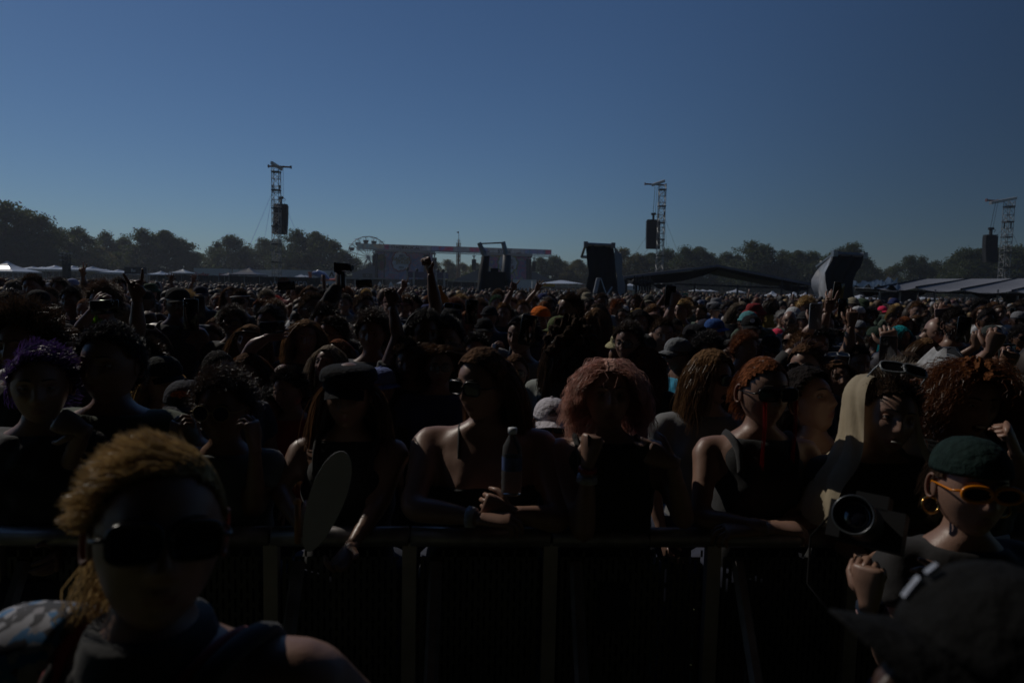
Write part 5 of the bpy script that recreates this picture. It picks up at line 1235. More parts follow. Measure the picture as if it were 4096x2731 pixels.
# big woman in the centre
def f(L): return Pose(fem=True, heavy=1.32, shoulder=1.28, hs=1.08, hy=-.62, hp=.02, rE=L(1650, 2030, 2.18), rW=L(1930, 2075, 2.10), lE=L(2240, 2080, 2.22), lW=L(2040, 2050, 2.14), rh='relax', lh='grip', rn=(0, .3, -1), ln=(-.3, 1, -.2), rd=(1, -.05, .02), ld=(-1, -.1, .35))
t, L, po, loc, s = hero(1945, 1545, 2.36, f, skin='fair', hair='long', hcol='brown', shirt=('strap', (.015, .015, .015)), gl='square', hairkw=dict(flow=(0, 1.2, .1), side=.3, length=.42, fall_back=.03), label='broad bare-shouldered woman in sunglasses looking left, leaning on the barrier', group=FR)
wb = t
g = G(); g.tube([(po.rW - (po.rW - po.rE) * k) for k in (.10, .20)], [.033, .036], 14); child('wristband', g.mesh('wristband', [mat('pale_wristband', (.45, .45, .5), .6, var=.4, scale=60)], True), t)
# bottle in her hand
def bottle(P, s, label, tilt=0):
    t = thing('water_bottle', label, 'bottle', P, None, absolute=False); t.scale = (s,) * 3; t.rotation_euler = (0, tilt, 0); A = np.arange(18) * 2 * math.pi / 18
    prof = [(0, .028), (.005, .032), (.02, .031), (.04, .0325), (.05, .031), (.065, .0325), (.075, .031), (.125, .031), (.15, .029), (.172, .018), (.185, .012), (.193, .012)]
    g = G(); g.rings([np.stack([np.cos(A) * r, np.sin(A) * r, np.full(18, z)], 1) for z, r in prof]); child('bottle_body', g.mesh('bottle_body', [glass_mat('clear_plastic', (.85, .88, .9), .08)], True), t)
    g = G(); g.tube([(0, 0, .190), (0, 0, .208)], .0145, 16); child('cap', g.mesh('cap', [m_tent], True), t)
    g = G(); g.tube([(0, 0, .078), (0, 0, .120)], .0318, 18, cap=False); child('label', g.mesh('label', [mat('blue_bottle_label', (.08, .12, .25), .5, var=.5, scale=30)], True), t)
    return t
bottle(pix(2045, 1975, 2.12), 1.0, 'clear water bottle with white cap held by the broad woman')
# pink-haired person
def f(L): return Pose(fem=True, heavy=1.12, shoulder=1.2, hs=1.06, hp=-.12, rE=L(2335, 2130, 2.18), rW=L(2352, 1850, 2.14), lE=L(2735, 2080, 2.22), lW=L(2690, 1850, 2.14), rh='fist', lh='relax', rn=(.5, .8, 0), ln=(-.1, 1, -.1), rd=(.15, .05, 1), ld=(-1, -.02, .42))
t, L, po, loc, s = hero(2432, 1588, 2.34, f, skin='fair', hair='bob', hcol='pink', shirt=('tank', (.013, .013, .014)), label='person with wavy pink bob pulling a black top up to the chin', group=FR)
g = G(); g.tube([po.rW - (po.rW - po.rE) * k for k in (.06, .12)], [.031, .033], 12); child('red_bead_bracelet', g.mesh('bracelet', [mat('red_beads', (.35, .03, .03), .4, var=.5, scale=120)], True), t)
g = G(); g.tube([po.rW - (po.rW - po.rE) * k for k in (.17, .27)], [.034, .036], 12); child('wristband', g.mesh('wristband', [mat('pale_wristband', (.45, .45, .5))], True), t)
# cloth pulled up between her fists
V = []; a0 = L(2350, 1735, 2.11); a1 = L(2600, 1770, 2.11); n = 12
for j in range(9):
    for k in range(n + 1):
        f_ = k / n; top = a0 * (1 - f_) + a1 * f_ + np.array([0, .05 * math.sin(math.pi * f_), -.055 * math.sin(math.pi * f_)]); bot = L(2370 + 230 * f_, 2250, 2.26)
        V.append(top + (bot - top) * j / 8 + [0, .010 * math.sin(k * 2.2 + j * .5), 0])
g = G(); g.add(V, [(j * (n + 1) + k, (j + 1) * (n + 1) + k, (j + 1) * (n + 1) + k + 1, j * (n + 1) + k + 1) for j in range(8) for k in range(n)]); child('pulled_up_top', g.mesh('pulled_up_top', [m_cloth], True), t, (.013, .014, .013))
# woman in black cap with fan
def f(L): return Pose(fem=True, heavy=1.05, shoulder=1.08, hs=1.06, rE=L(1120, 1960, 2.3), rW=L(1205, 2110, 2.12), lE=L(1530, 1990, 2.3), lW=L(1400, 2190, 2.1), rh='fist', lh='relax', rn=(.8, .4, -.2), ln=(0, .3, 1), rd=(.3, -.3, .9))
t, L, po, loc, s = hero(1395, 1585, 2.36, f, skin='tan', hair='hatlong', hcol='brown', shirt=('tank', (.012, .012, .012)), hat='fisher', hatcol=(.010, .010, .012), hairkw=dict(wind=(-.10, 0, .06), frizz=.12, n=2400, length=.34), label='woman in black fisherman cap with windblown long brown hair', group=FR)
ft = thing('paper_fan', 'white oval hand fan with wooden handle held in front of the black cap woman', 'fan', pix(1190, 2080, 2.05), absolute=False)
c = pix(1303, 2005, 2.04) - pix(1190, 2080, 2.05); A = np.linspace(0, 2 * math.pi, 36, endpoint=False); ax = nrm(pix(1375, 1805, 2.04) - pix(1232, 2205, 2.04)); L_ = np.linalg.norm(pix(1375, 1805, 2.04) - pix(1232, 2205, 2.04)) / 2; sd = nrm(np.cross(ax, [0.2, -1, 0])); nn = nrm(np.cross(ax, sd))
g = G(); ring = np.array([c + ax * L_ * math.sin(q) + sd * .052 * (1 + .18 * math.sin(q)) * math.cos(q) for q in A]); g.add(np.concatenate([ring + nn * .001, ring - nn * .001]), [tuple(range(36)), tuple(range(71, 35, -1))] + [(i, (i + 1) % 36, 36 + (i + 1) % 36, 36 + i) for i in range(36)])
child('fan_leaf', g.mesh('fan_leaf', [mat('white_card', (.62, .62, .66), .7, var=.06, scale=14)]), ft)
g = G(); g.tube([np.array([0, 0, -.07]), np.array([0, 0, .05])], [.009, .010], 10); g.ball((0, 0, .055), (.013, .009, .013)); child('handle', g.mesh('handle', [mat('light_wood', (.4, .18, .06), .5)], True), ft)
# woman with round mirrored glasses
def f(L): return Pose(fem=True, hs=1.1, heavy=1.05, rE=L(770, 1990, 2.3), rW=L(700, 1790, 2.2), lE=L(1020, 2040, 2.25), lW=L(1020, 1790, 2.15), rh='hold', lh='hold', rn=(.5, .8, 0), ln=(-.9, .3, 0), rd=(.1, 0, 1), ld=(-.12, .0, 1))
hero(895, 1640, 2.3, f, skin='mid', hair='shortcurl', hcol='dark', shirt=('tee', (.10, .11, .11)), gl='round', glcol=(.5, .35, .15), mirror=False, hairkw=dict(length=.055, curl=.008, n=2400), label='person in round glasses with frizzy dark hair, hand on cheek', group=FR)
# big dark-haired man
def f(L): return Pose(hs=1.14, heavy=1.12, shoulder=1.18, hp=-.08, rE=L(215, 2050, 2.3), rW=L(330, 1720, 2.12), lE=L(640, 2060, 2.4), lW=L(610, 2200, 2.2), rh='hold', rn=(0, .8, -.5), rd=(-.8, .1, .3))
hero(437, 1470, 2.34, f, skin='tan', hair='shortcurl', hcol='black', shirt=('tee', (.07, .09, .055)), hairkw=dict(length=.028, thick=.012), label='tall dark-haired man in green shirt with sunlit red ears', group=FR)
# purple hair
def f(L): return Pose(hs=1.1, hy=.5, heavy=1.1, shoulder=1.1, rE=L(-20, 2050, 2.3), lE=L(260, 2040, 2.4), lW=L(230, 2190, 2.2))
hero(150, 1548, 2.22, f, skin='fair', hair='messy', hcol='purple', shirt=('tee', (.015, .015, .018)), hairkw=dict(length=.05, flow=(.5, -.4, .1)), label='person with short purple hair at the left edge, face turned right', group=FR)
def f(L): return Pose(hs=1.15, heavy=1.1)
hero(100, 1390, 2.9, f, skin='tan', hair='messy', hcol='dark', shirt=('tee', (.012, .012, .012)), hairkw=dict(length=.11, thick=.03, shell=.02), label='large head of tousled dark hair behind the purple-haired person', group=None)
# sunglasses woman with red tassels
def f(L): return Pose(fem=True, hs=1.08, hy=.18, hp=-.05, shoulder=1.12, rE=L(2800, 2070, 2.3), rW=L(3090, 2110, 2.15), lE=L(3280, 2080, 2.35), lW=L(3010, 2120, 2.18), rn=(0, .2, -1), ln=(0, .2, -1), rd=(1, 0, 0), ld=(-1, 0, 0))
t, L, po, loc, s = hero(3050, 1575, 2.38, f, skin='fair', hair='pulled', hcol='auburn', shirt=('tank', (.012, .012, .013)), gl='wrap', glcol=(.01, .01, .01), label='woman in dark sunglasses with red tassels hanging from them', group=FR)
HM = po.head_mat()
g = G()
for sx, yy in ((-1, 0), (1, 0)):
    for k in range(7):
        a = np.array([sx * .055 + .002 * k, -.098, -.01]); a = (np.array(HM) @ np.append(a, 1))[:3]; g.tube([a, a + [.004 * math.sin(k), -.012, -.10], a + [.006 * math.sin(k * 2), .0, -.22 - .01 * k]], .0011, 4)
child('red_tassels', g.mesh('red_tassels', [mat('red_thread', (.5, .01, .02), .6, trans=.3)], False), t)
# woman looking down, black hair
def f(L): return Pose(fem=True, hs=1.12, hy=.55, hp=-.42, hoff=(0, 0, 0), rE=L(3130, 2050, 2.6), lE=L(3390, 2060, 2.6))
t, L, po, loc, s = hero(3262, 1620, 2.62, f, skin='fair', hair='pulled', hcol='black', shirt=('strap', (.012, .012, .013)), hairkw=dict(length=.12, thick=.03, n=3000, clump=.3), label='black-haired woman looking down with a dangling earring', group=None)
g = G(); A = np.linspace(-1.9, 1.9, 18); g.tube([(.072 * math.sin(q), -.085 * math.cos(q) - .02, 1.50 - .055 * math.cos(q)) for q in A], .0016, 5); child('black_cord_necklace', g.mesh('necklace', [m_black]), t)
HM = po.head_mat(); g = G()
for k in range(5): g.tube([(-.080, .012, -.032 - .008 * k), (-.080, .012, -.039 - .008 * k)], [.0015 + .0015 * (k % 2), .003], 6)
child('earring', g.mesh('earring', [m_dark]), t, None, HM)
# man with cream cloth over his head
def f(L): return Pose(hs=1.16, hy=-.1, hp=-.05, hr=.16, heavy=1.05, shoulder=1.05, rE=L(3360, 2160, 2.3), lE=L(3720, 2130, 2.35), rW=L(3470, 2250, 2.1), lW=L(3640, 2240, 2.1))
t, L, po, loc, s = hero(3535, 1672, 2.28, f, lean=.12, skin='fair', hair='short', hcol='dark', mouth='smile', shirt=('tee', (.014, .014, .014)), gl='wrap', glcol=(.3, .32, .34), glup=True, hairkw=dict(length=.045, frizz=.3, clump=.7), label='smiling man with a cream shirt draped over his head and sunglasses up', group=FR)
def sheet(rows, name, material, parent, color=None, wav=.008, thick=True):
    n = len(rows[0]); V = []
    R_ = [smooth_path(r, [1] * len(r), 26)[0] for r in rows]; R_ = np.array(R_); R2 = np.stack([smooth_path(R_[:, k], [1] * len(rows), 22)[0] for k in range(26)], 1)
    jj, kk = np.meshgrid(range(22), range(26), indexing='ij'); R2 = R2 + np.stack([0 * jj, wav * np.sin(kk * .9 + jj * .55) + wav * .6 * np.sin(jj * 1.3 - kk * .35), wav * .5 * np.sin(kk * .6 + jj)], 2)
    V = R2.reshape(-1, 3); q = [(j * 26 + k, j * 26 + k + 1, (j + 1) * 26 + k + 1, (j + 1) * 26 + k) for j in range(21) for k in range(25)]
    g = G(); g.add(V, q); return child(name, g.mesh(name, [material], True), parent, color)
def hood(t, c, levels, th0, th1, material, name, fold=.012, n=64):
    R_ = []
    for i, (z, rx, ry, oy) in enumerate(levels):
        th = np.linspace(th0, th1, n); k = i / (len(levels) - 1); w = 1 + (fold / max(rx, .05)) * k * (np.sin(th * 11 + i * .5) + .6 * np.sin(th * 23 + i)); V = np.stack([c[0] - np.sin(th) * rx * w, c[1] + oy - np.cos(th) * ry * w, np.full(n, c[2] + z) + .012 * k * np.sin(th * 6 + i * .7)], 1); R_.append(V)
    g = G(); m_ = len(levels); g.add(np.concatenate(R_), [(j * n + i, j * n + i + 1, (j + 1) * n + i + 1, (j + 1) * n + i) for j in range(m_ - 1) for i in range(n - 1)])
    return child(name, g.mesh(name, [material], True), t)
lv, rr = smooth_path([(.150, .03, .05), (.142, .075, .085), (.09, .112, .125), (.0, .122, .135), (-.09, .135, .15), (-.15, .175, .165), (-.22, .24, .19), (-.30, .285, .21), (-.36, .30, .215)], [.05, .05, .045, .035, .02, 0, -.01, -.02, -.02], 26)
hood(t, po.H, [(p[0], p[1], p[2], o_) for p, o_ in zip(lv, rr)], math.radians(52), math.radians(318), mat('cream_cotton', (.56, .47, .33), .85, var=.08, scale=12, trans=.3, bump=.2), 'draped_cream_shirt')
# curly red-haired singing woman
def f(L): return Pose(fem=True, hs=1.08, hy=-.15, hp=.12, heavy=1.1, shoulder=1.1, lE=L(4120, 2020, 2.3), lW=L(4060, 1800, 2.12), lh='fist', ln=(-.8, .5, 0), ld=(-.45, -.1, .9))
hero(3880, 1600, 2.36, f, skin='fair', hair='longcurly', hcol='ginger', mouth='open', shirt=('tee', (.035, .04, .045)), label='singing woman with long curly ginger hair, fist raised', group=FR)
# white cap person
def f(L): return Pose(hs=1.0, heavy=.95)
hero(2205, 1700, 2.72, f, skin='tan', hair='hatshort', hcol='dark', shirt=('tee', (.02, .02, .02)), hat='cap', hatcol=(.62, .58, .62), gl='square', label='short person in a white cap with a leaf emblem and sunglasses', group=None)
# photographer woman in the pit
def f(L): return Pose(fem=True, hs=1.12, hy=-.12, hp=-.06, rE=L(3560, 2640, 1.6), rW=L(3475, 2410, 1.5), lE=L(4080, 2500, 1.75), lW=L(3830, 2360, 1.55), rh='grip', rn=(.75, .65, .0), rd=(-.1, .0, 1), lh='relax')
t, L, po, loc, s = hero(3885, 1955, 1.66, f, skin='fair', hair='pulled', hcol='dark', shirt=('tee', (.014, .012, .012)), gl='oval', glcol=(.85, .26, .01), label='woman photographer in orange sunglasses and dark green headscarf', group=None)
HM = po.head_mat()
child('headscarf', bandM, t, (.012, .026, .023), HM)
g = G(); g.merge(torus((0, 0, 0), .020, .0030, (1, 1, 1), 20, 6)); Mx = HM @ Matrix.Translation((-.083, .012, -.050)) @ Matrix.Rotation(1.35, 4, 'X'); gold = mat('gold', (.7, .42, .12), .2, metal=1, var=.05)
hm = g.mesh('hoop_earring', [gold], True); child('hoop_earring', hm, t, None, Mx); child('hoop_earring', hm, t, None, HM @ Matrix.Translation((.083, .012, -.050)) @ Matrix.Rotation(1.35, 4, 'X'))
g = G(); A = np.linspace(-2.2, 2.2, 60)
for q in A: g.ball((.072 * math.sin(q), -.075 * math.cos(q) - .02, 1.475 - .035 * math.cos(q)), .0028, 6, 4)
child('gold_chain', g.mesh('gold_chain', [gold], True), t)
g = G(); g.tube([po.rW - (po.rW - po.rE) * k for k in (.12, .30)], [.036, .040], 14); child('wristband', g.mesh('wristband', [mat('pink_patterned_band', (.5, .3, .3), .6, var=.6, scale=90)], True), t)
g = G(); g.tube([po.rW - (po.rW - po.rE) * k for k in (.05, .07)], [.034, .034], 12); child('bead_bracelet', g.mesh('bracelet', [mat('dark_beads', (.02, .03, .05), .3)], True), t)
# camera: a thing of its own
cp = pix(3415, 2060, 1.47); ct = thing('photo_camera', 'black photo camera with a big round lens held by the woman photographer', 'camera', cp, absolute=False)
ax = nrm(np.array([.62, .72, -.42]) * 1.0); Mc = Matrix(frame((0, 0, 0), ax, (0, 0, 1)))
g = G(); g.tube([(.0, 0, 0), (.012, 0, 0), (.06, 0, 0), (.09, 0, 0), (.10, 0, 0), (.14, 0, 0)], [.0425, .0425, .040, .0425, .037, .036], 32, cap=False); o = child('lens_barrel', g.mesh('lens_barrel', [m_rub], True), ct, None, Mc)
g = G(); g.tube([(-.006, 0, 0), (.004, 0, 0)], [.0435, .0435], 40, cap=False); g.tube([(-.006, 0, 0), (.0, 0, 0)], [.0385, .0375], 40, cap=False); g.merge(torus((0, 0, 0), .041, .0022, (1, 1, 1), 40, 8), Matrix.Translation((-.006, 0, 0)) @ Matrix.Rotation(math.pi / 2, 4, 'Y')); child('lens_ring', g.mesh('lens_ring', [mat('grey_ring_metal', (.12, .13, .14), .3, metal=.6)], True), o)
g = G(); A = np.arange(32) * 2 * math.pi / 32; g.rings([np.stack([np.full(32, x), np.cos(A) * r, np.sin(A) * r], 1) for x, r in ((.022, .038), (.014, .032), (.007, .022), (.004, .008))]); child('front_glass', g.mesh('front_glass', [mat('coated_lens_glass', (.012, .014, .022), .03, var=.1, spec=1.0)], True), o)
g = G(); g.merge(torus((0, 0, 0), .030, .0018, (1, 1, 1), 40, 6), Matrix.Translation((.012, 0, 0)) @ Matrix.Rotation(math.pi / 2, 4, 'Y')); child('inner_ring', g.mesh('inner_ring', [mat('grey_ring_metal', None)], True), o)
g = G(); g.box((.165, 0, .0), (.05, .145, .09)); g.box((.165, 0, .058), (.05, .07, .035)); g.box((.15, .065, -.0), (.07, .03, .085)); g.tube([(.16, .05, .045), (.16, .05, .058)], .011, 12); bo = child('camera_body', g.mesh('camera_body', [m_rub]), ct, None, Mc)
text_mesh('lettering', 'EOS', .016, Matrix(frame((0, 0, 0), (1, 0, 0), (0, 0, 1))) @ Matrix.Identity(4) @ facing((.139, .045, .03), (0, -1, 0), (0, 0, 1)), m_white, bo, .0004)
g = G(); g.tube([(.16, .075, .03), (.19, .13, -.05), (.2, .12, -.16), (.18, .04, -.22)], .004, 6, flat=.4); child('strap', g.mesh('strap', [m_black], True), ct, None, Mc)
# foreground blond head
def f(L): return Pose(hs=1.10, shr=.0, hy=.55, hp=-.2, hr=.10, heavy=1.12, shoulder=1.1, rE=(-.30, .05, 1.15), rW=(-.2, -.2, 1.1), lE=L(1560, 2950, 1.05), lW=(.2, -.32, 1.05), hoff=(.0, 0, 0))
t, L, po, loc, s = hero(580, 2175, .92, f, skin='fair', hair='swept', hcol='blond', shirt=('tank', (.014, .014, .016)), gl='square', glcol=(.006, .006, .006), hairkw=dict(n=9000, length=.042, lift=.3, flow=(-.9, .3, .1), grav=.2, thick=.007, frizz=.18, clump=.6, nclump=420, width=.0007, K=7, side=.0, top_only=.005), label='blond undercut head in black sunglasses looming close at the lower left', group=None)
HM = po.head_mat()
child('mullet_tail', hair_mesh(77, n=1500, length=.20, lift=.3, flow=(-.5, .9, -.5), grav=.7, curl=.008, curlf=1.6, thick=.012, K=12, clump=.8, nclump=60, width=.0009, frizz=.12, zmax=-.01, fall_back=.03, cap=False, xmax=-.02).mesh('mullet_tail', [m_hair]), t, HC['blond'], HM)
child('shaved_sides', hair_me('buzz', length=.006), t, (.10, .06, .035), HM)
g = G()
for sx, nm in ((-1, 'camo'), (1, 'red')):
    pass
P, r = smooth_path([(-.11, .0, 1.455), (-.215, .01, 1.435), (-.27, .03, 1.32), (-.31, .05, 1.16)], [.07, .082, .082, .078], 16); g = G(); g.tube(P, r, 20)
P2, r2_ = smooth_path([(0, -.01, 1.40), (0, -.012, 1.47), (0, -.014, 1.515)], [.125, .098, .084], 10); g2 = G(); g2.tube(P2, r2_, 22); child('black_collar', g2.mesh('black_collar', [m_cloth], True), t, (.012, .012, .013))
def camo():
    m = bpy.data.materials.new('blue_white_camo_print'); m.use_nodes = True; N = m.node_tree.nodes; L2 = m.node_tree.links; b = N['Principled BSDF']; b.inputs['Roughness'].default_value = .8
    tc = N.new('ShaderNodeTexCoord'); v = N.new('ShaderNodeTexVoronoi'); v.inputs['Scale'].default_value = 75; L2.new(tc.outputs['Object'], v.inputs['Vector']); cr = N.new('ShaderNodeValToRGB'); cr.color_ramp.interpolation = 'CONSTANT'
    sp = N.new('ShaderNodeSeparateColor'); L2.new(v.outputs['Color'], sp.inputs[0]); L2.new(sp.outputs[0], cr.inputs[0]); E = cr.color_ramp.elements; E[0].color = (.02, .02, .03, 1); E[1].position = .3; E[1].color = (.36, .36, .4, 1); e = E.new(.62); e.color = (.03, .16, .36, 1); e = E.new(.8); e.color = (.28, .27, .3, 1)
    L2.new(cr.outputs[0], b.inputs['Base Color']); return m
child('camo_sleeve', g.mesh('camo_sleeve', [camo()], True), t)
for k, (c_, nm) in enumerate((((.30, .03, .03), 'red_scarf'), ((.02, .02, .025), 'black_strap'))):
    P, r = smooth_path([(.03 + .03 * k, -.11, 1.40), (.085 + .03 * k, -.07, 1.475), (.12 + .03 * k, .01, 1.49), (.11 + .03 * k, .10, 1.42)], [.014 + .012 * k] * 4, 16); g = G(); g.tube(P, r, 10, flat=.6); child(nm, g.mesh(nm, [m_cloth], True), t, c_)
P, r = smooth_path([(-.06, -.13, 1.36), (-.10, -.10, 1.44), (-.11, .0, 1.49), (-.10, .1, 1.43)], [.013] * 4, 16); g = G(); g.tube(P, r, 10, flat=.6); child('red_scarf', g.mesh('red_scarf', [m_cloth], True), t, (.30, .03, .03))
# blurred dark cap, lower right
def f(L): return Pose(hs=1.22, hy=0, hp=-.46, heavy=1.1)
t, L, po, loc, s = hero(3960, 2960, .62, f, rz=-1.5, skin='dark', hair='hatshort', hcol='dark', shirt=('tee', (.012, .012, .012)), hat='cap', hatcol=(.008, .008, .008), label='out-of-focus head in a dark grey cap, close at the lower right', group=None)
g = G(); g.box((-.030, -.100, .070), (.009, .004, .022), rx=-.15, rz=-.3); g.box((-.024, -.097, .092), (.008, .004, .012), rx=-.35, rz=-.3); child('silver_cap_badge', g.mesh('silver_cap_badge', [mat('dull_silver', (.45, .46, .5), .45, metal=.4, var=.3, scale=60)]), t, None, po.head_mat())

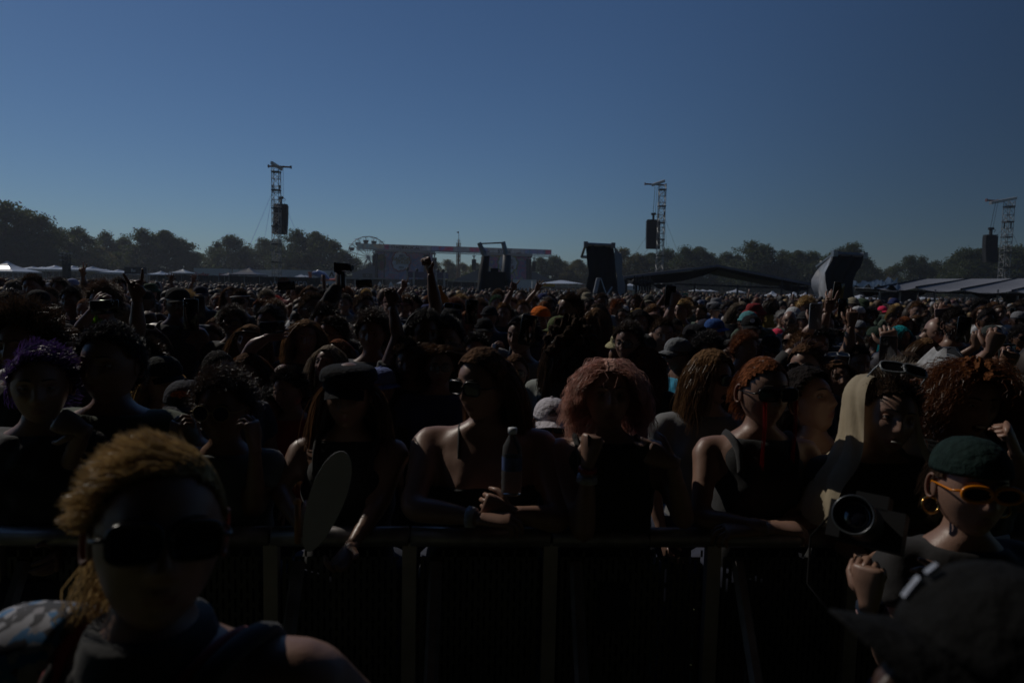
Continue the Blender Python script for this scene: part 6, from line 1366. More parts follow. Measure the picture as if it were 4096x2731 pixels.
# ================================================================ PEOPLE PLACED ONE BY ONE BEHIND THE FRONT ROW
# x, top y, head width in px, hair, hair colour, skin, pose, extras, label
def PL(x, y, w, hair, hc, sk='fair', pose='rest', label='', **k): return (x, y, w, hair, hc, sk, pose, label, k)
B_ = (.012, .012, .013)
ROW = [
 PL(121, 1094, 72, 'shortbeard', 'dark', 'tan', 'rest', 'tall man with thick brown hair below the white tents'),
 PL(154, 1155, 84, 'hatshort', 'dark', 'tan', 'rest', 'person in a black cap left of the long-haired head', hat='cap', hatcol=B_, rz=.5),
 PL(40, 1160, 105, 'swept', 'dark', 'tan', 'turn', 'dark-haired person with a narrow headband at the left edge', hat='headband', hatcol=(.02, .02, .02)),
 PL(206, 1148, 56, 'short', 'dark', 'tan', 'rest', 'short-haired man behind the person in a black cap'),
 PL(281, 1146, 84, 'shortcurl', 'black', 'brown', 'rest', 'man with tight black curls left of the maroon cap'),
 PL(227, 1115, 61, 'curly', 'dark', 'tan', 'rest', 'round curly dark head under the long white tent'),
 PL(267, 1111, 45, 'hatshort', 'dark', 'fair', 'rest', 'person in a pale blue cap at the foot of the light pole', hat='cap', hatcol=(.30, .34, .5)),
 PL(352, 1140, 50, 'hatshort', 'dark', 'tan', 'rest', 'person in a maroon cap left of the big curly head', hat='cap', hatcol=(.25, .03, .10)),
 PL(435, 1134, 118, 'curly', 'brown', 'fair', 'rest', 'large sunlit round head of curly brown hair left of the horned hand'),
 PL(360, 1186, 80, 'buzz', 'ginger', 'fair', 'phone', 'buzz-cut pinkish head raising a phone in both hands'),
 PL(407, 1262, 100, 'spiky', 'green', 'fair', 'rest', 'person with neon green hair below the raised phone', hairkw=dict(length=.06)),
 PL(645, 1141, 90, 'hatshort', 'dark', 'brown', 'turn', 'man in a black cap facing right of the horned hand', hat='cap', hatcol=B_),
 PL(739, 1164, 85, 'messy', 'blond', 'fair', 'rest', 'blond man in rainbow mirrored goggles', gl='goggles', glcol=(.9, .35, .05)),
 PL(795, 1157, 60, 'messy', 'ash', 'fair', 'rest', 'ash-blond head behind the mirrored goggles'),
 PL(970, 1153, 68, 'short', 'dark', 'tan', 'rest', 'man in white headband and dark sunglasses', hat='headband', hatcol=(.6, .58, .56), gl='square'),
 PL(818, 1141, 60, 'hatshort', 'dark', 'tan', 'turn', 'person in a dark two-tone cap under the white trailer', hat='cap', hatcol=(.03, .03, .05)),
 PL(921, 1143, 52, 'long', 'brown', 'fair', 'rest', 'long brown-haired person left of the white headband'),
 PL(210, 1211, 100, 'longcurly', 'dark', 'tan', 'rest', 'person with long dark curls and sunglasses', gl='square'),
 PL(281, 1211, 75, 'shortcurl', 'auburn', 'fair', 'rest', 'auburn curly head right of the long dark curls'),
 PL(308, 1240, 70, 'hatshort', 'ash', 'fair', 'turn', 'grey beanie head just left of the neon green hair', hat='beanie', hatcol=(.25, .26, .28)),
 PL(608, 1298, 98, 'long', 'dark', 'tan', 'look', 'person with glinting sunglasses pushed up on dark hair', gl='wrap', glcol=(.5, .5, .52), glup=True),
 PL(697, 1237, 80, 'long', 'brown', 'fair', 'rest', 'woman in white-framed sunglasses left of the raised phone', gl='round', glcol=(.7, .7, .7)),
 PL(881, 1232, 70, 'hatshort', 'brown', 'fair', 'rest', 'person in a flat olive cap right of the phones', hat='beanie', hatcol=(.16, .17, .12)),
 PL(954, 1228, 105, 'curly', 'dark', 'brown', 'rest', 'broad dark curly-haired man, centre left', gl='square'),
 PL(1048, 1221, 93, 'swept', 'black', 'tan', 'rest', 'black-haired man in glasses right of the broad curly man', gl='clear'),
 PL(856, 1265, 72, 'long', 'brown', 'fair', 'rest', 'brown-haired girl behind the two raised phones'),
 PL(870, 1302, 70, 'shortcurl', 'brown', 'mid', 'rest', 'short brown curls and a bare shoulder below the brown-haired girl', shirt=('strap', (.03, .03, .03))),
 PL(977, 1293, 122, 'long', 'lightbrown', 'fair', 'down', 'light brown long hair with a headband looking down', hat='headband', hatcol=(.02, .02, .02)),
 PL(963, 1382, 160, 'pulled', 'black', 'tan', 'turn', 'sleek black-haired woman in profile facing right', rz=.7),
 PL(640, 1415, 150, 'hatlong', 'blond', 'fair', 'turn', 'person in a black cap turned right, blond hair underneath', hat='cap', hatcol=(.02, .022, .02), rz=.9),
 PL(300, 1425, 95, 'long', 'blond', 'fair', 'rest', 'blond hair showing between the purple head and the tall man'),
 PL(735, 1510, 165, 'hatshort', 'dark', 'tan', 'rest', 'person in a charcoal cap with an orange crest on its front', hat='cap', hatcol=(.045, .045, .055), crest=True),
 PL(1215, 1165, 94, 'short', 'dark', 'tan', 'turn', 'man with close-cropped hair in profile and wraparound shades', gl='wrap', rz=.7),
 PL(1299, 1160, 61, 'shortcurl', 'black', 'mid', 'rest', 'man in glasses below the long white trailer', gl='clear'),
 PL(1435, 1171, 80, 'short', 'dark', 'tan', 'turn', 'dark short-haired man facing right under the film camera', gl='wrap', rz=.6),
 PL(1383, 1176, 56, 'shortcurl', 'dark', 'tan', 'rest', 'small dark curly head left of the man under the film camera'),
 PL(1117, 1188, 50, 'curly', 'red', 'fair', 'rest', 'bright red-haired head left of the wraparound shades'),
 PL(1323, 1228, 107, 'messy', 'black', 'tan', 'rest', 'flat black-haired head right of the wraparound shades', hairkw=dict(length=.08)),
 PL(1201, 1270, 130, 'longwavy', 'lightbrown', 'fair', 'turn', 'light-brown wavy hair gathered in a bun with orange ends', hairkw=dict(length=.3)),
 PL(1348, 1261, 105, 'sidepart', 'dark', 'fair', 'turnr', 'man with round sunglasses turned left', gl='round'),
 PL(1477, 1246, 145, 'curly', 'dark', 'mid', 'rest', 'large head of dark brown curls, left of centre'),
 PL(1505, 1340, 108, 'swept', 'brown', 'tan', 'rest', 'man with wavy swept-back brown hair and thin beard'),
 PL(1243, 1317, 112, 'shortcurl', 'brown', 'tan', 'look', 'laughing woman looking up with fringed brown hair', mouth='open'),
 PL(1385, 1352, 112, 'longwavy', 'auburn', 'fair', 'down', 'auburn hair behind the black fisherman cap'),
 PL(1340, 1376, 135, 'longwavy', 'ash', 'fair', 'down', 'ash-grey hair just above the black fisherman cap'),
 PL(1150, 1435, 100, 'hatshort', 'black', 'tan', 'look', 'upturned face with a bare chin left of the red shirt'),
 PL(1225, 1468, 120, 'messy', 'black', 'fair', 'turnr', 'pale person with short dark hair in a red shirt', shirt=('tee', (.4, .02, .03))),
 PL(1100, 1560, 120, 'curly', 'black', 'tan', 'rest', 'dark frizzy head between the round glasses and the red shirt'),
 PL(1533, 1460, 105, 'hatshort', 'dark', 'tan', 'turn', 'person in a creased blue cap facing right', hat='cap', hatcol=(.16, .20, .42), rz=.9),
 PL(1682, 1237, 140, 'shortcurl', 'black', 'brown', 'turn', 'man wearing large black ear defenders', muff=True, shirt=('tank', (.02, .02, .02)), rz=.35),
 PL(1811, 1218, 92, 'hatshort', 'dark', 'fair', 'look', 'shouting man in a black cap and sleeveless top', hat='cap', hatcol=B_, mouth='open', shirt=('tank', (.02, .02, .02)), glup=True, gl='wrap', glcol=(.02, .06, .12)),
 PL(1545, 1167, 75, 'hatshort', 'dark', 'fair', 'rest', 'person in a dark brown cap with a round white badge', hat='cap', hatcol=(.08, .04, .035), badge=True),
 PL(1610, 1181, 56, 'messy', 'brown', 'fair', 'look', 'messy brown-haired man right of the round badge cap', hat='headband', hatcol=(.2, .03, .03)),
 PL(1964, 1218, 70, 'hatshort', 'dark', 'tan', 'rest', 'person in a black beanie behind the smaller black cap', hat='beanie', hatcol=(.02, .02, .025)),
 PL(1940, 1268, 85, 'hatshort', 'dark', 'brown', 'rest', 'person in a plain black cap left of the orange bandana', hat='cap', hatcol=B_),
 PL(1760, 1372, 150, 'longwavy', 'brown', 'fair', 'rest', 'man in round glasses with tousled shoulder-length brown hair and navy shirt', gl='clear', shirt=('tee', (.04, .05, .14)), hairkw=dict(length=.14, grav=.28)),
 PL(1917, 1331, 115, 'messy', 'black', 'tan', 'rest', 'bushy black hair behind the broad woman'),
 PL(1935, 1200, 70, 'curly', 'brown', 'fair', 'rest', 'brown curly head above the black beanie'),
 PL(1875, 1183, 50, 'sidepart', 'brown', 'fair', 'turn', 'brown-haired profile beside the raised dark phone', rz=.7),
 PL(2001, 1160, 42, 'curly', 'lightbrown', 'fair', 'rest', 'curly light-haired man in sunglasses below the leaning frames', gl='square'),
 PL(1964, 1180, 48, 'shortcurl', 'green', 'fair', 'rest', 'dull green-haired head below the leaning frames', hc2=1),
 PL(2030, 1228, 75, 'afro', 'dark', 'brown', 'rest', 'full dark curly head left of the orange bandana'),
 PL(2066, 1405, 110, 'pulled', 'brown', 'fair', 'rest', 'woman in thick glasses with pink-tinged hair', gl='clear', glcol=(.02, .02, .02)),
 PL(2276, 1167, 88, 'shortbeard', 'dark', 'mid', 'turnr', 'tall dark-bearded man facing left of the black draped tower', rz=-1.1),
 PL(2161, 1218, 85, 'hatshort', 'dark', 'fair', 'rest', 'head wrapped in a bright orange bandana', hat='bandana', hatcol=(.75, .17, .02), rz=.4),
 PL(2100, 1258, 118, 'sidepart', 'black', 'tan', 'face', 'dark-haired man filming with his hand before his face', shirt=('tee', (.25, .25, .26)), rz=-.5),
 PL(2271, 1260, 100, 'hatlong', 'blond', 'fair', 'turnr', 'person in an olive cap with blond hair, facing left', hat='cap', hatcol=(.12, .14, .06), rz=-.9),
 PL(2322, 1293, 165, 'longwavy', 'dark', 'tan', 'turn', 'huge mane of long dark hair seen from behind', rz=2.6, shirt=('tee', (.28, .3, .28)), hairkw=dict(thick=.04, shell=.02, length=.4)),
 PL(2402, 1228, 75, 'long', 'lightbrown', 'fair', 'rest', 'straight light-brown long hair seen from behind', rz=2.8),
 PL(2500, 1228, 56, 'buzz', 'black', 'mid', 'rest', 'close-shaved dark head right of the straight light-brown hair'),
 PL(2610, 1232, 88, 'beardlong', 'black', 'fair', 'rest', 'long-haired bearded man with a sunlit forehead'),
 PL(2496, 1284, 130, 'shortcurl', 'dark', 'fair', 'turnr', 'man in dark-rimmed glasses with curly dark hair, glancing left', gl='clear', glcol=(.01, .01, .01)),
 PL(2467, 1330, 75, 'hatshort', 'dark', 'fair', 'turnr', 'person in a cream hat behind the dark-rimmed glasses', hat='bucket', hatcol=(.5, .46, .28)),
 PL(2592, 1176, 42, 'hatlong', 'brown', 'fair', 'rest', 'person in a khaki cap and sunglasses below the marquee', hat='cap', hatcol=(.14, .13, .10), gl='square'),
 PL(2700, 1190, 56, 'curly', 'black', 'brown', 'phonehi', 'dark silhouette holding a phone up before the green crates'),
 PL(2552, 1232, 42, 'short', 'blond', 'fair', 'rest', 'small blond head left of the sunlit forehead'),
 PL(2550, 1372, 125, 'long', 'auburn', 'fair', 'turn', 'long auburn hair seen from behind above the pink bob', rz=2.7),
 PL(2715, 1345, 108, 'hatshort', 'dark', 'mid', 'turnr', 'man in a grey cap facing left with hand at his chin', hat='cap', hatcol=(.22, .23, .24), rz=-1.15, gl='square', shirt=('tee', (.02, .30, .50))),
 PL(2815, 1335, 130, 'curly', 'black', 'mid', 'rest', 'glossy black curly head right of the grey cap'),
 PL(2915, 1320, 110, 'shortcurl', 'auburn', 'tan', 'turn', 'reddish-brown tight curls right of the glossy black curls'),
 PL(2875, 1267, 75, 'hatshort', 'dark', 'tan', 'turn', 'person in a royal blue cap', hat='cap', hatcol=(.04, .10, .30), rz=.8),
 PL(2804, 1272, 70, 'hatshort', 'dark', 'tan', 'rest', 'person in a dark backwards cap with white trim', hat='cap', hatcol=(.03, .03, .05), flip=3.14),
 PL(2996, 1238, 75, 'hatshort', 'dark', 'fair', 'rest', 'person in a blue-green beanie', hat='beanie', hatcol=(.10, .28, .30)),
 PL(3015, 1256, 85, 'hatshort', 'dark', 'tan', 'rest', 'person in a black cap with a white round emblem', hat='cap', hatcol=B_, badge=True),
 PL(2877, 1214, 42, 'hatshort', 'dark', 'fair', 'turn', 'person in a dark cap and pale shirt below the marquee posts', hat='cap', hatcol=(.03, .03, .035), shirt=('tee', (.3, .27, .25))),
 PL(2770, 1290, 100, 'hatshort', 'dark', 'tan', 'turn', 'broad black cap above the grey cap', hat='cap', hatcol=(.02, .02, .025), rz=.6),
 PL(3060, 1330, 75, 'hatshort', 'blond', 'fair', 'look', 'woman in a black visor cap and sunglasses, mouth open', hat='cap', hatcol=B_, gl='wrap', mouth='open'),
 PL(2815, 1400, 190, 'longwavy', 'lightbrown', 'fair', 'turn', 'woman with big wavy brown hair and sunglasses, mouth open', gl='wrap', mouth='open', hairkw=dict(length=.30, thick=.03)),
 PL(3150, 1236, 66, 'bald', 'dark', 'fair', 'turnr', 'balding man in wire glasses', gl='clear', mouth='open'),
 PL(3105, 1239, 50, 'swept', 'grey', 'fair', 'rest', 'grey-haired man in sunglasses', gl='square'),
 PL(3107, 1311, 50, 'hatshort', 'dark', 'fair', 'rest', 'neon pink cap behind the man in dark shades', hat='cap', hatcol=(.9, .07, .14)),
 PL(3168, 1304, 90, 'shortbeard', 'dark', 'fair', 'turnr', 'man in dark shades with a receding hairline facing left', gl='wrap', rz=-.6),
 PL(3251, 1364, 140, 'swept', 'brown', 'fair', 'turnr', 'person in glasses with tied-back brown hair and studded ear', gl='square', glcol=(.02, .02, .02)),
 PL(3307, 1311, 120, 'afro', 'black', 'brown', 'rest', 'big dark mass of curls right of the glasses'),
 PL(3391, 1437, 125, 'long', 'brown', 'fair', 'down', 'brown-haired woman with a lit cheek behind the draped man', gl='wrap', glcol=(.3, .32, .34), glup=True),
 PL(3588, 1297, 98, 'longwavy', 'teal', 'fair', 'turn', 'person with long teal hair', rz=.3),
 PL(3652, 1343, 100, 'long', 'lightbrown', 'fair', 'rest', 'frowning person with light brown hair right of the teal hair'),
 PL(3783, 1320, 88, 'hatshort', 'dark', 'mid', 'brow', 'person in a cream cap shading the eyes', hat='cap', hatcol=(.58, .52, .42)),
 PL(3848, 1227, 92, 'shortbeard', 'black', 'tan', 'phone', 'tall bearded man in sunglasses holding a dark phone', gl='square'),
 PL(3524, 1222, 37, 'hatshort', 'dark', 'fair', 'rest', 'vivid pink cap under the left of the grey canopy', hat='cap', hatcol=(.9, .05, .14)),
 PL(3494, 1236, 56, 'afro', 'black', 'dark', 'rest', 'man with a full black afro, lit face'),
 PL(3548, 1250, 45, 'shortbeard', 'black', 'brown', 'rest', 'bearded man in sunglasses right of the afro', gl='square'),
 PL(3430, 1278, 60, 'hatshort', 'dark', 'tan', 'rest', 'grey cap worn backwards left of the afro', hat='cap', hatcol=(.25, .26, .28), flip=3.0),
 PL(3810, 1402, 175, 'hatshort', 'dark', 'tan', 'turnr', 'head under a pale patterned hooded cloth', hat='beanie', hatcol=(.36, .37, .38), hood=True),
 PL(3573, 1478, 175, 'messy', 'ash', 'fair', 'down', 'ash-blond grey head just behind the draped cream shirt', hairkw=dict(length=.1)),
 PL(3958, 1412, 92, 'long', 'lightbrown', 'fair', 'rest', 'woman in clear sunglasses with light brown hair at right', gl='round', glcol=(.3, .25, .2)),
 PL(4045, 1470, 110, 'hatshort', 'dark', 'tan', 'rest', 'head in a black printed bandana at the right edge', hat='bandana', hatcol=(.02, .02, .022)),
 PL(4078, 1510, 130, 'swept', 'ash', 'fair', 'turnr', 'sunlit face in dark sunglasses cut by the right edge', gl='wrap'),
 PL(4035, 1382, 90, 'long', 'auburn', 'fair', 'rest', 'auburn head under a dark cap near the right edge', hat='beanie', hatcol=(.03, .03, .03)),
 PL(3717, 1269, 70, 'afro', 'black', 'mid', 'rest', 'black curly head with a finger raised beside it'),
 PL(3745, 1303, 78, 'shortcurl', 'black', 'fair', 'turnr', 'short-curled man with a large ear facing left', rz=-.8),
 PL(3960, 1297, 75, 'hatshort', 'dark', 'tan', 'rest', 'person in a dark green cap right of the tall bearded man', hat='cap', hatcol=(.05, .055, .05)),
 PL(3914, 1255, 56, 'sidepart', 'lightbrown', 'fair', 'turnr', 'light-haired head right of the tall bearded man'),
 PL(4039, 1260, 45, 'bald', 'dark', 'fair', 'rest', 'bald sunlit head near the right edge'),
 PL(4075, 1300, 80, 'shortcurl', 'black', 'tan', 'rest', 'dark curly head touching the right edge', gl='wrap'),
 PL(3625, 1262, 70, 'longwavy', 'auburn', 'fair', 'rest', 'auburn straight hair above the teal hair'),
 PL(3335, 1275, 70, 'hatshort', 'dark', 'brown', 'brow2', 'dark cap below the hand holding a bracelet', hat='cap', hatcol=B_),
 PL(3225, 1240, 60, 'hatshort', 'dark', 'tan', 'rest', 'flat cap behind the raised arms', hat='beanie', hatcol=(.035, .035, .035)),
 PL(3520, 1300, 80, 'hatshort', 'dark', 'brown', 'turn', 'green-rimmed cap left of the teal hair', hat='cap', hatcol=(.03, .05, .035), rz=.5),
]
crest_g = G(); crest_g.add(*(lambda a: (np.array([(0.040 * q * math.cos(t_), -.104 + .010 * abs(math.cos(t_)) * q - .006 * (q - .5) * math.sin(t_) , .082 + .020 * q * math.sin(t_)) for q in (0.0, 1.0) for t_ in a]), [(i, i + 1, 13 + i + 1, 13 + i) for i in range(12)]))(np.linspace(0, 2 * math.pi, 13)))
crestM = crest_g.mesh('crest', [mat('orange_embroidery', (.55, .12, .04), .8, var=.7, scale=160)]); bg_ = G(); bg_.tube([(0, -.100, .085), (0, -.106, .088)], [.020, .020], 16); badgeM = bg_.mesh('badge', [mat('white_badge', (.6, .6, .6), .5)])
bg_ = G()
for sx in (-1, 0, 1): bg_.ball((sx * .013, -.1045, .080 + .006 * (sx == 0)), (.006, .003, .015), 8, 6, R=Matrix.Rotation(-sx * .6, 3, 'Y'))
bg_.box((0, -.106, .066), (.030, .003, .003)); leafM = bg_.mesh('leaf_emblem', [m_dark])
for o in list(COL.objects):
    if o.name.startswith('person') and o.get('label', '').startswith('short person in a white cap'):
        child('leaf_emblem', leafM, o, None, LIB['rest'].head_mat())
HIP = {}
for (x, yt, w, hair, hc, sk, pose, label, k) in ROW:
    d = {'curly': .215, 'afro': .225, 'longwavy': .205, 'longcurly': .24, 'shortcurl': .195, 'long': .195, 'messy': .19}.get(hair, .182) * F / w; zt = zat(x, yt, d); s = zt / 1.775
    if s < .90: d *= .5 + .5 * (1.9 - .9 * 1.775) / max(.05, 1.9 - zt); zt = zat(x, yt, d); s = zt / 1.775
    b = pix(x, yt, d); rz = k.get('rz', rng.normal(0, .12))
    if 'rz' in k and pose in ('turn', 'turnr'): pose = {'turn': 'rest', 'turnr': 'restf'}[pose]
    kw = {q: k[q] for q in ('hat', 'hatcol', 'gl', 'glcol', 'mirror', 'glup', 'mouth', 'flip', 'hairkw', 'muff') if q in k}
    if 'green' == hc and k.get('hc2'): hcv = (.05, .10, .05)
    else: hcv = hc
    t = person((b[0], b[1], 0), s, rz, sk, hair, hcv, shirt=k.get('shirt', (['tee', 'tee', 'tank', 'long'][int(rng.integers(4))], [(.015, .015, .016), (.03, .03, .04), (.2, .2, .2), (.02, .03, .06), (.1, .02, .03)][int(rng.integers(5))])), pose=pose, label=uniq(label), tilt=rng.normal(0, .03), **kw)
    placed.append((x, yt, w, d)); HIP[label] = (t, d)
    HMx = LIB[pose].head_mat()
    if k.get('crest'): child('orange_crest', crestM, t, None, HMx)
    if k.get('badge'): child('round_badge', badgeM, t, None, HMx)
    if k.get('hood'):
        g = G(); R_ = []
        for q in range(9):
            a = np.linspace(.45, 2 * math.pi - .45, 22) - math.pi / 2; r_ = .105 + .012 * q; z_ = 1.78 - .055 * q; cc = (.25 + .75 * min(1, (q + .5) / 2.2)); R_.append(np.stack([np.cos(a) * r_ * cc, np.sin(a) * (r_ + .02) * cc + .01, np.full(22, z_) + .01 * np.sin(a * 5 + q)], 1))
        V = np.concatenate(R_); g.add(V, [(j * 22 + i, j * 22 + i + 1, (j + 1) * 22 + i + 1, (j + 1) * 22 + i) for j in range(8) for i in range(21)]); child('draped_hood', g.mesh('draped_hood', [mat('pale_printed_cloth', (.36, .36, .37), .85, var=.45, scale=22, bump=.2)], True), t)

# ---------------------------------------------------------------- raised arms, phones and props belong to people of their own
def raised(x, y, d, elbow, hnd, hd, n, label, skin='fair', hand_s=1.0, shirt=('tee', (.02, .02, .02)), hair='short', hc='dark', hat=None, hatcol=B_, body_x=None, top=None, left=False, ddir=None):
    """a person whose hand (wrist at photo x, y, depth d) is raised; body stands below"""
    bx = body_x if body_x is not None else x + 40; ty = top if top is not None else hor(bx) + 60; P = pix(bx, ty, d); s = P[2] / 1.775; loc = np.array([P[0], P[1], 0])
    Lf = lambda a, b, c: (pix(a, b, c) - loc) / s
    kw = dict(lE=Lf(*elbow, d - .02), lW=Lf(x, y, d - .05), lh=hnd, ln=n, ld=hd) if left else dict(rE=Lf(*elbow, d - .02), rW=Lf(x, y, d - .05), rh=hnd, rn=n, rd=hd)
    po = Pose(**kw, hp=.1); KEEP.append(po); t = person(loc, s, 0, skin, hair, hc, shirt=shirt, custom=po, label=uniq(label), hat=hat, hatcol=hatcol); placed.append((bx, ty, 60 * 4 / d, d)); return t, s
# long bare arm with thumb out in the centre
raised(1722, 1092, 3.9, (1742, 1225), 'thumb', (-.25, -.1, 1), (-.8, -.5, 0), 'person raising a long bare arm, thumb out, before the left painted stage', 'mid', body_x=1790, top=1262, hair='shortcurl', hc='black')
raised(1568, 1215, 3.7, (1590, 1345), 'fist', (-.1, -.1, 1), (0, -1, 0), 'person raising a tattooed fist left of the ear defenders', 'brown', body_x=1640, top=1352, hair='messy', hc='dark')
raised(548, 1195, 3.2, (550, 1330), 'horns', (-.05, -.1, 1), (.15, -1, 0), 'person making a large horned hand sign, left', 'mid', body_x=585, top=1352, hair='messy', hc='dark')
raised(331, 1102, 8.5, (336, 1140), 'peace', (.05, -.1, 1), (0, -1, 0), 'person lifting spread fingers below the white tents', 'fair', body_x=352, top=1142, hair='curly', hc='brown')
raised(685, 1128, 11.0, (690, 1150), 'open', (-.05, -.1, 1), (0, -1, 0), 'person with one flat hand up under the slate blue tent', 'mid', body_x=712, top=1152, hair='short', hc='dark')
raised(770, 1128, 11.5, (762, 1150), 'wave', (.3, -.1, 1), (0, -1, 0), 'person waving beside the white rental truck', 'fair', body_x=788, top=1152, hair='short', hc='dark')
raised(1355, 1135, 5.0, (1332, 1180), 'grip', (.1, -.1, 1), (.5, .8, 0), 'person in dark sleeve holding up a film camera', 'tan', shirt=('long', (.02, .02, .025)), body_x=1312, top=1196, hair='short', hc='dark')
raised(1612, 1150, 8.5, (1585, 1190), 'point', (.3, -.1, 1), (0, -1, 0), 'person pointing a finger left of the long bare arm', 'fair', body_x=1570, top=1184, hair='short', hc='dark')
raised(2047, 1160, 8.0, (2028, 1205), 'horns', (.35, -.1, 1), (0, -1, 0), 'person raising fingers beside the heart-shaped sunglasses', 'fair', body_x=2015, top=1206, hair='short', hc='lightbrown')
raised(2145, 1160, 9.0, (2112, 1205), 'open', (.5, -.1, 1), (0, -1, 0), 'person stretching an open hand below the yellow banner', 'fair', body_x=2092, top=1196, hair='short', hc='brown')
raised(3322, 1212, 5.5, (3300, 1270), 'hold', (.25, -.1, 1), (.6, .8, 0), 'person holding a phone high beside the silver-sided tower', 'fair', body_x=3290, top=1236, hair='short', hc='dark')
raised(3312, 1245, 4.6, (3288, 1315), 'point', (.15, -.1, 1), (0, -1, 0), 'person with a tattooed arm and finger pointing up', 'tan', body_x=3262, top=1300, hair='shortcurl', hc='black', shirt=('tee', (.03, .03, .05)))
raised(3252, 1295, 4.4, (3226, 1340), 'hold', (.15, -.1, 1), (.6, .8, 0), 'person with a green wristband holding up a phone', 'fair', body_x=3205, top=1318, hair='short', hc='brown')
raised(3405, 1300, 4.3, (3398, 1372), 'hold', (.0, -.1, 1), (.4, .9, 0), 'person with a lime wristband filming overhead', 'tan', body_x=3425, top=1372, hair='short', hc='black')
raised(3760, 1262, 5.6, (3745, 1300), 'hold', (.35, -.1, 1), (.4, .9, 0), 'person filming with a pale phone below the canopy', 'fair', body_x=3735, top=1262, hair='hatshort', hc='dark')
raised(375, 1235, 3.9, (310, 1330), 'hold', (.75, -.1, .7), (.4, .9, .1), 'person reaching up with a wristwatch to film', 'fair', body_x=330, top=1300, hair='short', hc='brown')
raised(1075, 1348, 3.6, (1010, 1385), 'hold', (.9, -.1, .3), (.3, .9, .1), 'person with a ringed hand filming at left centre', 'fair', body_x=1000, top=1400, hair='long', hc='brown')
raised(2690, 1220, 5.0, (2672, 1275), 'hold', (.25, -.1, 1), (.4, .9, 0), 'person filming with a tall phone before the green crates', 'fair', body_x=2650, top=1262, hair='short', hc='dark')
raised(3960, 1405, 3.0, (3900, 1470), 'hold', (.3, -.1, 1), (.4, .9, 0), 'hand raised beside the cream cap near the right edge', 'fair', body_x=3880, top=1440, hair='messy', hc='dark')
raised(3565, 1395, 3.2, (3600, 1460), 'hold', (-.3, -.1, 1), (.4, .9, 0), 'sunglassed woman filming with a striped phone', 'fair', body_x=3620, top=1398, hair='long', hc='dark')
raised(4020, 1480, 3.0, (3990, 1540), 'hold', (.2, -.1, 1), (.4, .9, 0), 'person holding a shiny phone near the right edge', 'fair', body_x=3985, top=1490, hair='long', hc='brown')
# phones
for (x, y, d, ry, s_, col, lab) in [(418, 1228, 3.7, 1.5, 1.0, (.02, .025, .02), 'phone held sideways above the neon green hair'), (764, 1258, 3.3, 0, .98, (.012, .012, .013), 'black phone held upright in two hands, centre left'),
  (798, 1228, 4.4, 0, .9, (.05, .05, .055), 'grey phone behind the black upright phone'), (1088, 1310, 3.5, 1.5, .8, (.02, .02, .02), 'dark phone over the ringed hand'), (1886, 1248, 4.2, .05, .98, (.012, .012, .012), 'black phone held up left of the plain black cap'),
  (3352, 1175, 5.3, .1, 1.15, (.10, .075, .03), 'tan cased phone held high before the silver-sided tower'), (3262, 1265, 4.3, .0, 1.05, (.32, .34, .36), 'pale phone held above the green wristband'), (3372, 1235, 5.0, 0, .95, (.012, .012, .012), 'black phone before the black tower'),
  (3775, 1250, 5.5, 1.45, .9, (.5, .35, .33), 'pink phone held sideways under the canopy'), (3855, 1318, 3.9, .05, .95, (.012, .012, .012), 'black phone right of the cream cap'), (3552, 1412, 3.1, 0, 1.0, (.05, .04, .04), 'striped phone right of the teal hair'),
  (4028, 1445, 3.0, -.05, .98, (.03, .04, .04), 'glossy phone near the right edge'), (2682, 1186, 4.95, .0, 1.0, (.012, .012, .012), 'black phone held before the green crates'), (1456, 1134, 6.0, 1.5, .9, (.02, .02, .02), 'tiny dark phone held sideways below the ferris wheel'),
  (1145, 1143, 6.0, 1.5, 1.0, (.015, .015, .015), 'dark phone before the leftmost mast'), (2110, 1320, 3.3, .15, .95, (.012, .012, .012), 'dark phone against the filming man\'s face')]:
    phone(pix(x, y, d), rng.normal(0, .08), lab, col, ry, s_)
# film camera on a gimbal
gp = pix(1372, 1072, 4.9); t = thing('film_camera', 'black film camera on a handheld gimbal raised above the crowd', 'camera', gp, absolute=False); s4 = 4.9 / F
def q(x, y, dy=0): return np.array([(x - 1372) * s4, dy, -(y - 1072) * s4])
g = G(); g.box(q(1374, 1068), (52 * s4, .09, 26 * s4)); g.box(q(1372, 1058), (26 * s4, .07, 10 * s4)); child('camera_body', g.mesh('camera_body', [m_rub]), t)
g = G(); g.tube([q(1392, 1070), q(1408, 1071)], [.02, .024], 10); g.box(q(1402, 1069), (14 * s4, .09, 15 * s4)); child('monitor', g.mesh('monitor', [m_rub]), t)
g = G(); g.tube([q(1345, 1064), q(1345, 1084), q(1356, 1091), q(1370, 1092)], .014, 8); g.box(q(1345, 1070), (.02, .05, .07)); child('gimbal_arm', g.mesh('gimbal_arm', [m_dark]), t)
g = G(); g.tube([q(1370, 1090), q(1371, 1100), q(1371, 1135), q(1371, 1152)], [.012, .018, .017, .02], 10); child('grip_handle', g.mesh('grip_handle', [m_dark], True), t)
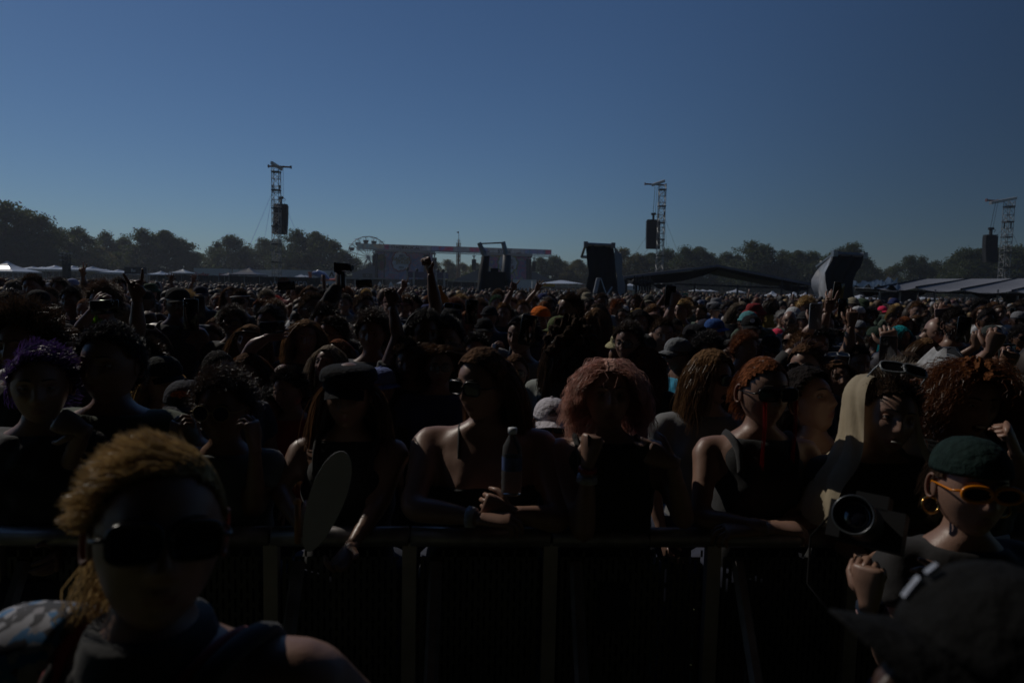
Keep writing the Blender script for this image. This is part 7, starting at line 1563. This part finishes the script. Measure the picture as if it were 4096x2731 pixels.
# yellow inflatable bottle
t = thing('inflatable_bottle', 'yellow-orange inflatable bottle held up in the crowd', 'inflatable', pix(1772, 1190, 7), absolute=False); A = np.arange(16) * 2 * math.pi / 16; k7 = 7 / F
g = G(); g.rings([np.stack([np.cos(A) * r * k7 + o_ * k7, np.sin(A) * r * k7 * .7, np.full(16, z * k7)], 1) for z, r, o_ in ((-22, 20, 6), (0, 19, 2), (14, 14, -4), (22, 9, -8), (32, 6.5, -11), (40, 8, -13), (44, 6.5, -13))]); child('body', g.mesh('body', [mat('yellow_vinyl', (.45, .24, .03), .5, trans=.3)], True), t)
child('cap', (lambda g_: g_.tube([(-13 * k7, 0, 43 * k7), (-13 * k7, 0, 48 * k7)], 8.5 * k7, 14) and None or g_)(G()).mesh('cap', [mat('tan_vinyl', (.4, .26, .12), .5)], True), t)
# white heart sunglasses prop
t = thing('novelty_sunglasses', 'giant white heart-shaped sunglasses held up below the leaning frames', 'sunglasses', pix(2034, 1153, 6.1), absolute=False); k6 = 6.1 / F
for sx in (-1, 1):
    a = np.linspace(0, 2 * math.pi, 25); P = np.array([(sx * 7.5 + .36 * 16 * math.sin(q_) ** 3, 0, .36 * (13 * math.cos(q_) - 5 * math.cos(2 * q_) - 2 * math.cos(3 * q_) - math.cos(4 * q_)) - sx * 3) for q_ in a]) * k6
    g = G(); g.tube(P, 1.6 * k6, 6, cap=False); fr_ = child('heart_frame', g.mesh('heart_frame', [m_tent], True), t); g = G(); g.add(np.concatenate([P[:-1], [P.mean(0)]]), [(i, (i + 1) % 24, 24) for i in range(24)]); child('lens', g.mesh('lens', [m_lens]), fr_)
G_ = G(); G_.tube([(0, 0, 0), (-.02, 0, -.08)], .004, 5)
# painted folding fans
for (x, y, d, lab, c1) in ((1136, 1140, 14, 'red and green round fan before the leftmost mast', (.25, .05, .04)),):
    t = thing('hand_fan', lab, 'fan', pix(x, y, d), absolute=False); n = 16; V = [(0, 0, 0)] + [(.16 * math.cos(q_), .01 * (i % 2), .16 * math.sin(q_)) for i, q_ in enumerate(np.linspace(0, math.pi, n))]
    g = G(); g.add(V, [(0, i + 1, i + 2) for i in range(n - 1)], [i % 2 for i in range(n - 1)]); child('pleats', g.mesh('pleats', [mat('fan_red', c1, .7), mat('fan_green', (.05, .12, .04), .7)]), t)

# ================================================================ THE REST OF THE CROWD
hairs = ['short', 'short', 'messy', 'sidepart', 'sidepart', 'swept', 'swept', 'shortcurl', 'curly', 'long', 'long', 'long', 'longwavy', 'pulled', 'pulled', 'buzz', 'afro', 'shortbeard', 'bob', 'beardlong']
hw = dict(short='short-haired', messy='tousled', sidepart='side-parted', swept='swept-back', shortcurl='tight-curled', curly='curly-topped', long='long-haired', longwavy='wavy long-haired', longcurly='long-curled', pulled='bun-wearing', buzz='buzz-cut', afro='afro-haired', shortbeard='bearded', bob='bobbed', beardlong='long-bearded', spiky='spiky-haired')
hcs = ['black', 'dark', 'dark', 'brown', 'brown', 'lightbrown', 'auburn', 'blond', 'ash', 'black', 'ginger']
hcn = dict(black='black', dark='dark brown', brown='brown', lightbrown='light brown', auburn='auburn', blond='blond', ash='ash blond', ginger='ginger')
hats = [('cap', 'cap'), ('cap', 'cap'), ('bucket', 'bucket hat'), ('beanie', 'beanie'), ('bandana', 'bandana')]
hcol2 = [((.015, .015, .016), 'black'), ((.2, .2, .21), 'grey'), ((.55, .55, .55), 'white'), ((.03, .04, .12), 'navy'), ((.3, .26, .18), 'tan'), ((.25, .03, .03), 'red'), ((.06, .09, .05), 'olive'), ((.4, .42, .5), 'pale blue')]
shc = [((.015, .015, .016), 'black'), ((.3, .3, .3), 'grey'), ((.55, .55, .55), 'white'), ((.03, .05, .14), 'navy'), ((.2, .03, .03), 'red'), ((.05, .08, .05), 'green'), ((.35, .25, .05), 'mustard')]
budget = 300 - len(placed); cand = []
def clear(x, yt, w, d, mine):
    for (a, b, c_, e) in placed:
        if abs(a - x) < (c_ + w) * .40 and abs(e - d) < 9:
            if d < e and yt < b + c_ * .95: return False       # would stand in front of someone placed by hand
            if abs(e - d) < .40 and abs(a - x) < (c_ + w) * .46: return False
            if d > e and yt > b - w * .10: return False    # would hardly be seen
    return True
d = 2.75; fills = []
while d < 13 and len(fills) < budget:
    n = int(2.0 * d * .80 / .40); xs = np.linspace(-250, 4350, n + 1)[:-1] + rng.uniform(-.4, .4, n) * 4600 / n
    for x in rng.permutation(xs):
        if len(fills) >= budget: break
        dd = d + rng.uniform(-.18, .18); zt = float(np.clip(rng.normal(1.71, .075), 1.52, 1.87)); 
        if dd < 4: zt = min(zt, 1.68)
        w = .178 * F / dd; yt = hor(x) + (1.9 - zt) / dd * F
        if 2.4 < dd < 30 and clear(x, yt, w, dd, False): placed.append((x, yt, w, dd)); fills.append((x, yt, w, dd, zt))
    d += .42
side = lambda d: 'near' if d < 3.6 else ('mid-near' if d < 5 else ('mid-crowd' if d < 7.5 else 'far back'))
for (x, yt, w, d, zt) in fills:
    b = pix(x, yt, d); h = hairs[int(rng.integers(len(hairs)))]; hc = hcs[int(rng.integers(len(hcs)))]; sk = ['fair', 'fair', 'tan', 'mid', 'brown', 'dark'][int(rng.integers(6))]
    kw = {}; words = []
    sc_, sn = shc[int(rng.integers(len(shc)))]; sh_kind = ['tee', 'tee', 'tank', 'long'][int(rng.integers(4))]
    if rng.random() < .20:
        ht, hn = hats[int(rng.integers(len(hats)))]; c_, cn = hcol2[int(rng.integers(len(hcol2)))]; kw = dict(hat=ht, hatcol=c_); h = 'hatlong' if rng.random() < .3 else 'hatshort'
        if ht == 'cap' and rng.random() < .25: kw['flip'] = 3.14; hn = 'backwards cap'
        desc = f'{cn} {hn} over {"long" if h == "hatlong" else "short"} {hcn[hc]} hair'
    else: desc = f'{hw[h]} {hcn[hc]} head'
    if rng.random() < .35: gk = ['square', 'round', 'wrap', 'clear'][int(rng.integers(4))]; kw['gl'] = gk; words.append({'square': 'black sunglasses', 'round': 'round sunglasses', 'wrap': 'wrap sunglasses', 'clear': 'glasses'}[gk])
    ps = ['rest', 'restf', 'front', 'turn', 'turnr', 'look', 'tilt', 'rest', 'restf', 'turn', 'turnr', 'phone', 'brow', 'front', 'tilt'][int(rng.integers(15 if d > 5 else 11))]
    mo = ['closed', 'closed', 'smile', 'open'][int(rng.integers(4))] if ps in ('rest', 'restf', 'look', 'front') else 'closed'
    lab = desc + (', ' + words[0] if words else '') + f', {side(d)} below the {near_lm(x)}'
    if lab in used: lab = lab.replace(desc, desc + f', {sn} top')
    if len(lab.replace('-', ' ').split()) > 15: lab = lab.replace(' over ', ', ').replace(' hair', '').replace('hanging ', '')
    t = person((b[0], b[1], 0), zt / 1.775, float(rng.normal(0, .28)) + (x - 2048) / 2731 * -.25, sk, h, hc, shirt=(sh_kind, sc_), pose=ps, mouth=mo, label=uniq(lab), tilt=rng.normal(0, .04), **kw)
    if ps == 'phone' and f'phone held up in the crowd below the {near_lm(x)}' not in used: phone(Vector((b[0], b[1], 0)) + (Matrix.Rotation(t.rotation_euler.z, 3, 'Z') @ Vector((0, -.36, 1.60))) * (zt / 1.775), t.rotation_euler.z, uniq(f'phone held up in the crowd below the {near_lm(x)}'), (.02, .02, .02))

# distant crowd: too many to count, one mesh
HCS = [HC[k] for k in ('black', 'dark', 'brown', 'lightbrown', 'auburn', 'blond')] + [(.32, .32, .32), (.03, .03, .05), (.12, .03, .035), (.05, .07, .15)]
cm_h = [mat(f'crowd_hair_{["black", "darkest", "brown", "tawny", "auburn", "blond"][i]}' if i < 6 else f'crowd_hat_{["white", "navy", "red", "blue"][i - 6]}', c, .6, var=.3, scale=9, trans=.2 if i < 6 else 0) for i, c in enumerate(HCS)]
cm_s = [mat(f'crowd_skin_{k}', SKIN[k], .5, var=.1) for k in ('fair', 'mid', 'dark')]; cm_c = [mat(f'crowd_shirt_{n}', c, .85, var=.2) for c, n in shc]
LOWP = []
for v in range(10):
    r = np.random.default_rng(50 + v); g = G(); nu, nv = 8, 6
    g.ball((0, -.01, 1.635), (.073, .09, .115), nu, nv, 0)
    big = [1.10, 1.16, 1.28, 1.12, 1.2][v % 5]; A = np.arange(12) * 2 * math.pi / 12; R_ = []
    hat = v >= 8
    for z, rr in ((1.56 if v % 3 == 0 and not hat else 1.62, .95), (1.66, 1.0), (1.71, .93), (1.745, .66), (1.762, .25)):
        j = 1 + (r.uniform(-.09, .09, 12) if not hat else 0); zz = (z - 1.64) * (1 + (big - 1) * 1.2) + 1.64
        fr = np.where((np.sin(A) < -.3) & (z < 1.67), .80, 1.0); R_.append(np.stack([np.cos(A) * .078 * rr * big * j * (.9 + .1 * fr), np.sin(A) * .095 * rr * big * j * fr + .008, np.full(12, zz) + (r.uniform(-.008, .008, 12) if not hat else 0)], 1))
    g.rings(R_, 1)
    if v % 4 == 1 and not hat:   # long hair
        g.rings([np.stack([np.cos(A) * .095, np.maximum(np.sin(A) * .085, -.02) + .03, np.full(12, z)], 1) for z in (1.36, 1.5, 1.64)], 1)
    if hat: g.add([(-.07, -.08, 1.665), (.07, -.08, 1.665), (.05, -.165, 1.655), (-.05, -.165, 1.655)], [(0, 1, 2, 3)], 1)
    A8 = np.arange(8) * 2 * math.pi / 8
    g.rings([np.stack([np.cos(A8) * a, np.sin(A8) * b_, np.full(8, z)], 1) for z, a, b_ in ((0.0, .14, .10), (1.2, .19, .12), (1.38, .22, .11), (1.45, .17, .085), (1.50, .06, .055))], 2)
    g.rings([np.stack([np.cos(A8) * .05, np.sin(A8) * .05, np.full(8, z)], 1) for z in (1.47, 1.58)], 0)
    if v == 3: g.tube([(-.2, 0, 1.42), (-.27, -.05, 1.62), (-.22, -.08, 1.92), (-.22, -.09, 2.02)], [.05, .04, .03, .035], 6, 0)
    LOWP.append((np.concatenate(g.v), g.f, np.array(g.m)))
g = G(); pts = []
dmax_ind = max(f_[3] for f_ in fills) if fills else 9
dd = 3.2
while dd < 170:
    sp = .42 if dd < 16 else (.62 if dd < 45 else .7 + (dd - 45) * .03); n = int(1.72 * dd / sp); n = min(n, 80 if dd > 40 else 130)
    for x in np.linspace(-350, 4450, n) + rng.uniform(-.4, .4, n) * 4800 / n: pts.append((x, dd + rng.uniform(-.2, .2) * (1 if dd < 40 else 5)))
    dd += .42 if dd < 16 else (.85 if dd < 30 else (1.6 if dd < 45 else 4))
mats_all = cm_s + cm_h + cm_c; k_ = 0
for (x, dd) in pts:
    w = .178 * F / dd; zt = float(np.clip(rng.normal(1.70, .08), 1.48, 1.88)) if dd < 11 else float(np.clip(rng.normal(1.63, .07), 1.45, 1.77)); yt = hor(x) + (1.9 - zt) / dd * F
    if dd < 16:
        if dd < 9.5:
            zt = min(zt, 1.66); yt = hor(x) + (1.9 - zt) / dd * F
        bad = False
        for (a, b, c_, e) in placed:
            if abs(a - x) < (c_ + w) * .46 and ((dd < e and yt < b + c_ * 1.1) or abs(e - dd) < .34): bad = True; break
        if bad: continue
    if 36 < dd < 50 and (2330 < x < 2490 or 1900 < x < 2040): continue
    if 26 < dd < 40 and 3290 < x < 3480: continue
    vi = int(rng.integers(10)); vi = 2 if vi == 3 and rng.random() < .93 else vi; v, f_, m_ = LOWP[vi]; s = zt / 1.775; a = rng.normal(0, .4); ca, sa = math.cos(a) * s, math.sin(a) * s; b = gpt(x, dd)
    V = np.stack([v[:, 0] * ca - v[:, 1] * sa + b[0], v[:, 0] * sa + v[:, 1] * ca + b[1], v[:, 2] * s], 1)
    mi = np.array([int(rng.integers(3)), 3 + int(rng.choice(10, p=[.2, .24, .21, .12, .05, .05, .04, .05, .02, .02])), 13 + int(rng.integers(7))])
    g.add(V, f_, mi[m_]); k_ += 1
tag(g.build('distant_crowd', mats_all, None, True), 'packed heads of the festival crowd behind the nearer people', 'crowd', kind='stuff')
print('PEOPLE', len(placed), 'filled', len(fills), 'low', k_, 'tris', sum(len(f_) - 2 for f_ in g.f))
